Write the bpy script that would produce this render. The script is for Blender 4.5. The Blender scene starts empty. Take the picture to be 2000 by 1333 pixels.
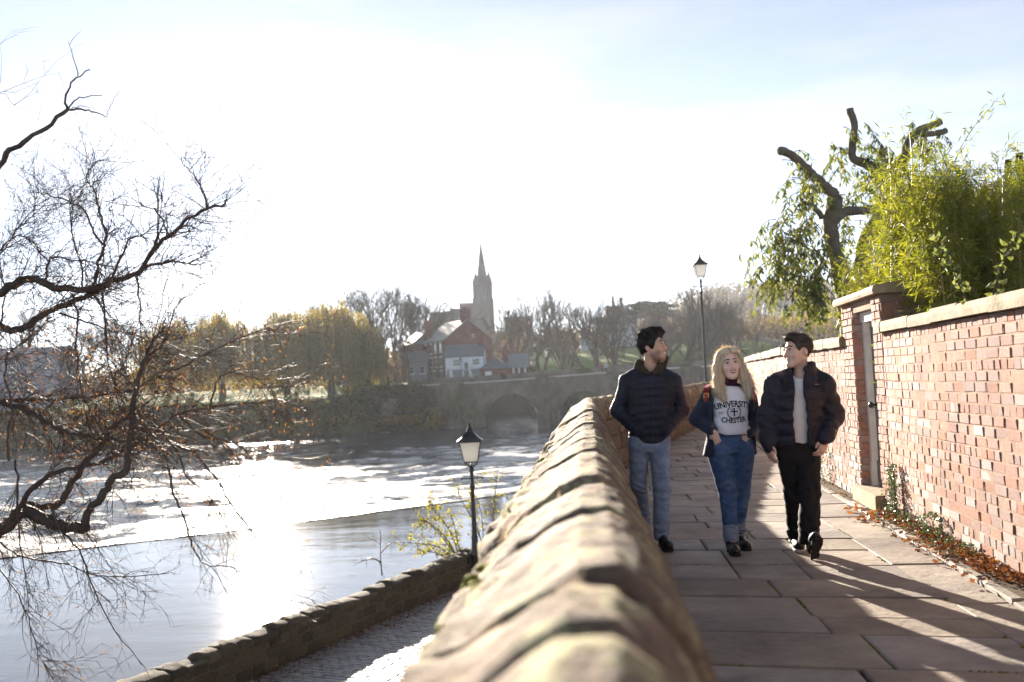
import bpy, math, random
import numpy as np
from mathutils import Vector, Matrix, noise as mnoise
from mathutils.bvhtree import BVHTree

R = math.radians
SC = bpy.context.scene
COL = SC.collection

# ------------------------------------------------------------------ camera
CAM_H = 1.43
PITCH, ROLL, FOC = 2.4, 2.7, 1944.0            # degrees, degrees, focal length in px of a 2000 px wide frame
cam_data = bpy.data.cameras.new('camera')
cam = bpy.data.objects.new('camera', cam_data)
COL.objects.link(cam)
CAM_ROT = (Matrix.Rotation(R(90 + PITCH), 3, 'X') @ Matrix.Rotation(R(-ROLL), 3, 'Z'))
cam.matrix_world = Matrix.Translation((0, 0, CAM_H)) @ CAM_ROT.to_4x4()
cam_data.sensor_width = 36.0
cam_data.lens = 36.0 * FOC / 2000.0
cam_data.clip_start = 0.05
cam_data.clip_end = 6000.0
cam_data.dof.use_dof = True
cam_data.dof.focus_distance = 8.1
cam_data.dof.aperture_fstop = 2.5
SC.camera = cam

# ------------------------------------------------------------------ sky, sun, exposure
SUN_EL, SUN_AZ = 13.6, -14.4                    # azimuth from +Y, negative to the left
world = bpy.data.worlds.new('World'); SC.world = world
world.use_nodes = True
wt = world.node_tree; wt.nodes.clear()
w_out = wt.nodes.new('ShaderNodeOutputWorld')
w_bg = wt.nodes.new('ShaderNodeBackground')
w_sky = wt.nodes.new('ShaderNodeTexSky')
w_sky.sky_type = 'NISHITA'; w_sky.sun_disc = False
w_sky.sun_elevation = R(SUN_EL); w_sky.sun_rotation = R(SUN_AZ)
w_sky.air_density = 0.5; w_sky.dust_density = 0.05; w_sky.ozone_density = 1.6; w_sky.altitude = 20
w_bg.inputs['Strength'].default_value = 0.056
wt.links.new(w_bg.outputs[0], w_out.inputs[0])
# thin winter cloud: streaks that thicken towards the horizon, the same all round
w_tc = wt.nodes.new('ShaderNodeTexCoord')
w_map = wt.nodes.new('ShaderNodeMapping'); w_map.inputs['Scale'].default_value = (2.2, 2.2, 13.0)
w_nz = wt.nodes.new('ShaderNodeTexNoise'); w_nz.inputs['Scale'].default_value = 1.6; w_nz.inputs['Detail'].default_value = 6
w_rmp = wt.nodes.new('ShaderNodeValToRGB')
w_rmp.color_ramp.elements[0].position = 0.46; w_rmp.color_ramp.elements[0].color = (0.50, 0.50, 0.50, 1)
w_rmp.color_ramp.elements[1].position = 0.72; w_rmp.color_ramp.elements[1].color = (0.86, 0.86, 0.86, 1)
w_mix = wt.nodes.new('ShaderNodeMixRGB')
w_hsv = wt.nodes.new('ShaderNodeHueSaturation'); w_hsv.inputs['Saturation'].default_value = 0.12; w_hsv.inputs['Value'].default_value = 0.86
wt.links.new(w_tc.outputs['Generated'], w_map.inputs['Vector']); wt.links.new(w_map.outputs[0], w_nz.inputs['Vector'])
wt.links.new(w_nz.outputs['Fac'], w_rmp.inputs['Fac']); wt.links.new(w_rmp.outputs[0], w_mix.inputs['Fac'])
wt.links.new(w_sky.outputs[0], w_mix.inputs[1]); wt.links.new(w_sky.outputs[0], w_hsv.inputs['Color'])
wt.links.new(w_hsv.outputs[0], w_mix.inputs[2]); wt.links.new(w_mix.outputs[0], w_bg.inputs['Color'])

sun_data = bpy.data.lights.new('sun', 'SUN'); sun_data.energy = 5.0; sun_data.angle = R(0.53); sun_data.color = (1.0, 0.88, 0.74)
sun = bpy.data.objects.new('sun', sun_data); COL.objects.link(sun)
SUN_DIR = Vector((math.sin(R(SUN_AZ)) * math.cos(R(SUN_EL)), math.cos(R(SUN_AZ)) * math.cos(R(SUN_EL)), math.sin(R(SUN_EL))))
sun.rotation_euler = SUN_DIR.to_track_quat('Z', 'Y').to_euler()
sun.location = SUN_DIR * 60

vs = SC.view_settings
vs.view_transform = 'Standard'; vs.look = 'None'; vs.exposure = 2.2; vs.gamma = 1.0; vs.use_curve_mapping = False
cy = SC.cycles
cy.use_denoising = True
cy.max_bounces = 8; cy.diffuse_bounces = 3; cy.glossy_bounces = 3; cy.transmission_bounces = 5; cy.transparent_max_bounces = 12
cy.volume_bounces = 0
cy.sample_clamp_indirect = 6.0; cy.sample_clamp_direct = 0.0
cy.caustics_reflective = False; cy.caustics_refractive = False

# ------------------------------------------------------------------ picture -> place
def ray(u, v):
    d = CAM_ROT @ Vector(((u - 1000.0) / FOC, (666.5 - v) / FOC, -1.0))
    return d
def at(u, v, Y):                    # the point seen at (u, v) of the 2000 px photograph that stands Y metres ahead
    d = ray(u, v); t = Y / d.y
    return Vector((d.x * t, Y, CAM_H + d.z * t))
def onz(u, v, z):                   # ... that lies at height z
    d = ray(u, v); t = (z - CAM_H) / d.z
    return Vector((d.x * t, d.y * t, z))

# ------------------------------------------------------------------ materials
MATS = {}
def _n(nt, t): return nt.nodes.new(t)
def mat(name, c1, c2=None, scale=6.0, rough=0.8, bump=0.0, bscale=None, spec=0.3, rnd=0.0, detail=6.0, metallic=0.0,
        c3=None, c3scale=2.0, c3lo=0.55, c3hi=0.7, attr=None, huevar=0.0, sheen=0.0, stretch=None, coords='Object', coat=0.0, stain=None):
    m = bpy.data.materials.new(name); m.use_nodes = True
    nt = m.node_tree; bs = nt.nodes['Principled BSDF']; L = nt.links.new
    bs.inputs['Roughness'].default_value = rough
    bs.inputs['Specular IOR Level'].default_value = spec
    bs.inputs['Metallic'].default_value = metallic
    if coat: bs.inputs['Coat Weight'].default_value = coat; bs.inputs['Coat Roughness'].default_value = 0.15
    if sheen: bs.inputs['Sheen Weight'].default_value = sheen; bs.inputs['Sheen Roughness'].default_value = 0.5
    tc = _n(nt, 'ShaderNodeTexCoord'); vec = tc.outputs[coords]
    if stretch:
        mp = _n(nt, 'ShaderNodeMapping'); mp.inputs['Scale'].default_value = stretch
        L(vec, mp.inputs['Vector']); vec = mp.outputs[0]
    oi = _n(nt, 'ShaderNodeObjectInfo')
    rv = None
    if rnd or huevar or attr:
        if attr:
            at_ = _n(nt, 'ShaderNodeAttribute'); at_.attribute_name = attr
            ad = _n(nt, 'ShaderNodeMath'); ad.operation = 'ADD'; L(at_.outputs['Fac'], ad.inputs[0]); L(oi.outputs['Random'], ad.inputs[1])
            fr = _n(nt, 'ShaderNodeMath'); fr.operation = 'FRACT'; L(ad.outputs[0], fr.inputs[0]); rv = fr.outputs[0]
        else: rv = oi.outputs['Random']
        # shift the noise per piece so that look-alikes do not share a pattern
        sh = _n(nt, 'ShaderNodeVectorMath'); sh.operation = 'ADD'
        cb = _n(nt, 'ShaderNodeCombineXYZ'); mu = _n(nt, 'ShaderNodeMath'); mu.operation = 'MULTIPLY'; mu.inputs[1].default_value = 37.0
        L(rv, mu.inputs[0]); L(mu.outputs[0], cb.inputs[0]); L(mu.outputs[0], cb.inputs[2])
        L(vec, sh.inputs[0]); L(cb.outputs[0], sh.inputs[1]); vec = sh.outputs[0]
    col = None
    if c2 is not None:
        nz = _n(nt, 'ShaderNodeTexNoise'); nz.inputs['Scale'].default_value = scale; nz.inputs['Detail'].default_value = detail
        nz.inputs['Roughness'].default_value = 0.62
        L(vec, nz.inputs['Vector'])
        rp = _n(nt, 'ShaderNodeValToRGB'); rp.color_ramp.elements[0].position = 0.32; rp.color_ramp.elements[1].position = 0.68
        rp.color_ramp.elements[0].color = (*c1, 1); rp.color_ramp.elements[1].color = (*c2, 1)
        L(nz.outputs['Fac'], rp.inputs['Fac']); col = rp.outputs[0]
    if c3 is not None:
        n3 = _n(nt, 'ShaderNodeTexNoise'); n3.inputs['Scale'].default_value = c3scale; n3.inputs['Detail'].default_value = 8; n3.inputs['Roughness'].default_value = 0.7
        L(vec, n3.inputs['Vector'])
        r3 = _n(nt, 'ShaderNodeMapRange'); r3.inputs['From Min'].default_value = c3lo; r3.inputs['From Max'].default_value = c3hi
        L(n3.outputs['Fac'], r3.inputs['Value'])
        mx = _n(nt, 'ShaderNodeMixRGB'); L(r3.outputs[0], mx.inputs['Fac'])
        if col: L(col, mx.inputs[1])
        else: mx.inputs[1].default_value = (*c1, 1)
        mx.inputs[2].default_value = (*c3, 1); col = mx.outputs[0]
    if rnd or huevar:
        hs = _n(nt, 'ShaderNodeHueSaturation')
        mr = _n(nt, 'ShaderNodeMapRange'); mr.inputs['To Min'].default_value = 1 - rnd; mr.inputs['To Max'].default_value = 1 + rnd
        L(rv, mr.inputs['Value']); L(mr.outputs[0], hs.inputs['Value'])
        if huevar:
            m7 = _n(nt, 'ShaderNodeMath'); m7.operation = 'MULTIPLY'; m7.inputs[1].default_value = 7.31; L(rv, m7.inputs[0])
            f7 = _n(nt, 'ShaderNodeMath'); f7.operation = 'FRACT'; L(m7.outputs[0], f7.inputs[0])
            h7 = _n(nt, 'ShaderNodeMapRange'); h7.inputs['To Min'].default_value = 0.5 - huevar; h7.inputs['To Max'].default_value = 0.5 + huevar
            L(f7.outputs[0], h7.inputs['Value']); L(h7.outputs[0], hs.inputs['Hue'])
            m9 = _n(nt, 'ShaderNodeMath'); m9.operation = 'MULTIPLY'; m9.inputs[1].default_value = 3.77; L(rv, m9.inputs[0])
            f9 = _n(nt, 'ShaderNodeMath'); f9.operation = 'FRACT'; L(m9.outputs[0], f9.inputs[0])
            s9 = _n(nt, 'ShaderNodeMapRange'); s9.inputs['To Min'].default_value = 0.6; s9.inputs['To Max'].default_value = 1.25
            L(f9.outputs[0], s9.inputs['Value']); L(s9.outputs[0], hs.inputs['Saturation'])
        if col: L(col, hs.inputs['Color'])
        else: hs.inputs['Color'].default_value = (*c1, 1)
        col = hs.outputs[0]
    if stain:
        gp_ = _n(nt, 'ShaderNodeNewGeometry'); ns = _n(nt, 'ShaderNodeTexNoise'); ns.inputs['Scale'].default_value = stain[0]; ns.inputs['Detail'].default_value = 7; ns.inputs['Roughness'].default_value = .65
        L(gp_.outputs['Position'], ns.inputs['Vector']); ms_ = _n(nt, 'ShaderNodeMapRange'); ms_.inputs['From Min'].default_value = .3; ms_.inputs['From Max'].default_value = .7
        ms_.inputs['To Min'].default_value = stain[1]; ms_.inputs['To Max'].default_value = stain[2]; L(ns.outputs['Fac'], ms_.inputs['Value'])
        hs2 = _n(nt, 'ShaderNodeHueSaturation'); L(ms_.outputs[0], hs2.inputs['Value'])
        if col: L(col, hs2.inputs['Color'])
        else: hs2.inputs['Color'].default_value = (*c1, 1)
        col = hs2.outputs[0]
    if col: L(col, bs.inputs['Base Color'])
    else: bs.inputs['Base Color'].default_value = (*c1, 1)
    if bump:
        bn = _n(nt, 'ShaderNodeTexNoise'); bn.inputs['Scale'].default_value = bscale or scale * 3; bn.inputs['Detail'].default_value = 8
        bn.inputs['Roughness'].default_value = 0.65
        L(vec, bn.inputs['Vector'])
        bp = _n(nt, 'ShaderNodeBump'); bp.inputs['Strength'].default_value = 1.0; bp.inputs['Distance'].default_value = bump
        L(bn.outputs['Fac'], bp.inputs['Height']); L(bp.outputs[0], bs.inputs['Normal'])
    MATS[name] = m
    return m

def leafmat(name, c1, c2, trans=0.5, rough=0.45, gloss=0.06, scale=3.0, tcol=None, attr=True):
    m = bpy.data.materials.new(name); m.use_nodes = True
    nt = m.node_tree; nt.nodes.clear(); L = nt.links.new
    out = _n(nt, 'ShaderNodeOutputMaterial')
    df = _n(nt, 'ShaderNodeBsdfDiffuse'); tr = _n(nt, 'ShaderNodeBsdfTranslucent'); gl = _n(nt, 'ShaderNodeBsdfGlossy')
    gl.inputs['Roughness'].default_value = rough
    a = _n(nt, 'ShaderNodeAttribute'); a.attribute_name = 'tint'
    rp = _n(nt, 'ShaderNodeValToRGB'); rp.color_ramp.elements[0].color = (*c1, 1); rp.color_ramp.elements[1].color = (*c2, 1)
    L(a.outputs['Fac'], rp.inputs['Fac'])
    L(rp.outputs[0], df.inputs['Color'])
    if tcol:
        mx0 = _n(nt, 'ShaderNodeMixRGB'); mx0.blend_type = 'MULTIPLY'; mx0.inputs[0].default_value = 1.0
        L(rp.outputs[0], mx0.inputs[1]); mx0.inputs[2].default_value = (*tcol, 1); L(mx0.outputs[0], tr.inputs['Color'])
    else: L(rp.outputs[0], tr.inputs['Color'])
    m1 = _n(nt, 'ShaderNodeMixShader'); m1.inputs[0].default_value = trans; L(df.outputs[0], m1.inputs[1]); L(tr.outputs[0], m1.inputs[2])
    m2 = _n(nt, 'ShaderNodeMixShader'); m2.inputs[0].default_value = gloss; L(m1.outputs[0], m2.inputs[1]); L(gl.outputs[0], m2.inputs[2])
    L(m2.outputs[0], out.inputs[0])
    MATS[name] = m
    return m

# ------------------------------------------------------------------ mesh building
class MB:
    def __init__(s): s.v = []; s.f = []; s.t = []; s.smooth = False
    def n(s): return len(s.v)
    def add(s, verts, faces, tint=0.0):
        o = len(s.v); s.v.extend([tuple(p) for p in verts]); s.t.extend([tint] * len(verts))
        s.f.extend([tuple(i + o for i in f) for f in faces])
    def box(s, c, size, rot=None, tint=0.0, taper=1.0):
        hx, hy, hz = size[0] / 2, size[1] / 2, size[2] / 2
        vs_ = [Vector((x * (taper if z > 0 else 1), y * (taper if z > 0 else 1), z)) for x in (-hx, hx) for y in (-hy, hy) for z in (-hz, hz)]
        if rot is not None: vs_ = [rot @ p for p in vs_]
        c = Vector(c)
        s.add([p + c for p in vs_], [(0, 1, 3, 2), (4, 6, 7, 5), (0, 4, 5, 1), (2, 3, 7, 6), (0, 2, 6, 4), (1, 5, 7, 3)], tint)
    def tube(s, pts, rad, sides=6, tint=0.0, cap=True):
        pts = [Vector(p) for p in pts]; n = len(pts)
        if not hasattr(rad, '__len__'): rad = [rad] * n
        o = len(s.v); prev = None
        for i, p in enumerate(pts):
            t = (pts[min(i + 1, n - 1)] - pts[max(i - 1, 0)])
            if t.length < 1e-9: t = Vector((0, 0, 1))
            t.normalize()
            if prev is None:
                a = t.orthogonal().normalized()
            else:
                a = prev - t * prev.dot(t)
                a = a.normalized() if a.length > 1e-6 else t.orthogonal().normalized()
            prev = a; b = t.cross(a)
            for k in range(sides):
                ang = 2 * math.pi * k / sides
                q = p + (a * math.cos(ang) + b * math.sin(ang)) * rad[i]
                s.v.append((q.x, q.y, q.z)); s.t.append(tint)
        for i in range(n - 1):
            for k in range(sides):
                k2 = (k + 1) % sides
                s.f.append((o + i * sides + k, o + i * sides + k2, o + (i + 1) * sides + k2, o + (i + 1) * sides + k))
        if cap and sides > 2:
            s.f.append(tuple(o + k for k in range(sides))[::-1]); s.f.append(tuple(o + (n - 1) * sides + k for k in range(sides)))
    def lathe(s, prof, c, sides=12, axis=None, tint=0.0, phase=0.0):
        c = Vector(c); o = len(s.v)
        for (r, z) in prof:
            for k in range(sides):
                a = 2 * math.pi * k / sides + phase
                p = Vector((r * math.cos(a), r * math.sin(a), z))
                if axis is not None: p = axis @ p
                p = p + c; s.v.append(tuple(p)); s.t.append(tint)
        for i in range(len(prof) - 1):
            for k in range(sides):
                k2 = (k + 1) % sides
                s.f.append((o + i * sides + k, o + i * sides + k2, o + (i + 1) * sides + k2, o + (i + 1) * sides + k))
        s.f.append(tuple(o + k for k in range(sides))[::-1]); s.f.append(tuple(o + (len(prof) - 1) * sides + k for k in range(sides)))
    def prism(s, poly, ext, tint=0.0):              # polygon (list of Vector) pushed by ext
        n = len(poly); ext = Vector(ext); o = len(s.v)
        for p in poly: s.v.append(tuple(p)); s.t.append(tint)
        for p in poly: s.v.append(tuple(Vector(p) + ext)); s.t.append(tint)
        s.f.append(tuple(range(o, o + n))[::-1]); s.f.append(tuple(range(o + n, o + 2 * n)))
        for k in range(n):
            k2 = (k + 1) % n
            s.f.append((o + k, o + k2, o + n + k2, o + n + k))
    def leaf(s, p, d, side, L, W, tint=0.0, fold=0.0):     # a diamond leaf with a little fold: two triangles
        p = Vector(p); d = Vector(d); side = Vector(side)
        nrm = d.cross(side)
        m = p + d * (L * 0.45)
        o = len(s.v)
        for q in (p, m + side * W * 0.5 + nrm * fold * W, p + d * L, m - side * W * 0.5 + nrm * fold * W):
            s.v.append((q.x, q.y, q.z)); s.t.append(tint)
        s.f.append((o, o + 1, o + 2)); s.f.append((o, o + 2, o + 3))
    def mesh(s, name, base=(0, 0, 0), smooth=None):
        me = bpy.data.meshes.new(name)
        b = Vector(base)
        if b.length > 0: vv = [(x - b.x, y - b.y, z - b.z) for x, y, z in s.v]
        else: vv = s.v
        me.from_pydata(vv, [], s.f)
        if any(s.t):
            at_ = me.attributes.new('tint', 'FLOAT', 'POINT'); at_.data.foreach_set('value', np.asarray(s.t, dtype=np.float32))
        if s.smooth if smooth is None else smooth:
            me.polygons.foreach_set('use_smooth', [True] * len(me.polygons))
        me.update()
        return me

BASE = {}
def thing(name, label, cat, loc=(0, 0, 0), group=None, kind=None):
    o = bpy.data.objects.new(name, None); COL.objects.link(o)
    o.location = loc; o.empty_display_size = 0.2
    tag(o, label, cat, group, kind)
    BASE[o.name] = Vector(loc)
    return o
def tag(o, label=None, cat=None, group=None, kind=None):
    if label: o['label'] = label
    if cat: o['category'] = cat
    if group: o['group'] = group
    if kind: o['kind'] = kind
    return o
def setmat(me, m):
    if isinstance(m, (list, tuple)):
        for k in m: me.materials.append(MATS[k] if isinstance(k, str) else k)
    else: me.materials.append(MATS[m] if isinstance(m, str) else m)
def mk(name, mb, m, parent=None, smooth=None, base=None):
    """link what mb holds (world coordinates) as ONE mesh object; under a parent it is shifted to the parent's base"""
    b = BASE.get(parent.name, Vector((0, 0, 0))) if parent is not None else Vector(base or (0, 0, 0))
    me = mb.mesh(name, b, smooth) if isinstance(mb, MB) else mb
    setmat(me, m)
    o = bpy.data.objects.new(name, me); COL.objects.link(o)
    if parent is not None: o.parent = parent
    else: o.location = b
    BASE[o.name] = b
    return o
def inst(name, me, parent, loc, rot=None, scale=None):   # a piece that shares mesh data, loc in world coordinates
    o = bpy.data.objects.new(name, me); COL.objects.link(o)
    o.parent = parent
    o.location = Vector(loc) - (BASE.get(parent.name, Vector((0, 0, 0))) if parent is not None else Vector((0, 0, 0)))
    if rot is not None: o.rotation_euler = rot
    if scale is not None: o.scale = scale
    return o
def copy_tree(o, parent=None):
    c = o.copy(); COL.objects.link(c)
    if parent is not None: c.parent = parent
    for ch in o.children: copy_tree(ch, c)
    return c
def npmesh(name, v, f, smooth=True, tint=None):
    me = bpy.data.meshes.new(name)
    me.vertices.add(len(v)); me.vertices.foreach_set('co', np.asarray(v, dtype=np.float32).ravel())
    f = np.asarray(f, dtype=np.int32); k = f.shape[1]
    me.loops.add(f.size); me.loops.foreach_set('vertex_index', f.ravel())
    me.polygons.add(len(f)); me.polygons.foreach_set('loop_start', np.arange(0, f.size, k, dtype=np.int32))
    if tint is not None:
        a = me.attributes.new('tint', 'FLOAT', 'POINT'); a.data.foreach_set('value', np.asarray(tint, dtype=np.float32))
    me.polygons.foreach_set('use_smooth', np.full(len(f), smooth, dtype=bool))
    me.update(calc_edges=True)
    return me
def frame2(p0, p1):
    d = Vector(p1) - Vector(p0); d.z = 0; d.normalize()
    return d, Vector((d.y, -d.x, 0))           # along, to the right of it
rng = random.Random(7)
nrg = np.random.default_rng(7)

# stones and bricks: unit boxes (1 x 1 x 1, centred) with chamfered, slightly lumpy edges, shared by many pieces
def piece_mesh(name, seed, cham=0.06, lump=0.03, m=None):
    r = random.Random(seed); v = []; idx = {}
    f = []
    lv = (-.5, -.5 + cham, .5 - cham, .5)
    # three-slice chamfer box: 24 vertices, 44 triangles
    for ax in range(3):
        for sgn in (-1, 1):
            for a in (-1, 1):
                for b in (-1, 1):
                    p = [0, 0, 0]; p[ax] = sgn * .5
                    p[(ax + 1) % 3] = a * (.5 - cham); p[(ax + 2) % 3] = b * (.5 - cham)
                    idx[(ax, sgn, a, b)] = len(v)
                    v.append([c + r.uniform(-lump, lump) for c in p])
    def g(ax, s3): return idx[(ax, s3[ax], s3[(ax + 1) % 3], s3[(ax + 2) % 3])]
    for ax in range(3):
        for sgn in (-1, 1):
            q = []
            for a, b in ((-1, -1), (1, -1), (1, 1), (-1, 1)):
                q.append(idx[(ax, sgn, a, b)])
            f.append(tuple(q) if sgn > 0 else tuple(q[::-1]))
    for ax in range(3):                              # edges
        b1, b2 = (ax + 1) % 3, (ax + 2) % 3
        for s1 in (-1, 1):
            for s2 in (-1, 1):
                c0 = [0, 0, 0]; c0[b1] = s1; c0[b2] = s2
                lo = list(c0); lo[ax] = -1; hi = list(c0); hi[ax] = 1
                q = (g(b1, lo), g(b1, hi), g(b2, hi), g(b2, lo))
                f.append(q if s1 * s2 > 0 else q[::-1])
    for s0 in (-1, 1):
        for s1 in (-1, 1):
            for s2 in (-1, 1):
                s3 = (s0, s1, s2); q = (g(0, s3), g(1, s3), g(2, s3))
                f.append(q if s0 * s1 * s2 > 0 else q[::-1])
    me = bpy.data.meshes.new(name); me.from_pydata(v, [], f); me.update()
    if m is not None: setmat(me, m)
    return me, v, f
# ================================================================== materials of the setting
mat('flagstone', (0.27, 0.23, 0.185), (0.41, 0.355, 0.29), 2.2, 0.72, 0.010, 12, 0.35, rnd=0.22, huevar=0.012, stain=(1.4, .58, 1.15), c3=(0.20, 0.175, 0.165), c3scale=1.3, c3lo=0.52, c3hi=0.72)
mat('joint_soil', (0.035, 0.03, 0.024), (0.07, 0.06, 0.045), 9, 0.95, 0.01, 40, 0.1, c3=(0.09, 0.11, 0.02), c3scale=3.5, c3lo=0.52, c3hi=0.62)
mat('moss', (0.10, 0.11, 0.015), (0.28, 0.26, 0.04), 30, 0.95, 0.006, 60, 0.1)
mat('coping_stone', (0.14, 0.096, 0.064), (0.37, 0.275, 0.19), 12, 0.85, 0.025, 34, 0.25, rnd=0.34, stain=(3.5, .5, 1.2), c3=(0.50, 0.46, 0.25), c3scale=9.0, c3lo=0.525, c3hi=0.58)
mat('wall_stone', (0.12, 0.09, 0.07), (0.25, 0.19, 0.14), 6, 0.9, 0.012, 22, 0.2, rnd=0.25, c3=(0.10, 0.11, 0.03), c3scale=2.4, c3lo=0.52, c3hi=0.68, attr='tint')
mat('river_wall_stone', (0.05, 0.042, 0.032), (0.125, 0.10, 0.075), 6, 0.9, 0.014, 18, 0.2, rnd=0.35, c3=(0.07, 0.08, 0.025), c3scale=2.2, c3lo=0.5, c3hi=0.68)
mat('stone_mortar', (0.11, 0.095, 0.075), (0.17, 0.15, 0.12), 14, 0.95, 0.008, 40, 0.1)
mat('sett', (0.20, 0.20, 0.20), (0.33, 0.32, 0.31), 5, 0.5, 0.003, 40, 0.5, rnd=0.2, attr='tint')
mat('lane_bed', (0.10, 0.095, 0.09), (0.15, 0.14, 0.13), 8, 0.9, 0.004, 40, 0.2)
mat('kerb', (0.24, 0.21, 0.18), (0.38, 0.35, 0.31), 6, 0.8, 0.004, 30, 0.3, rnd=0.3)
mat('soil', (0.10, 0.08, 0.06), (0.17, 0.14, 0.10), 6, 0.95, 0.02, 30, 0.1)
mat('terrain', (0.045, 0.04, 0.022), (0.085, 0.075, 0.035), 0.3, 0.95, 0.08, 1.5, 0.1, c3=(0.09, 0.11, 0.03), c3scale=0.05, c3lo=0.54, c3hi=0.62)
mat('lawn', (0.12, 0.19, 0.03), (0.17, 0.24, 0.05), 0.4, 0.95, 0.05, 6, 0.1)
mat('hill', (0.05, 0.055, 0.03), (0.10, 0.09, 0.05), 0.03, 0.95, 0.0, 1, 0.1, c3=(0.13, 0.10, 0.05), c3scale=0.02)

# ================================================================== lines that the place follows
RID_Z = 1.16
def rid1(y): return 0.06 + 0.0752 * (y - 0.9)
CORNER_Y = 14.2
C1 = Vector((rid1(CORNER_Y), CORNER_Y, 0)); C2 = Vector((5.9, 31.0, 0)); C3 = Vector((14.5, 52.0, 0))
def ridx(y):
    if y <= CORNER_Y: return rid1(y)
    if y <= C2.y: return C1.x + (y - C1.y) / (C2.y - C1.y) * (C2.x - C1.x)
    return C2.x + (y - C2.y) / (C3.y - C2.y) * (C3.x - C2.x)
WALL = [(-12.0, 0.822), (6.0, 3.09), (9.8, 3.57), (15.5, 4.22), (24.0, 5.62), (36.0, 9.2)]
def wallx(y):
    for (a, xa), (b, xb) in zip(WALL, WALL[1:]):
        if y <= b: return xa + (y - a) / (b - a) * (xb - xa)
    return WALL[-1][1] + (y - 36.0) * 0.35
LANE_Z = -3.02; RW_TOP = -2.36; UP_Z = -4.17; LOW_Z = -5.97
RW0 = Vector((-5.7, 13.5, 0)); RWD = Vector((0.445, 1.0, 0)).normalized(); RWN = Vector((RWD.y, -RWD.x, 0))   # along, towards the lane
def rw(s, off=0.0, z=0.0): return RW0 + RWD * s + RWN * off + Vector((0, 0, z))

# ================================================================== the path and its flagstones
path = mk('path', (lambda b: (b.add([(ridx(y) + .1 if k == 0 else wallx(y) + .1, y, -.022) for y in np.arange(-11, 44, 1.0) for k in (0, 1)],
        [(2 * i, 2 * i + 1, 2 * i + 3, 2 * i + 2) for i in range(54)]), b)[1])(MB()), 'joint_soil')
tag(path, kind='structure')
def slab(poly, z, th, r):
    """one flagstone: a worn slab with rounded arrises, corners nudged"""
    c = sum(poly, Vector()) / 4
    b = MB(); rings = []
    for (ins, zz) in ((0.0, -th), (0.0, -0.012), (0.006, -0.004), (0.016, 0.0)):
        for p in poly:
            d = (c - p); L = d.length
            q = p + d * (ins * 1.4 / L); rings.append((q.x - c.x, q.y - c.y, zz))
    tl = (r.uniform(-.004, .004), r.uniform(-.004, .004))
    b.v = [(x, y, zz + x * tl[0] + y * tl[1]) for x, y, zz in rings]; b.t = [0.0] * len(b.v)
    for k in range(3):
        for i in range(4):
            j = (i + 1) % 4; b.f.append((k * 4 + i, k * 4 + j, k * 4 + 4 + j, k * 4 + 4 + i))
    b.f.append((12, 13, 14, 15))
    me = b.mesh('flagstone'); setmat(me, 'flagstone')
    return inst('flagstone', me, path, (c.x, c.y, z))
SK = -0.27
def jx(y): return 2.46 + 0.08 * (y - 4.97) if y < 10 else 2.46 + .08 * 5.03 + (wallx(y) - wallx(10)) * 0.95
r_ = random.Random(11)
y = -8.2
while y < 33:
    dy = r_.uniform(0.36, 0.66); yc = y + dy / 2
    xl, xr = ridx(yc) + 0.19, jx(yc)
    nspl = 1 if xr - xl < 1.2 else (2 if r_.random() < .72 else 3)
    cuts = [0] + sorted((k + 1 + r_.uniform(-.28, .28)) / (nspl + (0 if nspl > 1 else 1)) for k in range(nspl - 1 if nspl > 1 else 1)) + [1]
    gap = r_.uniform(.007, .013)
    for a, b_ in zip(cuts, cuts[1:]):
        x0, x1 = xl + (xr - xl) * a + gap / 2, xl + (xr - xl) * b_ - gap / 2
        off = r_.uniform(-.01, .01)
        def Y(x, yy): return yy + (x - xl - .8) * SK + off
        poly = [Vector((x0 + r_.uniform(-.006, .006), Y(x0, y + gap / 2), 0)), Vector((x1 + r_.uniform(-.006, .006), Y(x1, y + gap / 2), 0)),
                Vector((x1 + dy * .08 + r_.uniform(-.006, .006), Y(x1, y + dy - gap / 2), 0)), Vector((x0 + dy * .08 + r_.uniform(-.006, .006), Y(x0, y + dy - gap / 2), 0))]
        slab(poly, r_.uniform(-.004, .005), .05, r_)
    y += dy
y = -8.0
while y < 33:
    dy = r_.uniform(0.75, 1.3)
    x0a, x0b = jx(y) + .01, jx(y + dy) + .01
    x1a, x1b = wallx(y) - .23, wallx(y + dy) - .23
    o1, o2 = -.19, -.19
    slab([Vector((x0a, y + .005, 0)), Vector((x1a, y + .005 + (x1a - x0a) * SK * .5, 0)), Vector((x1b, y + dy - .005 + (x1b - x0b) * SK * .5, 0)), Vector((x0b, y + dy - .005, 0))],
         r_.uniform(-.003, .006), .05, r_)
    y += dy
# kerb edging in front of the brick wall, and the soil behind it
y = 2.0
while y < 30:
    L = r_.uniform(.5, .9)
    xa, xb = wallx(y) - .2, wallx(y + L) - .2
    slab([Vector((xa, y + .006, 0)), Vector((xa + .07, y + .006, 0)), Vector((xb + .07, y + L - .006, 0)), Vector((xb, y + L - .006, 0))], r_.uniform(-.004, .016), .07, r_).name = 'kerb_stone'
    y += L
for o in list(path.children):
    if o.name.startswith('kerb_stone'): o.data.materials[0] = MATS['kerb']
soil = mk('soil_strip', (lambda b: (b.add([(wallx(y) - .15 if k == 0 else wallx(y) + .05, y, .004) for y in np.arange(-2, 34, 1.0) for k in (0, 1)],
        [(2 * i, 2 * i + 1, 2 * i + 3, 2 * i + 2) for i in range(35)]), b)[1])(MB()), 'soil')
tag(soil, kind='structure')
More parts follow.
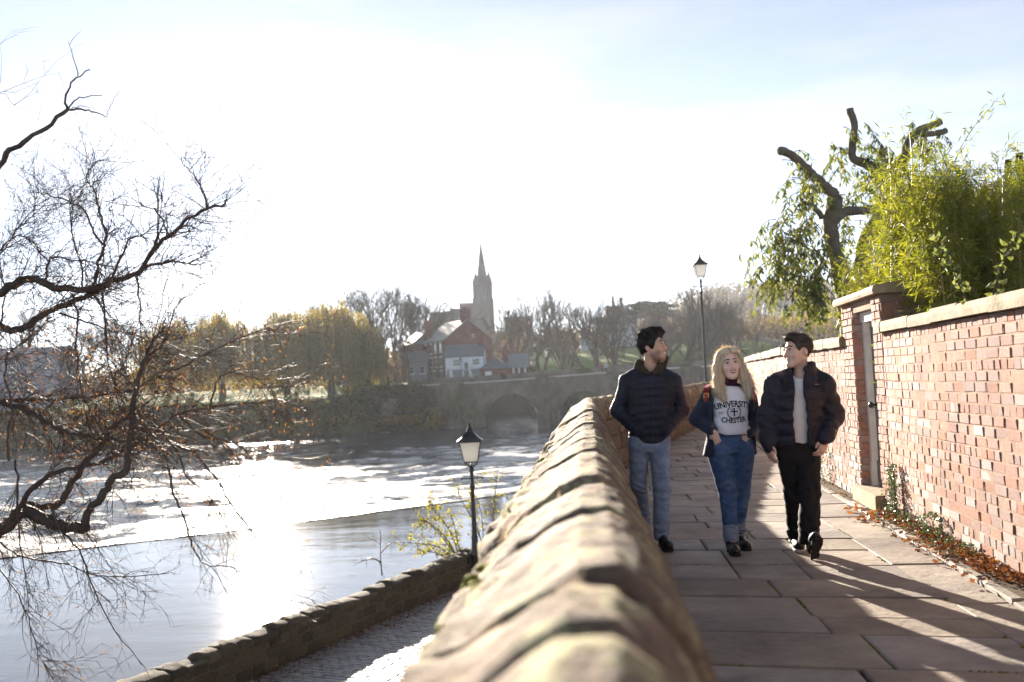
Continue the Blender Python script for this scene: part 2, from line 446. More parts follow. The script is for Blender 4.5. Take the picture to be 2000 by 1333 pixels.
# moss in the joints: little cushions
b = MB(); r_ = random.Random(3)
for k in range(900):
    y = r_.uniform(3.2, 17); t = r_.random()
    if t < .55: x = jx(y) + r_.gauss(0, .006)
    else:
        x = r_.uniform(ridx(y) + .25, wallx(y) - .25); continue
    nse = mnoise.noise((x * 1.7, y * 1.7, 2.0))
    if nse < .02: continue
    s = r_.uniform(.006, .017); o = b.n()
    b.add([(x + s * math.cos(a) * r_.uniform(.6, 1.2), y + s * 1.6 * math.sin(a), -.006) for a in np.arange(0, 6.2, 1.05)] + [(x, y, .006 + s * .25)],
          [(i, (i + 1) % 6, 6) for i in range(6)])
for o in list(path.children):                       # along the short joints between slabs
    if not o.name.startswith('flagstone') or o.location.y > 15: continue
    co = [v.co for v in o.data.vertices][:4]
    for (a, c) in ((1, 2), (0, 1)):
        if r_.random() < (.5 if a == 1 else .25):
            t0, t1 = sorted((r_.random(), r_.random()))
            for k in range(int(26 * (t1 - t0)) + 2):
                t = t0 + (t1 - t0) * r_.random(); p = o.location + co[a].lerp(co[c], t)
                s = r_.uniform(.005, .013)
                b.add([(p.x + s * math.cos(q), p.y + s * math.sin(q), -.008) for q in np.arange(0, 6.2, 1.25)] + [(p.x, p.y, .005)], [(i, (i + 1) % 5, 5) for i in range(5)])
ms = mk('joint_moss', b, 'moss', path); ms['kind'] = 'stuff'

# ================================================================== the town side, the lane, the river
b = MB()
left = [(0.3, -30)] + [(ridx(y) + .1, y) for y in (-3, 5, 14.2, 20, 31, 40, 52)] + [(34, 110), (62, 152)]
ys = [p[1] for p in left]
b.add([p for x, y in left for p in ((x, y, -.06), (420, y, -.06))], [(2 * i, 2 * i + 1, 2 * i + 3, 2 * i + 2) for i in range(len(left) - 1)])
tag(mk('town_ground', b, 'soil'), kind='structure')
b = MB()
SL = [s for s in np.arange(-16, 34, 1.0)]
def cw_out(y): return ridx(y) - .3
def lane_pt(s, k):
    if k == 0: return rw(s, .05, LANE_Z)
    p = rw(s, .05, LANE_Z); return Vector((max(cw_out(p.y) + .2, p.x + .3), p.y, LANE_Z))
b.add([lane_pt(s, k) for s in SL for k in (0, 1)], [(2 * i, 2 * i + 1, 2 * i + 3, 2 * i + 2) for i in range(len(SL) - 1)])
lane = tag(mk('lane', b, 'lane_bed'), kind='structure')

def project(p):
    q = CAM_ROT.transposed() @ (Vector(p) - Vector((0, 0, CAM_H)))
    return 1000 + FOC * q.x / -q.z, 666.5 - FOC * q.y / -q.z, -q.z
# setts: the 300 largest in view are pieces of the lane, the rest one mass
sett_me = []
for k in range(5):
    me, v_, f_ = piece_mesh('sett', 40 + k, .09, .03, 'sett'); sett_me.append((me, v_, f_))
cand = []
r_ = random.Random(5)
ROWW, SETL = 0.125, 0.205
for i in range(-30, 190):
    s = i * ROWW
    for j in range(-1, 46):
        off = j * SETL + (i % 2) * SETL / 2 + .5
        p = rw(s, off, LANE_Z + .02)
        if off < .5 or p.x > cw_out(p.y) + .1: continue
        u, v, d = project(p)
        if d < 8: continue
        cand.append((d if (v < 1345 and u < 1000 and u > 380) else d + 1000, p))
cand.sort(key=lambda t: t[0])
ang = math.atan2(RWD.y, RWD.x)
rest = MB()
for n_, (d, p) in enumerate(cand):
    me, v_, f_ = sett_me[n_ % 5]
    sz = (ROWW - .014 + r_.uniform(-.006, .006), SETL - .014 + r_.uniform(-.01, .01), .06)
    zz = r_.uniform(-.006, .006)
    if n_ < 300:
        inst('sett', me, lane, p + Vector((0, 0, zz - .012)), (r_.gauss(0, .02), r_.gauss(0, .02), ang + r_.gauss(0, .02)), sz)
    elif d < 1000 or p.y < 40:
        ca, sa = math.cos(ang), math.sin(ang); tl = r_.gauss(0, .02)
        rest.add([(p.x + ca * a * sz[0] - sa * c * sz[1], p.y + sa * a * sz[0] + ca * c * sz[1], p.z + zz - .012 + e * sz[2] + a * sz[0] * tl) for a, c, e in v_], f_, r_.random())
o = mk('sett_paving', rest, 'sett', lane); o['kind'] = 'stuff'

# ------------------------------------------------------------------ water
def watermat(name, deep, rough, bumps, foam=None, spec=.5):
    m = bpy.data.materials.new(name); m.use_nodes = True; nt = m.node_tree; L = nt.links.new
    bs = nt.nodes['Principled BSDF']
    bs.inputs['Base Color'].default_value = (*deep, 1); bs.inputs['Roughness'].default_value = rough; bs.inputs['IOR'].default_value = 1.33
    bs.inputs['Specular IOR Level'].default_value = spec
    tc = _n(nt, 'ShaderNodeTexCoord'); h = None
    for (sx, sy, sc, det, dist) in bumps:
        mp = _n(nt, 'ShaderNodeMapping'); mp.inputs['Scale'].default_value = (sx, sy, 1); mp.inputs['Rotation'].default_value = (0, 0, R(12))
        L(tc.outputs['Object'], mp.inputs['Vector'])
        nz = _n(nt, 'ShaderNodeTexNoise'); nz.inputs['Scale'].default_value = sc; nz.inputs['Detail'].default_value = det
        nz.inputs['Distortion'].default_value = 0.4
        L(mp.outputs[0], nz.inputs['Vector'])
        bp = _n(nt, 'ShaderNodeBump'); bp.inputs['Distance'].default_value = dist
        L(nz.outputs['Fac'], bp.inputs['Height'])
        if h is not None: L(h, bp.inputs['Normal'])
        h = bp.outputs[0]
    L(h, bs.inputs['Normal'])
    if foam:
        a = _n(nt, 'ShaderNodeAttribute'); a.attribute_name = 'tint'
        nz = _n(nt, 'ShaderNodeTexNoise'); nz.inputs['Scale'].default_value = 0.55; nz.inputs['Detail'].default_value = 11; nz.inputs['Roughness'].default_value = .68
        mp = _n(nt, 'ShaderNodeMapping'); mp.inputs['Scale'].default_value = (.55, .8, 1); mp.inputs['Rotation'].default_value = (0, 0, R(-14)); L(tc.outputs['Object'], mp.inputs['Vector']); L(mp.outputs[0], nz.inputs['Vector'])
        ad = _n(nt, 'ShaderNodeMath'); ad.operation = 'ADD'; L(a.outputs['Fac'], ad.inputs[0]); L(nz.outputs['Fac'], ad.inputs[1])
        mr = _n(nt, 'ShaderNodeMapRange'); mr.inputs['From Min'].default_value = 0.97; mr.inputs['From Max'].default_value = 1.07
        L(ad.outputs[0], mr.inputs['Value'])
        mx = _n(nt, 'ShaderNodeMixRGB'); L(mr.outputs[0], mx.inputs[0]); mx.inputs[1].default_value = (*deep, 1); mx.inputs[2].default_value = (*foam, 1)
        L(mx.outputs[0], bs.inputs['Base Color'])
        m2 = _n(nt, 'ShaderNodeMapRange'); m2.inputs['To Min'].default_value = rough; m2.inputs['To Max'].default_value = 0.6
        L(mr.outputs[0], m2.inputs['Value']); L(m2.outputs[0], bs.inputs['Roughness'])
    MATS[name] = m
watermat('water_calm', (0.035, 0.032, 0.026), 0.06, [(.5, 1.2, .35, 3, .025), (1.2, 2.2, 2.2, 4, .004)], spec=.8)
watermat('water_rough', (0.045, 0.056, 0.068), 0.13, [(.3, .7, .30, 3, .30), (.8, 1.5, 1.2, 5, .05)], foam=(.62, .61, .60), spec=.10)
crest_px = [(-420, 1146), (-200, 1117), (0, 1090), (250, 1060), (500, 1030), (700, 1004), (900, 978), (1000, 962), (1110, 944)]
crest = [onz(u, v, UP_Z) for u, v in crest_px]
b = MB()
near = [Vector((-60, -4, UP_Z)), Vector((-30, 0, UP_Z))] + [rw(s, -.3, UP_Z) for s in np.linspace(-14, 42, 7)]
nc = len(crest)
for i in range(nc):
    a = rw(np.interp(i, [0, nc - 1], [-16, 44]), -.3, UP_Z); c = crest[i]
    if i == 0: a = Vector((-20, -10, UP_Z)); 
    for k in range(9): b.add([a.lerp(c, k / 8)], [])
b.f = [(i * 9 + k, i * 9 + k + 1, (i + 1) * 9 + k + 1, (i + 1) * 9 + k) for i in range(nc - 1) for k in range(8)]
b.add([(-200, -10, UP_Z), (-20, -10, UP_Z), crest[0], crest[0] + Vector((-200, -20, 0))], [(0, 1, 2, 3)])
tag(mk('river_pool', b, 'water_calm', smooth=True), kind='structure')
# the sloping weir face
b = MB(); NS = 60; prof = [(0, 0), (.5, -.02), (1.1, -.10), (3, -.42), (6, -.95), (9, -1.45), (12, -1.86)]
full = [crest[0] + Vector((-160, -22, 0))] + crest + [crest[-1] + Vector((12, 4, 0))]
def crest_at(t):
    n = len(full) - 1; i = min(int(t * n), n - 1); f = t * n - i
    return full[i].lerp(full[i + 1], f)
CD = Vector((-.32, .95, 0)).normalized()
for i in range(NS + 1):
    p = crest_at(i / NS)
    for (dd, dz) in prof:
        q = p + CD * dd
        b.add([(q.x, q.y, UP_Z + dz + mnoise.noise((q.x * .5, q.y * .5, 0)) * .05 * min(dd, 2))], [], min(.72, .08 + dd * .08))
k = len(prof)
b.f = [(i * k + j, i * k + j + 1, (i + 1) * k + j + 1, (i + 1) * k + j) for i in range(NS) for j in range(k - 1)]
tag(mk('weir', b, 'water_rough', smooth=True), kind='structure')
mat('wet_stone', (0.035, 0.032, 0.026), (0.075, 0.066, 0.052), 2.0, 0.35, 0.03, 5, 0.4)
b = MB()
for i in range(NS * 3 + 1):
    p = crest_at(i / (NS * 3)); wob = .05 * mnoise.noise((p.x * .8, p.y * .8, 1))
    for (dd, dz) in ((-.42, -.2), (-.34, .035), (.05, .05), (.30, .0), (.34, -.3)): b.add([(p.x + CD.x * (dd + wob), p.y + CD.y * (dd + wob), UP_Z + dz + .02 * mnoise.noise((p.x * 2, p.y * 2, dd)))], [])
b.f = [(i * 5 + j, i * 5 + j + 1, i * 5 + 6 + j, i * 5 + 5 + j) for i in range(NS * 3) for j in range(4)]
tag(mk('weir_sill', b, 'wet_stone'), kind='structure')
# the lower river: real waves, foam below the weir
xs = np.concatenate([np.arange(-260, -70, 6.0), np.arange(-70, 46, .8), np.arange(46, 160, 5.0)])
ysv = np.concatenate([np.arange(40, 100, .7), np.arange(100, 182, 1.3), np.arange(182, 330, 6.0)])
X, Yg = np.meshgrid(xs, ysv)
cu = np.array([(p.x, p.y) for p in full])
order = np.argsort(cu[:, 0]); cy_at = np.interp(X, cu[order, 0], cu[order, 1])
dist = Yg - cy_at
Z = np.zeros_like(X); foamv = np.zeros_like(X)
for (kx, ky, a, ph) in ((.55, .9, .10, 0), (-.8, 1.1, .07, 1), (1.6, 1.9, .05, 2), (-2.1, 1.4, .035, 4), (.25, .42, .12, 5)):
    Z += a * np.sin(kx * X + ky * Yg + ph + 1.5 * np.sin(.13 * X + ph) + 1.2 * np.sin(.17 * Yg - ph))
Z *= np.clip(1.15 - dist / 140, .25, 1) * np.interp(np.abs(X + 20), [0, 80, 200], [1, 1, .3])
foamv = np.interp(dist, [0, 8, 16, 26, 45, 80, 120], [.62, .64, .60, .53, .45, .37, .335]) + Z * .5 + .10 * np.sin(.21 * X + 1.3 * np.sin(.11 * Yg)) * np.sin(.16 * Yg + np.sin(.15 * X))
ny, nx = X.shape
V = np.stack([X, Yg, LOW_Z + Z], -1).reshape(-1, 3)
ii = np.arange(ny * nx).reshape(ny, nx)
F = np.stack([ii[:-1, :-1], ii[:-1, 1:], ii[1:, 1:], ii[1:, :-1]], -1).reshape(-1, 4)
keep = (dist[:-1, :-1] > 3).reshape(-1)
me = npmesh('river', V, F[keep], True, foamv.reshape(-1)); 
o = mk('river', me, 'water_rough'); tag(o, kind='structure')

# ------------------------------------------------------------------ the far bank and the hill behind
def sst(x, a, b): t = min(1, max(0, (x - a) / (b - a))); return t * t * (3 - 2 * t)
def bank_y(x):
    return 171 + 2.5 * math.sin(x * .11) + (64 * sst(x, -13, -9.5) if x > -14 else 0) + (0 if x < 20 else 30 * sst(x, 20, 90)) + max(0, (-60 - x)) * .12
def ground_h(x, y):
    d = y - bank_y(x)
    h = -6.6 + 7.1 * sst(d, -2, 8) + 1.9 * sst(d, 10, 26)
    h += 11.5 * sst(y, 215, 350) * sst(x, -75, -15) + 3 * sst(y, 230, 420) * (1 - sst(x, -75, -15))
    h += 46 * sst(y, 430, 900) * sst(x, 20, 170) + 8 * sst(y, 420, 800)
    h += 1.2 * mnoise.noise((x * .02, y * .02, 0)) * sst(d, 30, 90)
    return h
xs = sorted(set(list(np.arange(-900, -130, 40.)) + list(np.arange(-130, 130, 2.5)) + list(np.arange(130, 900, 25.))))
ysv = sorted(set(list(np.arange(160, 300, 2.5)) + list(np.arange(300, 520, 10.)) + list(np.arange(520, 1600, 45.))))
V = [(x, y, ground_h(x, y)) for y in ysv for x in xs]
nx, ny = len(xs), len(ysv)
F = [(j * nx + i, j * nx + i + 1, (j + 1) * nx + i + 1, (j + 1) * nx + i) for j in range(ny - 1) for i in range(nx - 1)]
me = npmesh('ground', V, F, True)
tag(mk('ground', me, 'terrain'), kind='structure')
def gz(x, y): return ground_h(x, y)
# the cut grass beneath the willows and on the slope beyond the bridge, as sheets a little above the terrain
def lawn_sheet(x0, x1, y0f, y1f, nx_=30, ny_=8):
    b = MB()
    for j in range(ny_ + 1):
        for i in range(nx_ + 1):
            x = x0 + (x1 - x0) * i / nx_; y = y0f(x) + (y1f(x) - y0f(x)) * j / ny_
            b.add([(x, y, gz(x, y) + .12)], [])
    b.f = [(j * (nx_ + 1) + i, j * (nx_ + 1) + i + 1, (j + 1) * (nx_ + 1) + i + 1, (j + 1) * (nx_ + 1) + i) for j in range(ny_) for i in range(nx_)]
    return tag(mk('lawn', b, 'lawn', smooth=True), kind='structure')
lawn_sheet(-95, -22, lambda x: bank_y(x) + 6.5, lambda x: bank_y(x) + 40, 40, 20)
lawn_sheet(6, 75, lambda x: 246 + x * .1, lambda x: 296 + x * .1, 40, 24)
# ================================================================== the stone parapet beside the path
par = thing('stone_parapet', 'weathered mossy sandstone parapet wall running from the foreground towards the bridge', 'parapet', (rid1(4), 4, 0))
def coping_mesh(L, seed, fine, rough_amp):
    """one saddleback coping stone, length L along +Y, ridge at z 0; worn and lumpy"""
    prof = [(-.30, -.34), (-.315, -.27), (-.30, -.215), (-.24, -.15), (-.16, -.085), (-.085, -.03), (-.03, -.004), (.025, -.003), (.065, -.028), (.10, -.07), (.13, -.115), (.155, -.165), (.166, -.20), (.164, -.24), (.15, -.33)]
    if fine:
        pr = []
        for (a, c) in zip(prof, prof[1:]):
            for k in range(3): pr.append((a[0] + (c[0] - a[0]) * k / 3, a[1] + (c[1] - a[1]) * k / 3))
        prof = pr + [prof[-1]]
    n = max(4, int(L / (.03 if fine else .09))); b = MB(); m_ = len(prof)
    rr = random.Random(seed); hs = rr.uniform(-.014, .012); sx = rr.uniform(-.010, .010)
    for j in range(n + 1):
        t = j / n; e = min(t, 1 - t) * L; sag = -.032 * math.exp(-e / .012)
        for (x, z) in prof:
            nl = math.hypot(x, z + .3); nx_, nz_ = (x / nl, (z + .3) / nl) if nl else (0, 1)
            q = (x * 5 + seed * 3.1, t * L * 5 + seed, z * 5)
            d = mnoise.noise(q) * rough_amp + mnoise.noise((q[0] * 3.1, q[1] * 3.1, q[2] * 3.1)) * rough_amp * .55 + mnoise.noise((q[0] * 8, q[1] * 8, q[2] * 8)) * rough_amp * .25
            if x < -.12: d += abs(mnoise.noise((q[0] * 2.2, q[1] * 2.2, q[2] * 2.2))) * rough_amp * 4.4 * min(1, (-.12 - x) / .1)
            d += sag
            b.add([(x + sx + nx_ * d, (t - .5) * L, z + hs + nz_ * d)], [], .0)
    for j in range(n):
        for i in range(m_ - 1): b.f.append((j * m_ + i, j * m_ + i + 1, (j + 1) * m_ + i + 1, (j + 1) * m_ + i))
    b.f.append(tuple(range(m_))); b.f.append(tuple(n * m_ + i for i in range(m_))[::-1])
    b.smooth = True
    me = b.mesh('coping_stone'); setmat(me, 'coping_stone')
    return me
r_ = random.Random(21)
def run_coping(p0, p1, fine_until, parent, lens=(.26, .78)):
    d, rt = frame2(p0, p1); tot = (Vector(p1) - Vector(p0)).length; s = 0; k = 0
    az = math.atan2(d.y, d.x) - math.pi / 2
    while s < tot - .05:
        L = r_.uniform(*lens)
        if s + L > tot: L = tot - s
        if L < .12: break
        p = Vector(p0) + d * (s + L / 2)
        me = coping_mesh(L - .006, r_.randint(0, 999), -.2 < p.y < fine_until, .014)
        inst('coping_stone', me, parent, (p.x, p.y, RID_Z), (r_.gauss(0, .018 if L < 1 else .006), r_.gauss(0, .02), az))
        s += L
run_coping((rid1(-7.9), -7.9, 0), (C1.x, C1.y, 0), 9, par)
run_coping(C1, C2, 0, par); run_coping(C2, C3, 0, par, (.8, 1.2))
# core and faces
core = MB()
for (a, c, zb) in ((Vector((rid1(-8), -8, 0)), C1, LANE_Z - .5), (C1, C2, LANE_Z - .5), (C2, C3, LANE_Z - .5)):
    d, rt = frame2(a, c)
    core.prism([a - rt * .26 + Vector((0, 0, zb)), c - rt * .26 + Vector((0, 0, zb)), c + rt * .12 + Vector((0, 0, zb)), a + rt * .12 + Vector((0, 0, zb))], (0, 0, RID_Z - .34 - zb))
mk('mortar_core', core, 'stone_mortar', par)
st_me = [piece_mesh('wall_stone', 60 + k, .07, .035, 'wall_stone') for k in range(6)]
def stone_face(p0, p1, z0, z1, side, off, parent, hrow, lrow, singles=True, mass=None, name='wall_stone', meshes=None):
    d, rt = frame2(p0, p1); tot = (Vector(p1) - Vector(p0)).length; az = math.atan2(d.y, d.x)
    z = z1; n = 0
    meshes = meshes or st_me
    while z > z0 + .03:
        h = min(r_.uniform(*hrow), z - z0); s = -r_.uniform(0, .2)
        while s < tot:
            L = r_.uniform(*lrow); s0, s1 = max(s, 0), min(s + L, tot)
            if s1 - s0 > .06:
                p = Vector(p0) + d * ((s0 + s1) / 2) + rt * side * (off + r_.uniform(-.008, .012)) + Vector((0, 0, z - h / 2))
                me, v_, f_ = meshes[r_.randrange(len(meshes))]
                sz = (s1 - s0 - .014, .12, h - .014)
                if singles: inst(name, me, parent, p, (r_.gauss(0, .01), r_.gauss(0, .012), az + r_.gauss(0, .01)), sz)
                else:
                    ca, sa = math.cos(az), math.sin(az)
                    mass.add([(p.x + ca * a * sz[0] - sa * c * sz[1], p.y + sa * a * sz[0] + ca * c * sz[1], p.z + e * sz[2]) for a, c, e in v_], f_, r_.random())
                n += 1
            s += L
        z -= h
    return n
A0 = Vector((rid1(1.0), 1.0, 0))
stone_face(A0, C1, .32, RID_Z - .34, -1, .235, par, (.24, .3), (.34, .6))
stone_face(C1, C2, .32, RID_Z - .34, -1, .235, par, (.24, .3), (.4, .7))
stone_face(C1, C2, 0, RID_Z - .34, 1, .10, par, (.22, .3), (.35, .7))
stone_face(Vector((rid1(6.0), 6, 0)), C1, 0, RID_Z - .34, 1, .10, par, (.24, .3), (.35, .65))
mass = MB()
stone_face(Vector((rid1(-7.9), -7.9, 0)), C1, LANE_Z - .3, .32, -1, .235, par, (.24, .34), (.35, .7), False, mass)
stone_face(C1, C2, LANE_Z - .3, .32, -1, .235, par, (.24, .34), (.4, .8), False, mass)
stone_face(C2, C3, LANE_Z - .3, RID_Z - .34, -1, .235, par, (.24, .34), (.4, .8), False, mass)
stone_face(C2, C3, 0, RID_Z - .34, 1, .10, par, (.24, .34), (.4, .8), False, mass)
stone_face(A0, Vector((rid1(6.0), 6, 0)), 0, RID_Z - .34, 1, .10, par, (.24, .3), (.35, .65), False, mass)
o = mk('lower_masonry', mass, 'wall_stone', par); o['kind'] = 'stuff'
# moss cushions along the outer edge of the coping
b = MB(); r2 = random.Random(8)
for k in range(1500):
    y = 1.4 + 12.5 * r2.random() ** 1.5; 
    if mnoise.noise((y * 1.3, 3, 7)) < -.05: continue
    x = ridx(y) - r2.choice([.30, .295, .28, .22]) + r2.gauss(0, .012); z = RID_Z - .2 - r2.random() * .07 if x < ridx(y) - .27 else RID_Z - .155
    s = r2.uniform(.007, .024)
    for (a0, pr) in ((0, 0),):
        n1 = 7; rings = [(1.0, -.4), (1.05, .1), (.7, .6), (0.15, .8)]
        vv = [(x + s * rr * math.cos(2 * math.pi * i / n1) * r2.uniform(.8, 1.15), y + s * 1.7 * rr * math.sin(2 * math.pi * i / n1) * r2.uniform(.8, 1.15), z + s * .8 * zz) for rr, zz in rings for i in range(n1)]
        b.add(vv, [(q * n1 + i, q * n1 + (i + 1) % n1, (q + 1) * n1 + (i + 1) % n1, (q + 1) * n1 + i) for q in range(3) for i in range(n1)])
b.smooth = True
o = mk('moss_cushions', b, 'moss', par); o['kind'] = 'stuff'

# ================================================================== the river wall along the lane
rwt = thing('river_wall', 'low dark rubble stone wall between cobbled lane and river', 'wall', rw(4, 0, LANE_Z))
c = MB(); a, e = rw(-14), rw(34)
c.prism([a - RWN * .0 + Vector((0, 0, -5.2)), e + Vector((0, 0, -5.2)), e + RWN * .36 + Vector((0, 0, -5.2)), a + RWN * .36 + Vector((0, 0, -5.2))], (0, 0, 5.2 + RW_TOP - .07))
mk('mortar_core', c, 'stone_mortar', rwt)
rst = [piece_mesh('wall_stone', 80 + k, .10, .055, 'river_wall_stone') for k in range(6)]
stone_face(rw(-4) + RWN * .36, rw(20) + RWN * .36, LANE_Z, RW_TOP - .1, 1, -.045, rwt, (.13, .22), (.2, .5), True, None, 'wall_stone', rst)
mass = MB()
stone_face(rw(-14), rw(34), -5.0, RW_TOP - .1, -1, -.045, rwt, (.2, .3), (.3, .6), False, mass, 'wall_stone', rst)
stone_face(rw(20) + RWN * .36, rw(34) + RWN * .36, LANE_Z, RW_TOP - .1, 1, -.045, rwt, (.16, .24), (.3, .6), False, mass, 'wall_stone', rst)
o = mk('outer_masonry', mass, 'river_wall_stone', rwt); o['kind'] = 'stuff'
cap_me = []
for k in range(7):                                     # rounded cap stones
    n, m_ = 8, 10; b = MB(); rr = random.Random(k)
    for j in range(n + 1):
        t = j / n - .5; e_ = max(0, abs(t) * 2 - .7) / .3
        for i in range(m_):
            an = math.pi * i / (m_ - 1); w = 1 - .28 * e_ ** 2
            x, z = -math.cos(an) * .5 * w, (math.sin(an) ** .65) * w
            dn = mnoise.noise((x * 3 + k * 5, t * 4, z * 3)) * .16 + mnoise.noise((x * 8 + k * 5, t * 11, z * 8)) * .07
            b.add([(t, x * (1 + dn * .4), z * (1 + dn))], [])
    for j in range(n):
        for i in range(m_ - 1): b.f.append((j * m_ + i, j * m_ + i + 1, (j + 1) * m_ + i + 1, (j + 1) * m_ + i))
    b.f.append(tuple(range(m_))[::-1]); b.f.append(tuple(n * m_ + i for i in range(m_))); b.smooth = True
    me = b.mesh('cap_stone'); setmat(me, 'river_wall_stone'); cap_me.append(me)
s = -13
while s < 33:
    L = r_.uniform(.3, .62); p = rw(s + L / 2, .18, RW_TOP - .13)
    inst('cap_stone', r_.choice(cap_me), rwt, p + Vector((0, 0, r_.gauss(0, .014))), (r_.gauss(0, .03), r_.gauss(0, .05), ang + r_.gauss(0, .03)), (L * 1.02, .46 + r_.uniform(-.05, .05), .13 + r_.uniform(-.035, .05)))
    s += L
# the grassy bank outside the frame that carries the big tree
b = MB(); n = 14
for j in range(n + 1):
    for i in range(n + 1):
        x = -13.5 + 6.6 * i / n; y = 4 + 10.5 * j / n
        wx = RW0.x + (y - RW0.y) * .445 - .1; x = min(x, wx)
        e_ = min(i, n - i, j, n - j) / n
        e_ = min(i, j, n - j) / n
        b.add([(x, y, UP_Z - .3 + 1.5 * sst(e_, 0, .25) + .1 * mnoise.noise((x, y, 0)))], [])
b.f = [(j * (n + 1) + i, j * (n + 1) + i + 1, (j + 1) * (n + 1) + i + 1, (j + 1) * (n + 1) + i) for j in range(n) for i in range(n)]
tag(mk('riverbank', b, 'terrain', smooth=True), kind='structure')

# ================================================================== the brick garden wall
mat('brick', (0.34, 0.175, 0.135), (0.45, 0.265, 0.21), 9, 0.85, 0.008, 36, 0.25, stain=(1.6, .70, 1.12), rnd=0.16, huevar=0.010, c3=(0.50, 0.36, 0.29), c3scale=6.0, c3lo=0.5, c3hi=0.74, attr='tint')
mat('brick_grey', (0.20, 0.18, 0.175), (0.34, 0.29, 0.27), 9, 0.75, 0.004, 40, 0.3, rnd=0.2, c3=(0.34, 0.17, 0.12), c3scale=4.0, c3lo=0.52, c3hi=0.75, attr='tint')
mat('brick_mortar', (0.32, 0.225, 0.175), (0.42, 0.31, 0.245), 16, 0.95, 0.008, 50, 0.1, stain=(1.6, .70, 1.12))
mat('wall_coping', (0.25, 0.195, 0.13), (0.38, 0.305, 0.215), 5, 0.85, 0.008, 30, 0.25, stain=(2.2, .6, 1.15), rnd=0.12, c3=(0.20, 0.17, 0.08), c3scale=3, c3lo=0.56, c3hi=0.7)
bk = [piece_mesh('brick', 100 + k, .055, .022) for k in range(9)]
bk_red = []; bk_gry = []
for me, v_, f_ in bk:
    m2 = me.copy(); setmat(me, 'brick'); setmat(m2, 'brick_grey'); bk_red.append(me); bk_gry.append(m2)
CH = 0.0755
def lay_bricks(p0, p1, z0, courses, depth_off, parent, chooser, r, skip=None):
    """English garden wall bond along the face p0 -> p1; chooser(pos) says single piece or mass"""
    d, rt = frame2(p0, p1); tot = (Vector(p1) - Vector(p0)).length; az = math.atan2(d.y, d.x)
    for c in range(courses):
        hdr = (c % 4 == 2); mod = .1125 if hdr else .225
        s = -(r.uniform(0, .03)) - (0 if c % 2 else mod / 2)
        zc = z0 + c * CH + CH / 2
        while s < tot - .02:
            L = mod * (r.uniform(.93, 1.07) if not hdr else r.uniform(.92, 1.1))
            if not hdr and r.random() < .06: L *= .5
            s0, s1 = max(s, 0), min(s + L, tot)
            if s1 - s0 > .04:
                bulge = .005 * mnoise.noise((s * .9, c * .12, 4)) + .003 * mnoise.noise((s * 3.3, c * .5, 9))
                dz = .018 * mnoise.noise((s * .45, 1.0, c * .05))
                jit = r.gauss(0, .0022)
                if r.random() < .08: jit -= r.uniform(.004, .012)          # eroded back
                p = Vector(p0) + d * ((s0 + s1) / 2) - rt * (depth_off + bulge + jit - .05) + Vector((0, 0, zc + dz))
                if not (skip and skip(p)):
                    g = r.random() < (.62 if c < 3 else .30 if c < 6 else .07 if c < 10 else .02)
                    sz = (s1 - s0 - r.uniform(.007, .013), .10, CH - r.uniform(.008, .013))
                    chooser(p, sz, az + r.gauss(0, .012), r.gauss(0, .012), g, r)
            s += L
def brick_wall(name, label, p0, p1, z1c, parent_base, single_budget, r):
    t = thing(name, label, 'wall', parent_base)
    pieces = []
    lay_bricks(p0, p1, .0, z1c, 0.0, t, lambda p, sz, a, tl, g, r: pieces.append((p, sz, a, tl, g)), r)
    return t, pieces
def emit(t, pieces, n_single):
    vis = []
    for q in pieces:
        u, v, d = project(q[0]); vis.append(((0 if (0 < u < 2010 and d > 0) else 500) + d, q))
    vis.sort(key=lambda k: k[0])
    m1, m2 = MB(), MB(); rr = random.Random(4)
    for i, (_, (p, sz, a, tl, g)) in enumerate(vis):
        k = rr.randrange(9)
        if i < n_single:
            inst('brick', (bk_gry if g else bk_red)[k], t, p, (tl, tl * .7, a), sz)
        else:
            ca, sa = math.cos(a), math.sin(a); _, v_, f_ = bk[k]
            (m2 if g else m1).add([(p.x + ca * x * sz[0] - sa * y * sz[1], p.y + sa * x * sz[0] + ca * y * sz[1], p.z + z * sz[2] + x * sz[0] * tl) for x, y, z in v_], f_, .01 + .98 * rr.random())
    for m, mm in ((m1, 'brick'), (m2, 'brick_grey')):
        if m.n():
            o = mk('brickwork', m, mm, t); o['kind'] = 'stuff'
def wp(y, z=0.0): return Vector((wallx(y), y, z))
NC = 23; WTOP = NC * CH
DOOR0, DOOR1 = 9.86, 10.74         # opening along the wall (Y), piers on both sides
PR0, PL1 = 9.50, 11.22
r_ = random.Random(31)
nw, pcs = brick_wall('brick_wall', 'sunlit pinkish brick garden wall nearest the camera, with stone coping', wp(-8.0), wp(PR0), NC, wp(6), 300, r_)
emit(nw, pcs, 300)
def core_wall(t, ya, yb, th=.22, z1=WTOP, back=True):
    a, c = wp(ya), wp(yb); d, rt = frame2(a, c); b = MB()
    b.prism([a + rt * .005, c + rt * .005, c + rt * th, a + rt * th], (0, 0, z1)); mk('mortar_core', b, 'brick_mortar', t)
core_wall(nw, -8.0, PR0)
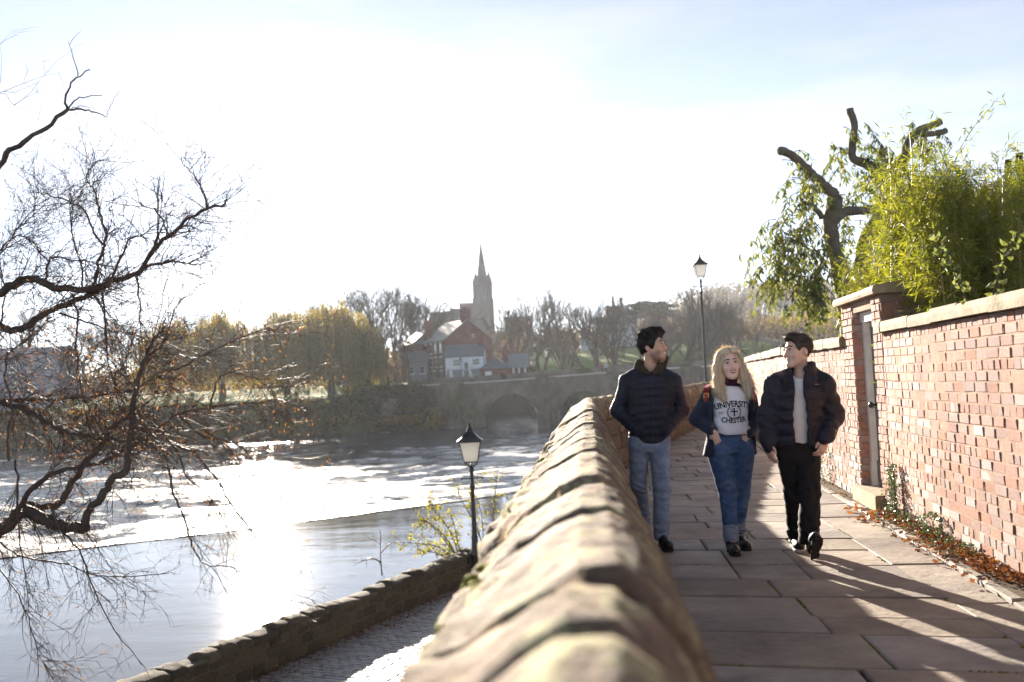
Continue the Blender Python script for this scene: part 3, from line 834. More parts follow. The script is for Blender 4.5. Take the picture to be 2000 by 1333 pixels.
def coping_run(t, y0, y1, z, over=.06, th=.100, lens=(.55, .95), wdt=.34):
    y = y0
    while y < y1 - .02:
        L = min(r_.uniform(*lens), y1 - y)
        if y1 - (y + L) < .15: L = y1 - y
        a, c = wp(y + .003), wp(y + L - .003); d, rt = frame2(a, c); b = MB()
        zz = z + r_.uniform(-.006, .006); tt = th + r_.uniform(-.008, .008); oo = over + r_.uniform(-.008, .008)
        poly = [Vector((0, 0, 0))] * 0
        pr = [(-oo, 0), (-oo - .004, tt * .5), (-oo, tt - .012), (-oo + .014, tt), (wdt - over - .014, tt + .01), (wdt - over, tt), (wdt - over, 0)]
        b.prism([a + rt * x + Vector((0, 0, zz + q)) for x, q in pr], c - a)
        mk('coping_stone', b, 'wall_coping', t)
        y += L
coping_run(nw, -8.0, PR0 + .06, WTOP + .004)
# beyond the gateway
fw, pcs = brick_wall('brick_wall', 'lower curving brick wall with stone coping beyond the gateway, behind the walkers', wp(PL1), wp(15.5), NC - 1, wp(13), 0, r_)
lay_bricks(wp(15.5), wp(24.0), 0, NC - 1, 0, fw, lambda p, sz, a, tl, g, r: pcs.append((p, sz, a, tl, g)), r_)
lay_bricks(wp(24.0), wp(33.0), 0, NC - 1, 0, fw, lambda p, sz, a, tl, g, r: pcs.append((p, sz, a, tl, g)), r_)
emit(fw, pcs, 300)
for (a_, c_) in ((PL1, 15.5), (15.5, 24), (24, 33)): core_wall(fw, a_, c_, .22, (NC - 1) * CH)
coping_run(fw, PL1 - .03, 15.5, (NC - 1) * CH + .004, .05, .12, (.22, .55)); coping_run(fw, 15.5, 24, (NC - 1) * CH + .004, .05, .12, (.3, .6)); coping_run(fw, 24, 33, (NC - 1) * CH + .004, .05, .12, (.5, .9))

# ================================================================== the gateway: two piers under one coping, door between
gt = thing('brick_gateway', 'red brick gateway with two piers and stone cap slabs around narrow door', 'gateway', wp(10.3))
GD, GR = frame2(wp(PR0), wp(PL1)); GA = math.atan2(GD.y, GD.x); PT = 28
gp = []
def gch(p, sz, a, tl, g, r): gp.append((p, sz, a, tl, g))
PD = .46                                               # pier depth
def pier(ya, yb):
    a, c = wp(ya), wp(yb)
    lay_bricks(a, c, 0, PT, .004, gt, gch, r_)                                   # face to the path
    lay_bricks(a + GR * PD, a, 0, PT, .0, gt, gch, r_)                           # end nearer the camera
    lay_bricks(c, c + GR * PD, 0, PT, .0, gt, gch, r_)
    lay_bricks(c + GR * PD, a + GR * PD, 0, PT, .0, gt, gch, r_)
    b = MB(); b.prism([a + GD * .012 + GR * .012, c - GD * .012 + GR * .012, c - GD * .012 + GR * (PD - .012), a + GD * .012 + GR * (PD - .012)], (0, 0, PT * CH)); mk('mortar_core', b, 'brick_mortar', gt)
pier(PR0, DOOR0); pier(DOOR1, PL1)
# pieces that would lie inside the adjoining walls are dropped; keep 300 singles
emit(gt, [q for q in gp], 300)
b = MB(); a, c = wp(DOOR0), wp(DOOR1)
b.prism([a + GR * .015 + Vector((0, 0, PT * CH - .11)), c + GR * .015 + Vector((0, 0, PT * CH - .11)), c + GR * (PD - .02) + Vector((0, 0, PT * CH - .11)), a + GR * (PD - .02) + Vector((0, 0, PT * CH - .11))], (0, 0, .108)); mk('lintel', b, 'brick_mortar', gt)
def cap(ya, yb, o1, o2, z, hump):
    a, c = wp(ya) - GD * 0 , wp(yb); b = MB(); n = 8
    L = (c - a).length
    pr = [(-.075, 0), (-.085, .03), (-.075, .07), (-.06, .08)] + [(x, .08 + hump * math.sin(math.pi * (x + .06) / (PD + .12))) for x in np.linspace(0, PD, 5)] + [(PD + .06, .08), (PD + .08, .04), (PD + .07, 0)]
    b.prism([a + GR * x + Vector((0, 0, z + q)) for x, q in pr], c - a)
    return mk('cap_stone', b, 'wall_coping', gt)
cap(PR0 - .07, DOOR0 + .10, 0, 0, PT * CH + .003, .03); cap(DOOR0 + .108, PL1 + .06, 0, 0, PT * CH + .001, .015)

mat('white_paint', (0.62, 0.60, 0.57), (0.76, 0.75, 0.72), 7, 0.6, 0.002, 60, 0.4, c3=(0.36, 0.30, 0.24), c3scale=6, c3lo=0.62, c3hi=0.72)
mat('door_paint', (0.10, 0.11, 0.11), (0.17, 0.18, 0.18), 5, 0.55, 0.002, 50, 0.4, stretch=(1, 1, .15))
mat('black_iron', (0.012, 0.014, 0.014), (0.022, 0.024, 0.023), 20, 0.38, 0.001, 120, 0.5)
mat('step_stone', (0.30, 0.26, 0.17), (0.42, 0.37, 0.27), 5, 0.9, 0.006, 30, 0.2)
mat('brass', (0.45, 0.30, 0.10), None, rough=0.3, metallic=1.0)
dr = thing('garden_door', 'narrow grey plank door in flaking white frame, set back in brick gateway', 'door', wp(10.3))
def gbox(y0, y1, d0, d1, z0, z1, name, m, parent):
    b = MB(); a, c = wp(y0), wp(y1)
    b.prism([a + GR * d0 + Vector((0, 0, z0)), c + GR * d0 + Vector((0, 0, z0)), c + GR * d1 + Vector((0, 0, z0)), a + GR * d1 + Vector((0, 0, z0))], (0, 0, z1 - z0))
    return mk(name, b, m, parent)
DT = PT * CH - .115
gbox(DOOR0 + .004, DOOR0 + .09, .10, .20, .19, DT, 'frame_post', 'white_paint', dr); gbox(DOOR1 - .09, DOOR1 - .004, .10, .20, .19, DT, 'frame_post', 'white_paint', dr)
gbox(DOOR0 + .004, DOOR1 - .004, .085, .205, DT - .10, DT, 'frame_head', 'white_paint', dr)
gbox(DOOR1 - .105, DOOR1 - .002, .09, .21, .15, .40, 'post_plinth', 'white_paint', dr)
npl = 6; pw = (DOOR1 - DOOR0 - .19) / npl
for k in range(npl):
    gbox(DOOR0 + .095 + k * pw + .003, DOOR0 + .095 + (k + 1) * pw - .003, .16 + (k % 2) * .003, .19, .2, DT - .105, 'plank', 'door_paint', dr)
gbox(DOOR0 + .095, DOOR1 - .095, .145, .158, .2, .42, 'kick_board', 'door_paint', dr)
b = MB(); p = wp(DOOR1 - .2) + GR * .15 + Vector((0, 0, 1.02)); b.lathe([(.012, 0), (.012, .03), (.03, .04), (.034, .058), (.022, .075), (.004, .08)], p, 12, Matrix.Rotation(-math.pi / 2, 3, 'Y')); b.smooth = True; mk('knob', b, 'black_iron', dr)
gbox(DOOR0 + .1, DOOR0 + .17, .13, .158, 1.55, 1.62, 'latch_plate', 'white_paint', dr)
stp = MB(); a, c = wp(DOOR0 - .06), wp(DOOR1 + .06)
stp.prism([a - GR * .09, c - GR * .09, c + GR * .44, a + GR * .44], (0, 0, .145)); stp.prism([a - GR * .082 + GD * .01 + Vector((0, 0, .145)), c - GR * .082 - GD * .01 + Vector((0, 0, .145)), c + GR * .43 + Vector((0, 0, .145)), a + GR * .43 + Vector((0, 0, .145))], (0, 0, .012))
tag(mk('door_step', stp, 'step_stone', None, base=wp(10.3)), 'pale sandstone step at foot of the garden door', 'step')
# ================================================================== street lamps
leafmat('lamp_glass', (0.78, 0.78, 0.76), (0.8, 0.8, 0.78), .6, rough=.15, gloss=.1)
def street_lamp(label, base, H, lw=.50, group=None, detail=True, cross=True):
    """cast-iron lamp: column, ladder bar, four-sided lantern (frame, panes, hood, finial); H to the finial tip"""
    base = Vector(base); t = thing('street_lamp', label, 'lamp', base, group)
    hl = .62 * lw / .5                       # lantern body height
    top = H - .36 * lw / .5 - hl             # where the lantern starts
    n = 12 if detail else 8
    c = MB(); k = lw / .5
    prof = [(.15, 0), (.15, .10), (.12, .14), (.11, .55), (.13, .60), (.13, .66), (.085, .72), (.07, .95), (.08, 1.0), (.06, 1.05),
            (.05, 1.5), (.047, top * .7), (.042, top - .52), (.065, top - .5), (.065, top - .46), (.042, top - .44), (.040, top - .16), (.058, top - .14), (.058, top - .08), (.03, top - .02), (.025, top + .02)]
    c.lathe([(r * k, z) for r, z in prof], base, n); c.smooth = True; mk('column', c, 'black_iron', t)
    if cross:
        b = MB(); b.tube([base + Vector((-.24 * k, 0, top - .3)), base + Vector((.24 * k, 0, top - .3))], .014, 6)
        for s_ in (-1, 1): b.lathe([(.005, -.03), (.024, -.01), (.024, .01), (.005, .03)], base + Vector((s_ * .24 * k, 0, top - .3)), 8)
        mk('ladder_bar', b, 'black_iron', t)
    b = MB()                                  # cradle
    w0, w1 = .15 * k, lw * .47
    for sx in (-1, 1):
        for sy in (-1, 1):
            b.tube([base + Vector((0, 0, top - .06)), base + Vector((sx * .10 * k, sy * .10 * k, top - .0)), base + Vector((sx * w0, sy * w0, top + .08 * k))], .012, 5)
    mk('cradle', b, 'black_iron', t)
    z0, z1 = top + .08 * k, top + .08 * k + hl * .72
    f = MB()
    cs = [(sx, sy) for sx, sy in ((-1, -1), (1, -1), (1, 1), (-1, 1))]
    for i, (sx, sy) in enumerate(cs):
        a, c2 = base + Vector((sx * w0, sy * w0, z0)), base + Vector((sx * w1, sy * w1, z1)); f.tube([a, c2], .013, 4)
        nx_, ny_ = cs[(i + 1) % 4]
        f.tube([a, base + Vector((nx_ * w0, ny_ * w0, z0))], .014, 4); f.tube([c2, base + Vector((nx_ * w1, ny_ * w1, z1))], .017, 4)
        m0 = (a + base + Vector((nx_ * w0, ny_ * w0, z0))) / 2; m1 = (c2 + base + Vector((nx_ * w1, ny_ * w1, z1))) / 2
    lan = mk('lantern_frame', f, 'black_iron', t)
    for i, (sx, sy) in enumerate(cs):
        nx_, ny_ = cs[(i + 1) % 4]; g = MB()
        e = .985
        g.add([base + Vector((sx * w0 * e, sy * w0 * e, z0 + .01)), base + Vector((nx_ * w0 * e, ny_ * w0 * e, z0 + .01)), base + Vector((nx_ * w1 * e, ny_ * w1 * e, z1 - .01)), base + Vector((sx * w1 * e, sy * w1 * e, z1 - .01))], [(0, 1, 2, 3)])
        mk('pane', g, 'lamp_glass', lan)
    h = MB(); q2 = math.sqrt(2)
    h.lathe([(w1 * q2 * 1.22, z1 + .012), (w1 * q2 * 1.22, z1 + .03), (w1 * q2 * .8, z1 + .10 * k), (w1 * q2 * .42, z1 + .20 * k), (w1 * q2 * .33, z1 + .22 * k)], base, 4, None, 0, math.pi / 4); mk('hood', h, 'black_iron', t)
    h = MB(); h.lathe([(.085 * k, z1 + .21 * k), (.09 * k, z1 + .25 * k), (.05 * k, z1 + .31 * k), (.028 * k, z1 + .34 * k), (.04 * k, z1 + .38 * k), (.02 * k, z1 + .42 * k), (.008 * k, H + .0)], base, n); h.smooth = True; mk('finial', h, 'black_iron', t)
    return t
lp = at(931, 1140, 22.6); lp.z = LANE_Z
tp = at(907, 826, 22.6)
street_lamp('black lamp post with pale glass lantern standing on cobbled lane by the river wall', (lp.x, lp.y, LANE_Z + .02), tp.z - LANE_Z, .50)
tp = at(1368, 496, 36.0); 
street_lamp('tall black lamp post on the path, rising behind the blonde walker', (at(1379, 740, 36).x, 36.0, -.02), tp.z + .02, .46)

# ================================================================== the old bridge
mat('bridge_stone', (0.11, 0.088, 0.072), (0.25, 0.20, 0.165), .5, 0.9, 0.06, 2.2, 0.15, c3=(0.07, 0.075, 0.03), c3scale=.16, c3lo=0.5, c3hi=0.64)
mat('bridge_coping_sunlit', (0.58, 0.55, 0.50), (0.68, 0.65, 0.60), 1, 0.7, 0.01, 6, 0.3)  # far paler than the bridge stone: the sunlit line put into the coping colour
mat('road', (0.24, 0.235, 0.23), (0.32, 0.31, 0.30), .3, 0.8, 0.004, 5, 0.3)
BY = 170.0; BW = 8.0
br = thing('stone_bridge', 'old red sandstone arched bridge crossing the river behind the people', 'bridge', (8, BY, LOW_Z))
arches = [(-.6, 9.6), (11.6, 8.6), (23.6, 9.6), (36, 9.6), (48.5, 9.6)]
BX0, BX1 = -16.5, 66.0
def deck(x): return 1.15 + .9 * sst(x, -12, 30) - 0.4 * sst(x, 40, 66)        # road level
def arch_z(x):
    for c_, w_ in arches:
        t = (x - c_) / (w_ / 2)
        if abs(t) < 1:
            return LOW_Z - .4 + (5.9) * (1 - abs(t) ** 2.2) ** .5
    return LOW_Z - .6
xsb = sorted(set(list(np.arange(BX0, BX1 + .01, 1.0)) + [c_ + w_ / 2 * t for c_, w_ in arches for t in (-1.0001, -.9999, -.985, -.94, -.86, -.75, -.6, -.45, -.3, -.15, 0, .15, .3, .45, .6, .75, .86, .94, .985, .9999, 1.0001)]))
def bent(x): return BY - 0.12 * (x - 5)                            # the bridge turns a little towards the town
b = MB(); ln = len(xsb)
for x in xsb:
    y = bent(x); zb, zt = arch_z(x), deck(x)
    b.add([(x, y, zb), (x, y, zt), (x, y + BW, zb), (x, y + BW, zt)], [])
for i in range(ln - 1):
    o = 4 * i
    b.f += [(o, o + 4, o + 5, o + 1), (o + 2, o + 3, o + 7, o + 6), (o, o + 2, o + 6, o + 4), (o + 1, o + 5, o + 7, o + 3)]
mk('arcade', b, 'bridge_stone', br)
for c_, w_ in arches:                                             # a proud ring of voussoirs round each arch
    b = MB(); pts = [t for t in np.linspace(-1, 1, 41)]
    def az_(t): return LOW_Z - .4 + 5.9 * (max(0, 1 - abs(t) ** 2.2)) ** .5
    for k in range(40):
        t0, t1 = pts[k], pts[k + 1]
        if az_(t0) < LOW_Z + .3 and az_(t1) < LOW_Z + .3: continue
        q = []
        for t, o_ in ((t0, 0), (t1, 0), (t1, .7), (t0, .7)):
            x = c_ + w_ / 2 * t; z = az_(t); n_ = Vector((t * 1.0, 0, 1.0 - abs(t) * .9)).normalized()
            q.append(Vector((x + n_.x * o_, bent(x) - .14, z + n_.z * o_)))
        b.prism(q, (0, .3, 0))
    mk('arch_ring', b, 'bridge_stone', br)
def bar(x0, x1, yo, wy, z0f, z1f, name, m):
    b = MB(); xs_ = np.arange(x0, x1 + .01, 2.0)
    for x in xs_:
        y = bent(x) + yo; b.add([(x, y, z0f(x)), (x, y, z1f(x)), (x, y + wy, z0f(x)), (x, y + wy, z1f(x))], [])
    for i in range(len(xs_) - 1):
        o = 4 * i; b.f += [(o, o + 4, o + 5, o + 1), (o + 2, o + 3, o + 7, o + 6), (o, o + 2, o + 6, o + 4), (o + 1, o + 5, o + 7, o + 3)]
    n_ = len(b.v); b.f += [(0, 1, 3, 2), (n_ - 4, n_ - 2, n_ - 1, n_ - 3)]
    return mk(name, b, m, br)
bar(BX0, BX1, -.12, .5, lambda x: deck(x) - .2, lambda x: deck(x) + .52, 'near_parapet', 'bridge_stone')
bar(BX0, BX1, -.2, .66, lambda x: deck(x) + .52, lambda x: deck(x) + .68, 'parapet_coping', 'bridge_coping_sunlit')
bar(BX0, BX1, .5, BW - 1, lambda x: deck(x) - .1, lambda x: deck(x) + .03, 'roadway', 'road')
bar(BX0, BX1 + 6, BW - .45, .5, lambda x: deck(x) - .2, lambda x: deck(x) + 1.75, 'far_parapet', 'bridge_stone')
for pc in (-10.5, 5.6, 17.6, 29.8, 42.2, 54.8):                   # cutwaters carried up as refuges
    b = MB(); y = bent(pc); w = 1.9 if pc > 0 else 2.2
    poly = [Vector((pc - w, y + .1, LOW_Z - .6)), Vector((pc, y - 3.0, LOW_Z - .6)), Vector((pc + w, y + .1, LOW_Z - .6))]
    b.prism(poly, (0, 0, deck(pc) - LOW_Z + .6 + .5)); mk('cutwater', b, 'bridge_stone', br)
    b = MB(); b.prism([p + (p - Vector((pc, y - 1, p.z))) * .08 + Vector((0, 0, deck(pc) - LOW_Z + 1.1)) for p in poly], (0, 0, .16)); mk('refuge_coping', b, 'bridge_stone', br)
b = MB(); b.prism([Vector((-23, 172, LOW_Z - 1)), Vector((BX0 + .2, bent(BX0) - .6, LOW_Z - 1)), Vector((BX0 + 4.2, bent(BX0) - .6, LOW_Z - 1)), Vector((BX0 + 4.2, 178, LOW_Z - 1)), Vector((-23, 180, LOW_Z - 1))], (0, 0, 6.6)); mk('abutment', b, 'bridge_stone', br)
for (u, v0, y, lbl) in ((898, 697, BY + BW - .9, 'black lamp with white lantern on the bridge beside the white cottage'), (1066, 680, BY + BW - .9, 'black lamp with white lantern on the bridge in front of dark evergreen shrubs')):
    p = at(u, v0, y); x = p.x
    street_lamp(lbl, (x, bent(x) + BW - .8, deck(x) + .03), p.z - deck(x) - .03, .62, 'lamps on the bridge', False, False)
# railing at the left end of the bridge
rl = thing('railing', 'dark iron railing at the house end of the bridge', 'railing', at(845, 745, 170))
b = MB()
pa, pb = at(822, 735, 169.5), at(872, 727, 169.5)
for k in range(3): b.tube([pa - Vector((0, 0, .5 * k)), pb - Vector((0, 0, .5 * k))], .05, 5)
mk('rail', b, 'black_iron', rl)
for k in range(9):
    p = pa.lerp(pb, k / 8); b = MB(); b.tube([p + Vector((0, 0, .1)), p - Vector((0, 0, 1.6))], .06, 5); mk('post', b, 'black_iron', rl)

# ================================================================== buildings
mat('house_brick', (0.15, 0.07, 0.058), (0.22, 0.105, 0.085), .9, 0.9, 0.02, 9, 0.15, c3=(0.14, 0.07, 0.06), c3scale=.25)
mat('slate', (0.10, 0.105, 0.12), (0.17, 0.175, 0.19), 1.5, 0.45, 0.02, 6, 0.5, stretch=(1, 1, 3))
mat('slate_pale', (0.20, 0.21, 0.21), (0.28, 0.29, 0.28), 1.5, 0.7, 0.02, 6, 0.3)
mat('whitewash', (0.58, 0.60, 0.64), (0.70, 0.72, 0.74), .8, 0.85, 0.01, 6, 0.2)
mat('window_dark', (0.02, 0.024, 0.03), None, rough=0.12, spec=0.6)
mat('trim_white', (0.68, 0.68, 0.68), None, rough=0.7)
mat('church_stone', (0.10, 0.085, 0.08), (0.17, 0.145, 0.135), .25, 0.95, 0.05, 2, 0.1)
mat('church_roof', (0.10, 0.10, 0.105), (0.15, 0.15, 0.155), .4, 0.7, 0.03, 3, 0.3)
mat('render_grey', (0.22, 0.23, 0.28), (0.29, 0.30, 0.35), .4, 0.85, 0.01, 3, 0.2)
class House:
    """walls in a local frame: x along the front, y away from it, z up; origin at the front left foot"""
    def __init__(s, name, label, org, az, cat='house', group=None):
        s.o = Vector(org); s.X = Vector((math.cos(az), math.sin(az), 0)); s.Y = Vector((-math.sin(az), math.cos(az), 0)); s.Z = Vector((0, 0, 1))
        s.t = thing(name, label, cat, org, group)
    def P(s, x, y, z): return s.o + s.X * x + s.Y * y + s.Z * z
    def box(s, x0, x1, y0, y1, z0, z1, name, m, parent=None):
        b = MB(); b.prism([s.P(x0, y0, z0), s.P(x1, y0, z0), s.P(x1, y1, z0), s.P(x0, y1, z0)], s.Z * (z1 - z0)); return mk(name, b, m, parent or s.t)
    def wall(s, pts, m, name='wall', ext=None):
        b = MB(); b.prism([s.P(*p) for p in pts], s.X * ext[0] + s.Y * ext[1]); return mk(name, b, m, s.t)
    def gabled(s, x0, x1, y0, y1, z0, ze, zr, m, rm, axis='x', over=.25, th=.16):
        """a block with a pitched roof; axis is where the ridge runs"""
        b = MB()
        if axis == 'x':
            ym = (y0 + y1) / 2; prof = [(y0, z0), (y1, z0), (y1, ze), (ym, zr), (y0, ze)]
            b.prism([s.P(x0, y, z) for y, z in prof], s.X * (x1 - x0)); mk('wall', b, m, s.t)
            for (ya, sg) in ((y0, -1), (y1, 1)):
                b = MB(); sl = (zr - ze) / (ym - y0)
                b.prism([s.P(x0 - over, ya + sg * over, ze - sl * over + .02), s.P(x0 - over, ym, zr + .02), s.P(x0 - over, ym, zr + th + .02), s.P(x0 - over, ya + sg * over, ze - sl * over + th + .02)], s.X * (x1 - x0 + 2 * over)); r = mk('roof', b, rm, s.t)
        else:
            xm = (x0 + x1) / 2; prof = [(x0, z0), (x1, z0), (x1, ze), (xm, zr), (x0, ze)]
            b.prism([s.P(x, y0, z) for x, z in prof], s.Y * (y1 - y0)); mk('wall', b, m, s.t)
            for (xa, sg) in ((x0, -1), (x1, 1)):
                b = MB(); sl = (zr - ze) / (xm - x0)
                b.prism([s.P(xa + sg * over, y0 - over, ze - sl * over + .02), s.P(xm, y0 - over, zr + .02), s.P(xm, y0 - over, zr + th + .02), s.P(xa + sg * over, y0 - over, ze - sl * over + th + .02)], s.Y * (y1 - y0 + 2 * over)); r = mk('roof', b, rm, s.t)
        return r
    def window(s, x, z, w, h, side='front', d=0.0, trim='trim_white', sill=True, head=True, bars=True):
        """opening drawn as frame + recessed pane on the front (y = d) or on the left side (x = d)"""
        def Q(a, out, z_): return s.P(a, d - out, z_) if side == 'front' else s.P(d - out, a, z_)
        def slab_(a0, a1, z0, z1, o0, o1, name, m, par):
            b = MB(); p = [Q(a0, o0, z0), Q(a1, o0, z0), Q(a1, o0, z1), Q(a0, o0, z1)]; b.prism(p, Q(a0, o1, z0) - p[0]); return mk(name, b, m, par)
        fr = slab_(x - w / 2, x + w / 2, z, z + h, .02, .05, 'window', trim, s.t)
        slab_(x - w / 2 + .09, x + w / 2 - .09, z + .09, z + h - .09, .053, .06, 'pane', 'window_dark', fr)
        if bars: slab_(x - w / 2, x + w / 2, z + h / 2 - .04, z + h / 2 + .04, .05, .08, 'bar', trim, fr)
        if sill: slab_(x - w / 2 - .15, x + w / 2 + .15, z - .22, z - .02, .02, .14, 'sill', trim, fr)
        if head: slab_(x - w / 2 - .15, x + w / 2 + .15, z + h + .02, z + h + .32, .02, .10, 'head', trim, fr)
        return fr
    def chimney(s, x, y, z0, z1, w, d, m='house_brick', pots=2, parent=None):
        c = s.box(x - w / 2, x + w / 2, y - d / 2, y + d / 2, z0, z1, 'chimney', m, parent)
        s.box(x - w / 2 - .1, x + w / 2 + .1, y - d / 2 - .1, y + d / 2 + .1, z1, z1 + .18, 'chimney_cap', m, c)
        for k in range(pots):
            b = MB(); b.lathe([(.16, 0), (.13, .5), (.15, .55)], s.P(x + (k - (pots - 1) / 2) * .5, y, z1 + .18), 8); mk('chimney_pot', b, 'house_brick', c)
        return c

# --- the three-storey brick house by the bridge: gable end towards us, windowed front turned to the left
cn = at(869, 738, 190); az = R(27)
zb = 1.6
h = House('brick_house', 'tall three-storey red brick house with slate roof beside the bridge', (cn.x, cn.y, zb), az)
GW, FL = 10.2, 10.5; ZE, ZR = 8.6, 12.4
h.gabled(0, GW, 0, FL, 0, ZE, ZR, 'house_brick', 'slate_pale', 'y', .3)
for r_i, zz in enumerate((.9, 3.6, 6.3)):
    for k, yy in enumerate((1.5, 4.0, 6.3, 9.0)):
        if r_i == 0 and k == 2: h.window(5.4, .4, 2.0, 2.3, 'left', 0.0, sill=False); continue
        if r_i == 0 and k == 1: continue
        h.window(yy, zz, 1.15, 1.75, 'left', 0.0)
h.chimney(GW / 2, .6, ZR - 1.4, ZR + 1.9, 1.7, 1.0, pots=3)
h.chimney(.9, FL - 1, ZE - .3, ZE + 4.2, 1.3, 1.1, pots=2)
h.window(GW * .62, ZR - 3.4, .5, .6, 'front', 0, bars=False, head=False, sill=False)
h.box(-2.5, 1.5, FL, FL + 6, 0, ZE - .2, 'rear_wing', 'house_brick')
b = MB(); b.prism([h.P(-2.8, FL - .3, ZE - .2), h.P(1.8, FL - .3, ZE - .2), h.P(1.2, FL, ZE + 2.6)], h.Y * 6.6); mk('wing_roof', b, 'slate', h.t)
# --- white cottage
cn = at(871, 737, 183); h = House('white_cottage', 'small white rendered cottage with dark slate roof in front of brick house', (cn.x, cn.y, 1.5), R(-6))
W = 7.0
h.gabled(0, W, 0, 4.6, 0, 5.2, 7.3, 'whitewash', 'slate', 'x', .2)
for (x, z, w_, h_) in ((2.1, 3.5, 1.5, 1.2), (5.7, 3.5, 1.4, 1.2)): h.window(x, z, w_, h_, 'front', 0, 'trim_white', head=False)
for (x, z, w_, h_) in ((2.2, .6, 1.8, 1.9), (5.6, .6, 1.7, 1.9)): h.window(x, z, w_, h_, 'front', 0, 'slate', head=True)
h.box(3.4, 4.3, -.12, 0, .1, 2.6, 'door', 'window_dark'); h.box(.25, .7, -.1, 0, 1.0, 3.0, 'shutter', 'window_dark'); h.box(3.6, 4.2, -.35, -.1, 2.7, 4.0, 'hanging_sign', 'window_dark')
h.chimney(W - .5, 2.3, 6.4, 8.6, .9, .8, pots=1)
# --- brick outbuilding with hipped roof, and its glazed annexe
def hipped(h, x0, x1, y0, y1, z0, ze, zr, m, rm, o=.3):
    h.box(x0, x1, y0, y1, z0, ze, 'wall', m)
    b = MB(); ym = (y0 + y1) / 2; i_ = min((y1 - y0) / 2, (x1 - x0) / 2 - .05)
    b.add([h.P(x0 - o, y0 - o, ze), h.P(x1 + o, y0 - o, ze), h.P(x1 + o, y1 + o, ze), h.P(x0 - o, y1 + o, ze), h.P(x0 + i_, ym, zr), h.P(x1 - i_, ym, zr)], [(0, 1, 5, 4), (1, 2, 5), (2, 3, 4, 5), (3, 0, 4), (3, 2, 1, 0)])
    return mk('roof', b, rm, h.t)
cn = at(939, 733, 182); h = House('brick_outbuilding', 'low red brick outbuilding with hipped slate roof right of the white cottage', (cn.x, cn.y, 1.7), R(-4))
hipped(h, 0, 5.0, 0, 5, 0, 2.5, 4.6, 'house_brick', 'slate'); h.box(.8, 2.0, -.08, 0, .1, 2.0, 'door', 'trim_white')
h.chimney(4.4, 3.4, 3.6, 6.4, .8, .7, pots=1)
cn = at(990, 731, 184); h = House('brick_annexe', 'low brick annexe with pale metal roof and white pilasters beside the bridge', (cn.x, cn.y, 1.8), R(-4))
h.gabled(0, 3.7, 0, 5.5, 0, 2.6, 4.9, 'house_brick', 'slate_pale', 'x', .35)
for x in (.25, 1.25, 2.3, 3.4): h.box(x - .16, x + .16, -.1, 0, .05, 2.5, 'pilaster', 'trim_white')
h.chimney(1.0, 3.8, 4.2, 7.0, .8, .7, pots=1)

# --- the church with its spire
cb = at(945, 640, 372); CY = 372.0
h = House('church', 'red sandstone church with tall pointed spire rising above the trees', (at(927, 640, CY).x, CY, 11.0), R(-2), 'church')
pm = CY / FOC
TW = 36 * pm
ztop = at(943, 557, CY).z - 11.0; ztip = at(938.5, 470, CY).z - 11.0
h.box(0, TW, 0, TW, 0, ztop, 'tower', 'church_stone')
h.box(-.35, TW + .35, -.35, TW + .35, ztop - 7.5, ztop - 7.0, 'string_course', 'church_stone')
for (x0, x1) in ((-.35, .8), (TW - .8, TW + .35)):
    for (y0, y1) in ((-.35, .8), (TW - .8, TW + .35)):
        b = h.box(x0, x1, y0, y1, 0, ztop * .82, 'buttress', 'church_stone')
        b = h.box(x0 + .3, x1 - .3, y0 + .3, y1 - .3, ztop * .82, ztop + .3, 'pinnacle', 'church_stone')
        q = MB(); q.lathe([(.5, 0), (.32, .9), (.04, 3.2)], h.P((x0 + x1) / 2, (y0 + y1) / 2, ztop + .3), 6); mk('pinnacle_tip', q, 'church_stone', b)
for k in range(2):
    q = MB(); x = TW * (.33 + .34 * k); q.prism([h.P(x - .55, -.03, ztop - 6.6), h.P(x + .55, -.03, ztop - 6.6), h.P(x + .55, -.03, ztop - 2.0), h.P(x, -.03, ztop - 1.0), h.P(x - .55, -.03, ztop - 2.0)], h.Y * -.1); mk('belfry_louvre', q, 'window_dark', h.t)
q = MB(); q.lathe([(TW * .44, ztop), (TW * .40, ztop + .8), (TW * .335, ztop + 3.4), (TW * .275, ztop + (ztip - ztop) * .24), (.06, ztip)], h.P(TW / 2, TW / 2, 0), 8, None, 0, math.pi / 8); sp = mk('spire', q, 'church_stone', h.t)
for k in range(4):
    a = k * math.pi / 2 - math.pi / 2; c_ = h.P(TW / 2 + TW * .36 * math.cos(a), TW / 2 + TW * .36 * math.sin(a), ztop + 1.0)
    q = MB(); q.lathe([(1.0, 0), (.9, 2.2), (.05, 4.6)], c_, 4, None, 0, math.pi / 4); mk('lucarne', q, 'church_stone', sp)
for k in range(8):
    a = k * math.pi / 4; c_ = h.P(TW / 2 + TW * .42 * math.cos(a + .39), TW / 2 + TW * .42 * math.sin(a + .39), ztop + .4)
    q = MB(); q.lathe([(.22, 0), (.16, 1.2), (.03, 2.8)], c_, 5); mk('spirelet', q, 'church_stone', sp)
def zz(v, u=900): return at(u, v, CY).z - 11.0
def xx(u): return at(u, 640, CY).x - h.o.x
h.gabled(xx(878), 0, 1, 12, 0, zz(622), zz(601), 'church_stone', 'church_roof', 'x', .2)
h.gabled(xx(839), xx(878), 2, 11, 0, zz(626), zz(606), 'church_stone', 'church_roof', 'x', .2)
h.box(xx(893), -.02, 13, 18, 0, zz(588), 'nave_block', 'church_stone')
for k in range(6): h.box(xx(893) + k * 1.05, xx(893) + k * 1.05 + .6, 13, 13.6, zz(588), zz(588) + .7, 'merlon', 'church_stone')
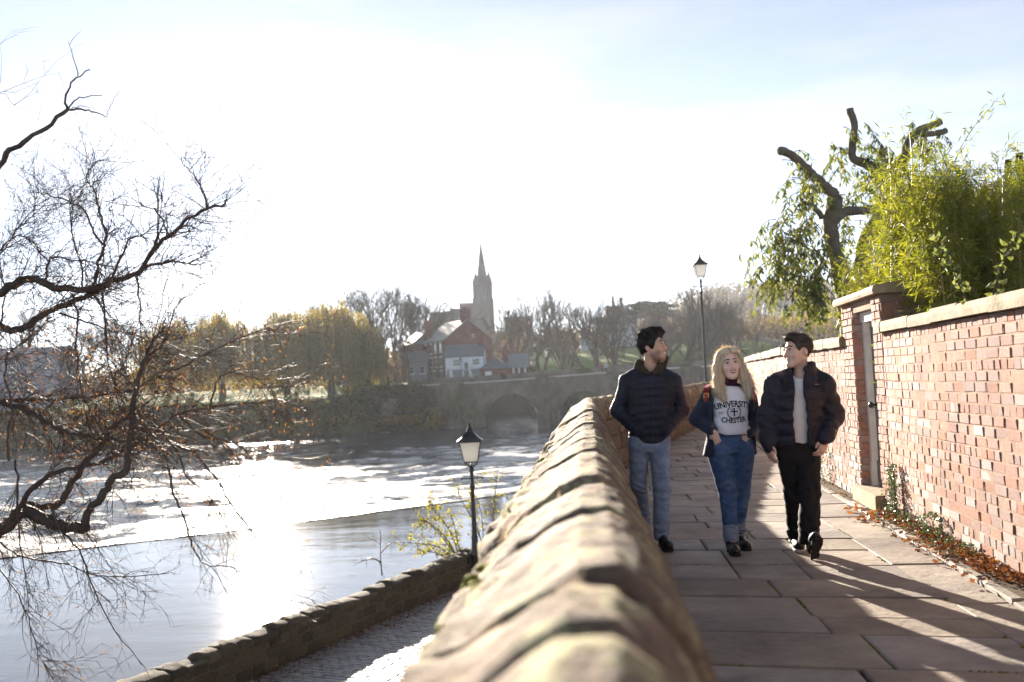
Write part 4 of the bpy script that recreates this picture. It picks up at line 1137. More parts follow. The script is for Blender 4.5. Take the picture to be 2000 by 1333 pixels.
q = MB(); q.tube([h.P(xx(878), 6.5, zz(601)), h.P(xx(878), 6.5, zz(596))], .12, 4); q.tube([h.P(xx(878) - .5, 6.5, zz(598.2)), h.P(xx(878) + .5, 6.5, zz(598.2))], .12, 4); mk('gable_cross', q, 'church_stone', h.t)

# --- houses half hidden on the hill and far left
def simple_house(name, label, u, v, y, w, d, ze, zr, m, rm, nwin, stories, az=0.0, chim=(), group=None, wtrim='trim_white'):
    p = at(u, v, y); h = House(name, label, (p.x, p.y, p.z), az, 'house', group)
    h.gabled(0, w, 0, d, -6, ze, zr, m, rm, 'x', .25)
    for s_ in range(stories):
        for k in range(nwin): h.window(w * (k + .5) / nwin, .6 + s_ * (ze - .3) / stories, 1.0, 1.4, 'front', 0, wtrim, head=False)
    for (x, zt) in chim: h.chimney(x, d / 2, zr - .8, zt, 1.1, .9, pots=2)
    return h
simple_house('white_house', 'long low white house half hidden among bare trees on the hillside', 1158, 656, 310, 14.0, 7, 3.6, 5.8, 'whitewash', 'slate', 5, 1)
simple_house('white_summerhouse', 'small white pavilion on the slope left of the long white house', 1134, 668, 300, 3.6, 4, 2.0, 3.0, 'whitewash', 'slate', 2, 1)
simple_house('hilltop_house', 'dark hilltop house with two tall chimneys against the sky', 1185, 622, 395, 9, 8, 3.5, 5.0, 'house_brick', 'slate', 3, 1, 0, ((3.2, 8.6), (6.4, 8.0)))
simple_house('hilltop_house', 'dark slate roofed house on the skyline right of the church tower', 986, 636, 390, 11, 8, 1.5, 3.4, 'house_brick', 'slate', 3, 1, 0, ((1.5, 5.2),))
simple_house('riverside_house', 'large pale rendered house behind branches at the far left edge', -30, 772, 190, 14.0, 10, 7.4, 8.8, 'render_grey', 'slate', 4, 2, R(3))
simple_house('garden_cottage', 'low whitewashed cottage glimpsed between bare trees left of brick house', 795, 737, 196, 4.2, 6, 3.0, 5.0, 'render_grey', 'slate', 2, 1, R(-10))
# ================================================================== vegetation
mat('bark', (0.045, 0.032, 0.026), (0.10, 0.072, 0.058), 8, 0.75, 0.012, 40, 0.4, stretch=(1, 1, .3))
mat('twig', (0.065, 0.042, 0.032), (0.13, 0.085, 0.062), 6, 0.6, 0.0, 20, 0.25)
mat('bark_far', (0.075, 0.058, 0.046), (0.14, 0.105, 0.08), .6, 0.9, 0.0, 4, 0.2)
mat('bark_pollard', (0.10, 0.085, 0.065), (0.20, 0.165, 0.125), 5, 0.85, 0.012, 30, 0.25, c3=(0.09, 0.10, 0.04), c3scale=2.5, c3lo=0.55, c3hi=0.7)
mat('culm', (0.20, 0.17, 0.04), (0.30, 0.22, 0.07), 6, 0.5, 0, 10, 0.4)
leafmat('leaf_orange', (0.28, 0.10, 0.025), (0.50, 0.24, 0.05), .5)
leafmat('leaf_bamboo', (0.10, 0.145, 0.010), (0.34, 0.33, 0.018), .55, gloss=.06)
leafmat('leaf_euc', (0.07, 0.10, 0.018), (0.28, 0.28, 0.045), .52, gloss=.07)
leafmat('leaf_willow', (0.16, 0.125, 0.025), (0.36, 0.27, 0.045), .6, gloss=.02)
leafmat('leaf_wood', (0.06, 0.048, 0.034), (0.16, 0.11, 0.05), .45, gloss=.01)
leafmat('leaf_bush', (0.045, 0.048, 0.018), (0.16, 0.14, 0.04), .45, gloss=.02)
leafmat('leaf_yew', (0.010, 0.020, 0.010), (0.022, 0.04, 0.018), .15, gloss=.02)
leafmat('leaf_gold', (0.20, 0.13, 0.02), (0.34, 0.21, 0.03), .45, gloss=.02)
leafmat('leaf_shrub', (0.24, 0.22, 0.015), (0.46, 0.40, 0.03), .5, gloss=.05)
leafmat('leaf_ivy', (0.035, 0.07, 0.018), (0.12, 0.17, 0.035), .3, rough=.25, gloss=.22)
leafmat('leaf_litter', (0.10, 0.035, 0.018), (0.40, 0.15, 0.03), .25, gloss=.05)
leafmat('leaf_round', (0.13, 0.16, 0.025), (0.25, 0.27, 0.05), .5, rough=.3, gloss=.12)

def unit(r):
    while True:
        v = Vector((r.uniform(-1, 1), r.uniform(-1, 1), r.uniform(-1, 1)))
        if .05 < v.length < 1: return v.normalized()

# ------------------------------------------------------------------ the bare tree at the left
r_ = random.Random(77)
TY = 12.6
LIMBS = [  # (start radius m, end radius m, depth at start, depth at end, points in the photograph)
 (.085, .035, 12.6, 12.2, [(-120, 690), (-60, 620), (0, 572), (32, 553), (60, 545), (104, 560), (151, 568), (195, 560), (227, 545), (268, 537)]),
 (.036, .012, 12.2, 11.8, [(268, 537), (293, 497), (318, 469), (340, 455), (366, 430), (403, 410), (432, 402), (441, 392)]),
 (.016, .004, 12.0, 11.8, [(403, 410), (400, 385), (390, 362), (375, 338), (360, 323), (353, 304)]),
 (.028, .008, 12.2, 12.6, [(268, 537), (296, 519), (334, 511), (372, 515), (392, 519)]),
 (.012, .004, 12.5, 12.6, [(372, 515), (390, 506), (408, 495)]),
 (.075, .032, 12.8, 12.4, [(-120, 640), (-50, 632), (0, 639), (28, 645), (57, 633), (104, 607), (151, 585), (180, 573), (202, 560)]),
 (.026, .005, 12.3, 12.9, [(186, 556), (192, 513), (202, 485), (207, 459), (195, 416), (186, 379), (177, 363), (170, 348), (183, 320), (198, 313)]),
 (.020, .004, 12.5, 13.3, [(205, 480), (186, 456), (164, 413), (133, 394), (99, 382), (79, 377), (71, 363)]),
 (.016, .004, 12.4, 11.6, [(161, 560), (158, 513), (145, 475), (139, 445), (142, 400)]),
 (.020, .005, 12.6, 13.4, [(90, 545), (100, 505), (140, 508), (190, 515), (240, 530)]),
 (.022, .004, 12.0, 11.5, [(210, 560), (230, 520), (252, 470), (278, 461), (300, 440)]),
 (.016, .004, 12.2, 12.8, [(330, 460), (312, 420), (290, 405), (262, 402)]),
 (.034, .006, 12.8, 12.2, [(-80, 778), (0, 781), (72, 781), (132, 779), (195, 771), (239, 765), (277, 752), (305, 738), (345, 722)]),
 (.050, .022, 12.4, 12.0, [(-60, 770), (0, 785), (25, 793), (63, 809), (98, 828), (126, 841), (176, 853), (235, 860), (290, 858)]),
 (.110, .075, 12.0, 11.7, [(-140, 1120), (-60, 1075), (0, 1037), (28, 1012), (53, 998), (96, 1019), (140, 1032), (166, 1032)]),
 (.062, .034, 11.7, 11.8, [(166, 1030), (168, 1002), (199, 970), (220, 938), (248, 913), (254, 860), (258, 806), (268, 749)]),
 (.034, .010, 11.8, 12.2, [(268, 749), (280, 711), (296, 670), (316, 648), (322, 620)]),
 (.060, .035, 12.2, 12.5, [(28, 1012), (46, 988), (80, 990), (117, 984), (135, 952), (167, 906), (199, 867), (217, 838), (249, 815), (262, 812)]),
 (.045, .020, 12.0, 12.4, [(40, 1000), (55, 965), (85, 935), (130, 917), (190, 905), (225, 890), (262, 868), (285, 862)]),
 (.026, .006, 12.5, 12.0, [(262, 812), (283, 828), (302, 856), (316, 880), (326, 902), (340, 966), (358, 1009), (372, 1058), (383, 1083), (408, 1105), (454, 1108), (479, 1129)]),
 (.022, .004, 12.4, 11.9, [(330, 862), (355, 875), (383, 888), (418, 931), (447, 977), (472, 1012), (496, 1044), (528, 1094), (543, 1140), (571, 1175)]),
 (.018, .004, 12.3, 11.6, [(300, 830), (345, 880), (362, 925), (394, 960), (425, 991), (445, 1040)]),
 (.020, .004, 12.0, 11.2, [(30, 900), (35, 945), (37, 1027), (46, 1108), (57, 1197)]),
 (.018, .004, 12.0, 11.4, [(-60, 1000), (0, 1112), (36, 1162), (60, 1220), (75, 1280), (105, 1325)]),
 (.018, .004, 11.7, 11.3, [(96, 985), (121, 1037), (152, 1073), (184, 1151), (227, 1232), (277, 1300)]),
 (.020, .005, 11.9, 11.4, [(-40, 1040), (0, 1060), (50, 1090), (120, 1100), (180, 1120), (240, 1128), (330, 1120)]),
 (.022, .004, 12.2, 12.8, [(300, 845), (321, 828), (350, 809), (391, 800), (441, 790), (491, 789), (536, 781), (583, 768)]),
 (.016, .004, 12.0, 12.6, [(345, 722), (388, 699), (425, 680), (466, 664), (491, 652), (523, 642)]),
 (.018, .004, 12.4, 12.8, [(405, 800), (413, 790), (422, 749), (441, 730), (466, 730), (491, 737), (517, 752), (536, 768)]),
 (.020, .004, 12.0, 12.4, [(285, 700), (310, 680), (328, 650), (338, 612), (360, 580)]),
 (.020, .004, 12.3, 12.9, [(140, 575), (152, 620), (148, 680), (156, 740), (165, 800), (180, 852)]),
 (.018, .004, 12.2, 11.6, [(200, 570), (205, 640), (212, 700), (220, 748), (238, 800)]),
 (.016, .004, 12.5, 12.1, [(268, 540), (272, 590), (274, 640), (278, 690)]),
 (.016, .004, 12.4, 13.0, [(115, 612), (170, 630), (215, 645), (255, 655), (300, 680)]),
 (.022, .004, 12.7, 13.2, [(-40, 700), (0, 640), (8, 560), (-4, 500), (30, 462), (60, 470), (90, 505)]),
 (.016, .004, 12.9, 13.4, [(-60, 560), (0, 500), (30, 450), (64, 420), (70, 385)]),
 (.024, .005, 12.4, 12.0, [(18, 900), (14, 850), (25, 800), (10, 735), (18, 690), (60, 660), (95, 622)]),
 (.020, .004, 12.6, 13.1, [(250, 815), (236, 775), (222, 740), (250, 700), (262, 650)]),
 (.024, .005, 12.2, 12.6, [(225, 890), (205, 850), (175, 800), (160, 770)]),
 (.018, .004, 12.0, 12.4, [(400, 840), (430, 860), (470, 870), (510, 915), (560, 930)]),
 (.018, .004, 12.1, 12.6, [(350, 812), (390, 850), (430, 862), (470, 900), (500, 930)]),
 (.060, .030, 13.2, 12.8, [(-120, 420), (-60, 372), (0, 322), (19, 295), (46, 279), (87, 251), (133, 214)]),
 (.022, .008, 12.8, 12.6, [(133, 214), (127, 199), (136, 168), (155, 149), (176, 136)]),
 (.010, .003, 12.7, 12.5, [(152, 149), (146, 118), (133, 80)]), (.005, .002, 12.5, 12.4, [(136, 88), (145, 75), (158, 60)]),
 (.020, .007, 12.8, 13.0, [(133, 214), (161, 214), (186, 219), (211, 229)]), (.007, .002, 13.0, 13.1, [(208, 226), (217, 205), (229, 186), (240, 169)]),
 (.014, .006, 12.8, 12.5, [(135, 211), (148, 196), (161, 190), (200, 186)]), (.008, .003, 12.8, 12.7, [(140, 212), (160, 209), (186, 211)]),
 (.006, .002, 13.3, 13.5, [(-20, 190), (0, 180), (30, 181), (58, 168), (90, 155)]), (.006, .002, 13.3, 13.5, [(-10, 182), (20, 200), (50, 218), (80, 236)]),
]
trunk_base = Vector((-9.6, 12.2, UP_Z + .9))
ft = thing('bare_tree', 'large bare tree at left with dark twisting branches overhanging the river', 'tree', trunk_base)
tb = MB()
trunk_pts = [trunk_base, Vector((-9.5, 12.25, -1.6)), Vector((-9.3, 12.4, 0.2)), Vector((-9.2, 12.6, 2.2)), Vector((-9.35, 12.9, 4.0)), Vector((-9.6, 13.1, 6.2)), Vector((-9.5, 13.3, 8.5))]
tb.tube(trunk_pts, [.42, .34, .30, .27, .22, .16, .08], 12)
tw = [MB(), MB()]
leaves = MB()
NTW = [0]
def smooth_poly(pts, n):
    out = []
    for i in range(len(pts) - 1):
        p0, p1, p2, p3 = pts[max(i - 1, 0)], pts[i], pts[i + 1], pts[min(i + 2, len(pts) - 1)]
        for k in range(n):
            t = k / n
            out.append(.5 * ((2 * p1) + (p2 - p0) * t + (2 * p0 - 5 * p1 + 4 * p2 - p3) * t * t + (3 * p1 - p0 - 3 * p2 + p3) * t ** 3))
    out.append(pts[-1]); return out
def twig(p, d, L, rad, lvl, r, droop=0.0, leafp=.18):
    n = 4 if lvl < 2 else 3
    pts = [p]; q = p.copy(); dd = d.copy()
    for k in range(n):
        dd = (dd + unit(r) * .26 + Vector((0, 0, -droop * .2))).normalized(); q = q + dd * (L / n); pts.append(q.copy())
    rads = [rad * (1 - .75 * k / n) for k in range(n + 1)]
    tw[0 if rad > .005 else 1].tube(pts, rads, 4 if rad > .005 else 3, cap=False); NTW[0] += 1
    if lvl >= 2 and r.random() < leafp:
        e = pts[-1]; leaves.leaf(e, (Vector((0, 0, -1)) + unit(r) * .8).normalized(), unit(r), r.uniform(.03, .06), r.uniform(.012, .022), r.random(), .2)
    if lvl < 3 and L > .10:
        nb = r.randint(2, 4) if lvl == 1 else r.randint(2, 3)
        for k in range(nb):
            t = r.uniform(.25, .98); i = min(int(t * n), n - 1); s = pts[i].lerp(pts[i + 1], t * n - i)
            ax = (pts[i + 1] - pts[i]).normalized()
            nd = (ax * r.uniform(.5, 1.0) + unit(r) * r.uniform(.5, .9)).normalized()
            twig(s, nd, L * r.uniform(.42, .72), max(.0023, rad * .6), lvl + 1, r, droop, leafp)
for li, (ra, rb, da, db, px) in enumerate(LIMBS):
    n = len(px)
    pts = [at(u, v, da + (db - da) * i / (n - 1)) for i, (u, v) in enumerate(px)]
    if px[0][0] < 0:                                       # reach back to the trunk outside the frame
        zt = min(max(pts[0].z - .3, -1.5), 7.0); i = 0
        tp_ = min((p for p in smooth_poly(trunk_pts, 8)), key=lambda p: abs(p.z - zt))
        pts = [tp_, (tp_ + pts[0]) / 2 + Vector((0, 0, .1))] + pts
    sp_ = smooth_poly(pts, 4)
    sp_ = [p + unit(r_) * (.012 + ra * .10) if 0 < i < len(sp_) - 1 else p for i, p in enumerate(sp_)]
    m_ = len(sp_)
    rads = [ra * .85 + (rb * .85 - ra * .85) * (i / (m_ - 1)) for i in range(m_)]
    if px[0][0] < 0: rads = [rr * (1.5 - .5 * min(1, i / 8)) for i, rr in enumerate(rads)]
    rads = [rr * (1 + .18 * mnoise.noise((i * .6, li * 3.7, 0))) for i, rr in enumerate(rads)]
    (tb if ra > .03 else tw[0]).tube(sp_, rads, 8 if ra > .03 else 5)
    if px[-1][1] < 240 and ra < .07:
        dens = .03
    elif li in (0, 5, 14): dens = .7
    elif li in (13, 17, 18): dens = .45
    elif px[-1][1] > 1090: dens = .38
    elif px[-1][1] > 620 and px[-1][1] < 960: dens = 1.1
    else: dens = 1.0
    Lt = sum((sp_[i + 1] - sp_[i]).length for i in range(m_ - 1))
    for k in range(int(Lt * 20 * dens) + (3 if dens > .3 else 0)):
        t = r_.uniform(.12, 1.0) ** .8; i = min(int(t * (m_ - 1)), m_ - 2); s = sp_[i]
        u, v, dpt = project(s)
        if u < -60: continue
        ax = (sp_[i + 1] - sp_[i]).normalized()
        side = unit(r_)
        nd = (ax * r_.uniform(.3, .9) + side * r_.uniform(.6, 1.0) + Vector((.25, 0, .12 if v < 600 else -.05))).normalized()
        low = v > 960
        twig(s, nd, r_.uniform(.25, .85) * (.8 if low else 1.0), max(.0048, rads[i] * r_.uniform(.28, .45)) if rads[i] < .03 else r_.uniform(.005, .009), 1, r_, .5 if v > 700 else .0, .30 if 600 < v < 1000 else .02)
tb.smooth = True
mk('trunk', tb, 'bark', ft)
mk('branches', tw[0], 'twig', ft); o = mk('twigs', tw[1], 'twig', ft); o['kind'] = 'stuff'
o = mk('dry_leaves', leaves, 'leaf_orange', ft); o['kind'] = 'stuff'

# ------------------------------------------------------------------ bare trees across the river
def far_tree_mesh(seed, H, spread=.34, levels=5, upright=.5, name='bare_tree'):
    r = random.Random(seed); b = MB(); b2 = MB()
    def grow(p, d, L, rad, lvl):
        n = 3 if lvl < 3 else 2
        pts = [p]; q = p.copy(); dd = d.copy()
        for k in range(n):
            dd = (dd + unit(r) * (.10 if lvl == 0 else .2) + Vector((0, 0, upright * .10))).normalized(); q = q + dd * (L / n); pts.append(q.copy())
        (b if lvl < 3 else b2).tube(pts, [rad * (1 - .42 * k / n) for k in range(n + 1)], 5 if lvl < 2 else 3, cap=False)
        if lvl < levels:
            nb = (5 if lvl == 0 else 4 if lvl < 3 else 4)
            for k in range(nb):
                t = r.uniform(.5 if lvl == 0 else .25, 1.0) if k else 1.0; i = min(int(t * n), n - 1); s = pts[i].lerp(pts[i + 1], t * n - i)
                nd = (dd * r.uniform(.6, 1.1) + unit(r) * r.uniform(.45, .85) * (spread / .34) + Vector((0, 0, upright * .35))).normalized()
                grow(s, nd, L * r.uniform(.52, .74), max(rad * .52, .018), lvl + 1)
    grow(Vector((0, 0, -.5)), Vector((0, 0, 1)), H * .36, H * .017, 0)
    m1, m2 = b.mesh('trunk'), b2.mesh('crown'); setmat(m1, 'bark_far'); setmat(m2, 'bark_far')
    zmax = max(v[2] for v in b2.v)
    return m1, m2, zmax
FT = [far_tree_mesh(s, 16, sp, 5, up) for s, sp, up in ((1, .34, .5), (2, .30, .7), (3, .40, .4), (4, .30, .6), (5, .36, .55), (6, .27, .8))]
def far_tree(label, u, vtop, Y, k, group, vbase=None, sq=1.0, rz=0.0):
    p = at(u, 700, Y); zb_ = gz(p.x, Y) if vbase is None else at(u, vbase, Y).z
    tp_ = at(u, vtop, Y); m1, m2, zm = FT[k % len(FT)]
    s = (tp_.z - zb_) / zm
    t = thing('bare_tree', label, 'tree', (tp_.x, Y, zb_), group); t.rotation_euler = (0, 0, rz); t.scale = (s * sq, s * sq, s)
    for nm, me in (('trunk', m1), ('crown', m2)):
        o = bpy.data.objects.new(nm, me); COL.objects.link(o); o.parent = t
ORD = ['first', 'second', 'third', 'fourth', 'fifth', 'sixth', 'seventh', 'eighth', 'ninth', 'tenth', 'eleventh', 'twelfth']
for i, (u, vt, Y) in enumerate(((997, 562, 238), (1050, 546, 230), (1106, 574, 234), (1163, 572, 226), (1207, 566, 232), (1250, 563, 228), (1294, 576, 236), (1322, 560, 226), (1352, 553, 230), (1396, 580, 236), (1428, 574, 232), (1462, 590, 240))):
    far_tree(f'{ORD[i]} tall bare tree along the skyline to the right of the spire', u, vt, Y, i * 5 + 1, 'bare trees right of the church', None, .95, i * 1.3)
for i, (u, vt, Y) in enumerate(((842, 546, 232), (812, 566, 236), (788, 556, 228), (757, 552, 234), (724, 544, 226), (690, 558, 236), (652, 553, 232), (610, 566, 240))):
    far_tree(f'{ORD[i]} tall bare tree along the skyline to the left of the church', u, vt, Y, i * 5 + 2, 'bare trees left of the church', None, .9, i * 1.7)
far_tree('broad brown bare tree on the riverbank between the willow and brick house', 752, 606, 186, 3, 'bank trees', None, 1.25, .4)
far_tree('slim bare tree standing close to the left side of brick house', 795, 640, 190, 1, 'bank trees', None, 1.3, 2.4)
far_tree('bare tree on the far bank seen through foreground branches, far left', 60, 590, 215, 0, 'bank trees', None, 1.2, 1.1)
far_tree('bare tree on the far bank behind foreground branches, left of the willows', 380, 600, 215, 4, 'bank trees', None, 1.3, .6)
far_tree('dark bare tree beside the pale house at far left', 165, 610, 205, 2, 'bank trees', None, 1.4, .2)
far_tree('spreading bare tree over the lawn behind foreground branches', 250, 612, 210, 5, 'bank trees', None, 1.5, 2.2)
far_tree('bare tree right behind the tallest lamp post', 1385, 600, 250, 3, 'bank trees', None, 1.3, 2.2)

# leaf clouds by numpy: random small triangles in given blobs
def leaf_cloud(blobs, size, seed, flat=0.0, hollow=.0):
    g = np.random.default_rng(seed); P = []; T = []
    for (c, rad, n) in blobs:
        d = g.normal(size=(n, 3)); d /= np.linalg.norm(d, axis=1)[:, None]
        rr = (hollow + (1 - hollow) * g.random(n)) ** (1 / 3)
        lump = 1 + .22 * np.sin(d[:, 0] * 5 + c[0]) * np.sin(d[:, 2] * 6 + c[1]) + .15 * np.sin(d[:, 1] * 11 + c[0] * 2)
        P.append(np.asarray(c) + d * (rr * lump)[:, None] * np.asarray(rad)); T.append(np.clip(g.normal(.5, .25, n) + .0, .02, 1))
    P = np.concatenate(P); T = np.concatenate(T); n = len(P)
    a = g.normal(size=(n, 3)); a /= np.linalg.norm(a, axis=1)[:, None]
    bb = g.normal(size=(n, 3)); bb -= (bb * a).sum(1)[:, None] * a; bb /= np.linalg.norm(bb, axis=1)[:, None]
    s = size * g.uniform(.6, 1.4, n)[:, None]
    V = np.stack([P - a * s, P + bb * s * .6, P + a * s, P - bb * s * .6], 1).reshape(-1, 3)
    F = np.arange(4 * n).reshape(n, 4)
    return V, F, np.repeat(T, 4)
def cloud_obj(name, blobs, size, seed, m, parent=None, base=None, hollow=.2):
    V, F, T = leaf_cloud(blobs, size, seed, hollow=hollow)
    b = BASE[parent.name] if parent is not None else Vector(base or (0, 0, 0))
    me = npmesh(name, V - np.array(b), F, False, T); setmat(me, m)
    o = bpy.data.objects.new(name, me); COL.objects.link(o); o.parent = parent
    if parent is None: o.location = b
    return o

# ------------------------------------------------------------------ willows
def willow(label, u, vtop, vbot, Y, wpx, seed, dens=1.0):
    r = np.random.default_rng(seed); rp = random.Random(seed)
    top = at(u, vtop, Y); base = Vector((top.x, Y, gz(top.x, Y))); H = top.z - base.z; Wd = wpx / 2 * Y / FOC
    t = thing('willow_tree', label, 'tree', base, 'weeping willows on the far bank')
    b = MB(); b.tube([base - Vector((0, 0, .4)), base + Vector((.1, 0, H * .2)), base + Vector((.2, 0, H * .38))], [.75, .5, .42], 8)
    tips = []
    for k in range(9):
        a = k * 2.4; e = base + Vector((math.cos(a) * Wd * .62, math.sin(a) * Wd * .5, H * rp.uniform(.7, .93)))
        m = base + Vector((math.cos(a) * Wd * .22, math.sin(a) * Wd * .2, H * .55)); b.tube([base + Vector((.2, 0, H * .36)), m, e], [.34, .2, .07], 5); tips.append(e)
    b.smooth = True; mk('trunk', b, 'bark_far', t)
    n = int(900 * dens); P = []; T = []; D = []
    for k in range(n):
        th = r.uniform(0, 2 * math.pi); rr = math.sqrt(r.random()); lob = 1 + .16 * math.sin(th * 3 + seed) + .1 * math.sin(th * 7 + seed)
        x, yv = math.cos(th) * rr * Wd * lob, math.sin(th) * rr * Wd * .8 * lob
        zt = H * (1 - .34 * rr ** 2.2) * (1 + .05 * math.sin(x * 1.7 + seed) + .05 * math.sin(yv * 2.1 + x)) ; 
        zb2 = H * r.uniform(.03, .30) + (1 - rr) * H * .22
        m = 26; zz_ = np.sort(r.uniform(zb2, zt, m)); sw = r.normal(0, .05)
        P.append(np.stack([base.x + x + sw * (zt - zz_) + r.normal(0, .10, m), base.y + yv + r.normal(0, .10, m), base.z + zz_], 1)); T.append(np.full(m, np.clip(r.normal(.45, .25), .02, 1)))
    P = np.concatenate(P); T = np.concatenate(T); N = len(P)
    a = np.stack([r.normal(0, .25, N), r.normal(0, .25, N), np.full(N, -1.0)], 1); a /= np.linalg.norm(a, axis=1)[:, None]
    c = r.normal(size=(N, 3)); c -= (c * a).sum(1)[:, None] * a; c /= np.linalg.norm(c, axis=1)[:, None]
    L = r.uniform(.25, .5, N)[:, None]; Wl = .075
    V = np.stack([P - a * L, P + c * Wl, P + a * L, P - c * Wl], 1).reshape(-1, 3) - np.array(base)
    me = npmesh('foliage', V, np.arange(4 * N).reshape(N, 4), False, np.repeat(T, 4)); setmat(me, 'leaf_willow')
    o = bpy.data.objects.new('foliage', me); COL.objects.link(o); o.parent = t
willow('large golden weeping willow on the lawn across the river', 640, 600, 775, 181, 185, 3, 1.25)
willow('weeping willow left of the largest one, on the far bank', 555, 610, 775, 190, 130, 5, .9)
willow('weeping willow seen through the foreground twigs, far bank', 430, 618, 780, 188, 140, 8, .9)
willow('leftmost yellowish willow behind the foreground branches', 330, 634, 785, 196, 130, 11, .7)
willow('small drooping yellow willow just left of the brown bank tree', 712, 640, 765, 184, 75, 14, .5)

# ------------------------------------------------------------------ bushes, evergreens, woodland
def bush(name, label, u, v, Y, blobs, size, m, seed, cat='bush', group=None, zadd=0.0):
    p = at(u, v, Y); z = gz(p.x, Y) + zadd; t = thing(name, label, cat, (p.x, Y, z), group)
    bl = [((p.x + dx, Y + dy, z + dz), (rx, ry, rz), n) for dx, dy, dz, rx, ry, rz, n in blobs]
    cloud_obj('foliage', bl, size, seed, m, t)
    b = MB()
    rp = random.Random(seed)
    for dx, dy, dz, rx, ry, rz, n in blobs:
        for k in range(3): b.tube([(p.x + rp.uniform(-.2, .2), Y, z - .3), (p.x + dx * .6, Y + dy * .6, z + dz * .6), (p.x + dx + rp.uniform(-rx, rx) * .6, Y + dy, z + dz + rz * .5)], [.10, .07, .02], 4)
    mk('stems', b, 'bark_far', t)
bush('evergreen_shrub', 'dark evergreen shrub left of the bridge lamp, beyond the parapet', 1052, 700, 200, [(0, 0, 2.2, 2.0, 2, 2.6, 2200), (.3, 0, 4.0, 1.2, 1.2, 1.6, 900)], .22, 'leaf_yew', 1)
bush('evergreen_shrub', 'larger dark evergreen shrub right of the bridge lamp, beyond the parapet', 1102, 700, 204, [(0, 0, 2.4, 3.0, 2.4, 2.4, 3000), (-.8, 0, 4.0, 1.8, 1.6, 1.8, 1300), (1.8, 0, 1.6, 1.8, 2, 1.6, 1000)], .22, 'leaf_yew', 2)
bush('cedar_tree', 'dark flat-topped evergreen tree on the skyline above the white house', 1272, 610, 335, [(0, 0, 12, 7, 5, 1.6, 2600), (3, 0, 9.5, 5, 4, 1.4, 1500), (-5, 0, 9.5, 4.5, 4, 1.3, 1300), (1, 0, 6, 2, 2, 4, 400)], .45, 'leaf_yew', 3, 'tree')
bank_b = []
rb_ = random.Random(12)
for k in range(26):
    x = -86 + k * 3.0 + rb_.uniform(-1, 1); bank_b.append(x)
for k, (u, hgt, m) in enumerate(((590, 3.0, 'leaf_bush'), (640, 2.4, 'leaf_bush'), (690, 3.6, 'leaf_bush'), (735, 4.2, 'leaf_bush'), (775, 3.4, 'leaf_wood'), (810, 4.4, 'leaf_wood'), (705, 3.0, 'leaf_shrub'), (790, 1.6, 'leaf_gold'), (540, 2.6, 'leaf_bush'), (480, 3.0, 'leaf_bush'), (420, 2.6, 'leaf_bush'), (350, 3.0, 'leaf_bush'), (280, 2.6, 'leaf_bush'), (210, 2.4, 'leaf_bush'), (140, 3.0, 'leaf_wood'), (60, 2.8, 'leaf_bush'))):
    pass
LBL = ['dark shrub on the riverbank below the largest willow', 'low dark shrub on the bank right below the willow trunk', 'tangled dark shrub on the bank under the golden willow strands', 'tall tangled shrub on the bank below the brown bare tree', 'brown twiggy shrub on the bank left of the bridge abutment', 'brown shrub against the bridge abutment', 'bright yellow-green shrub at the lawn edge below the small willow', 'small golden bush at the waterline left of the bridge', 'dark bank shrub just right of the foreground twig tips']
for k, (u, Yo, w, hgt, m) in enumerate(((600, 3.5, 4.5, 2.2, 'leaf_bush'), (648, 3.5, 4.2, 2.0, 'leaf_bush'), (690, 4, 4, 2.8, 'leaf_bush'), (735, 5, 3.6, 3.6, 'leaf_bush'), (775, 5, 3.6, 3.2, 'leaf_wood'), (815, 4, 3.4, 4.2, 'leaf_wood'), (705, 9, 2.6, 2.2, 'leaf_shrub'), (788, 1.6, 2.6, 1.2, 'leaf_gold'), (560, 3.5, 4, 2.2, 'leaf_bush'))):
    Yb = bank_y(at(u, 800, 174).x) + Yo
    bush('bank_shrub', LBL[k], u, 800, Yb, [(0, 0, hgt * .45, w, 2.2, hgt * .6, 1500), (w * .5, -.6, hgt * .3, w * .6, 1.8, hgt * .5, 700), (-w * .5, -.8, hgt * .25, w * .6, 1.8, hgt * .45, 700)], .24, m, 50 + k, 'bush', 'shrubs on the far riverbank')
# the mass of bank growth further left, the hillside wood and far hedges: uncountable
bl = []; bl2 = []
for k in range(230):
    x = -95 + (k % 77) * 1.07 + rb_.uniform(-.5, .5); y = bank_y(x) + (.2, 2.2, 4.5)[k // 77 % 3] + rb_.uniform(-.6, .8); s = rb_.uniform(.45, 1.2) * (1 + .7 * mnoise.noise((x * .09, k // 77, 3)));
    if mnoise.noise((x * .16, k // 77 * 2.0, 8)) < -.22: continue
    (bl if mnoise.noise((x * .12, k // 77 * 3.0, 1)) < .12 else bl2).append(((x, y, gz(x, y) + .45 * s), (1.7 * s, 1.4, 1.15 * s), int(130 * s)))
o = cloud_obj('bank_growth', bl2, .22, 15, 'leaf_gold'); tag(o, 'yellowing undergrowth in patches along the far riverbank', 'undergrowth', kind='stuff')
o = cloud_obj('bank_growth', bl, .22, 5, 'leaf_bush'); tag(o, 'tangled dark undergrowth along the far riverbank waterline', 'undergrowth', kind='stuff')
bl = []; bg = []
for k in range(420):
    x = rb_.uniform(-30, 110); y = rb_.uniform(262, 400)
    if 4 < x < 80 and y < 300: continue
    s = rb_.uniform(2.2, 4.6); (bl if rb_.random() < .82 else bg).append(((x, y, gz(x, y) + s * .8), (s * 1.1, s, s), 130))
for k in range(200):
    x = rb_.uniform(-150, -18); y = rb_.uniform(212, 300); s = rb_.uniform(2.5, 5.0); (bl if rb_.random() < .8 else bg).append(((x, y, gz(x, y) + s * .8), (s * 1.1, s, s), 130))
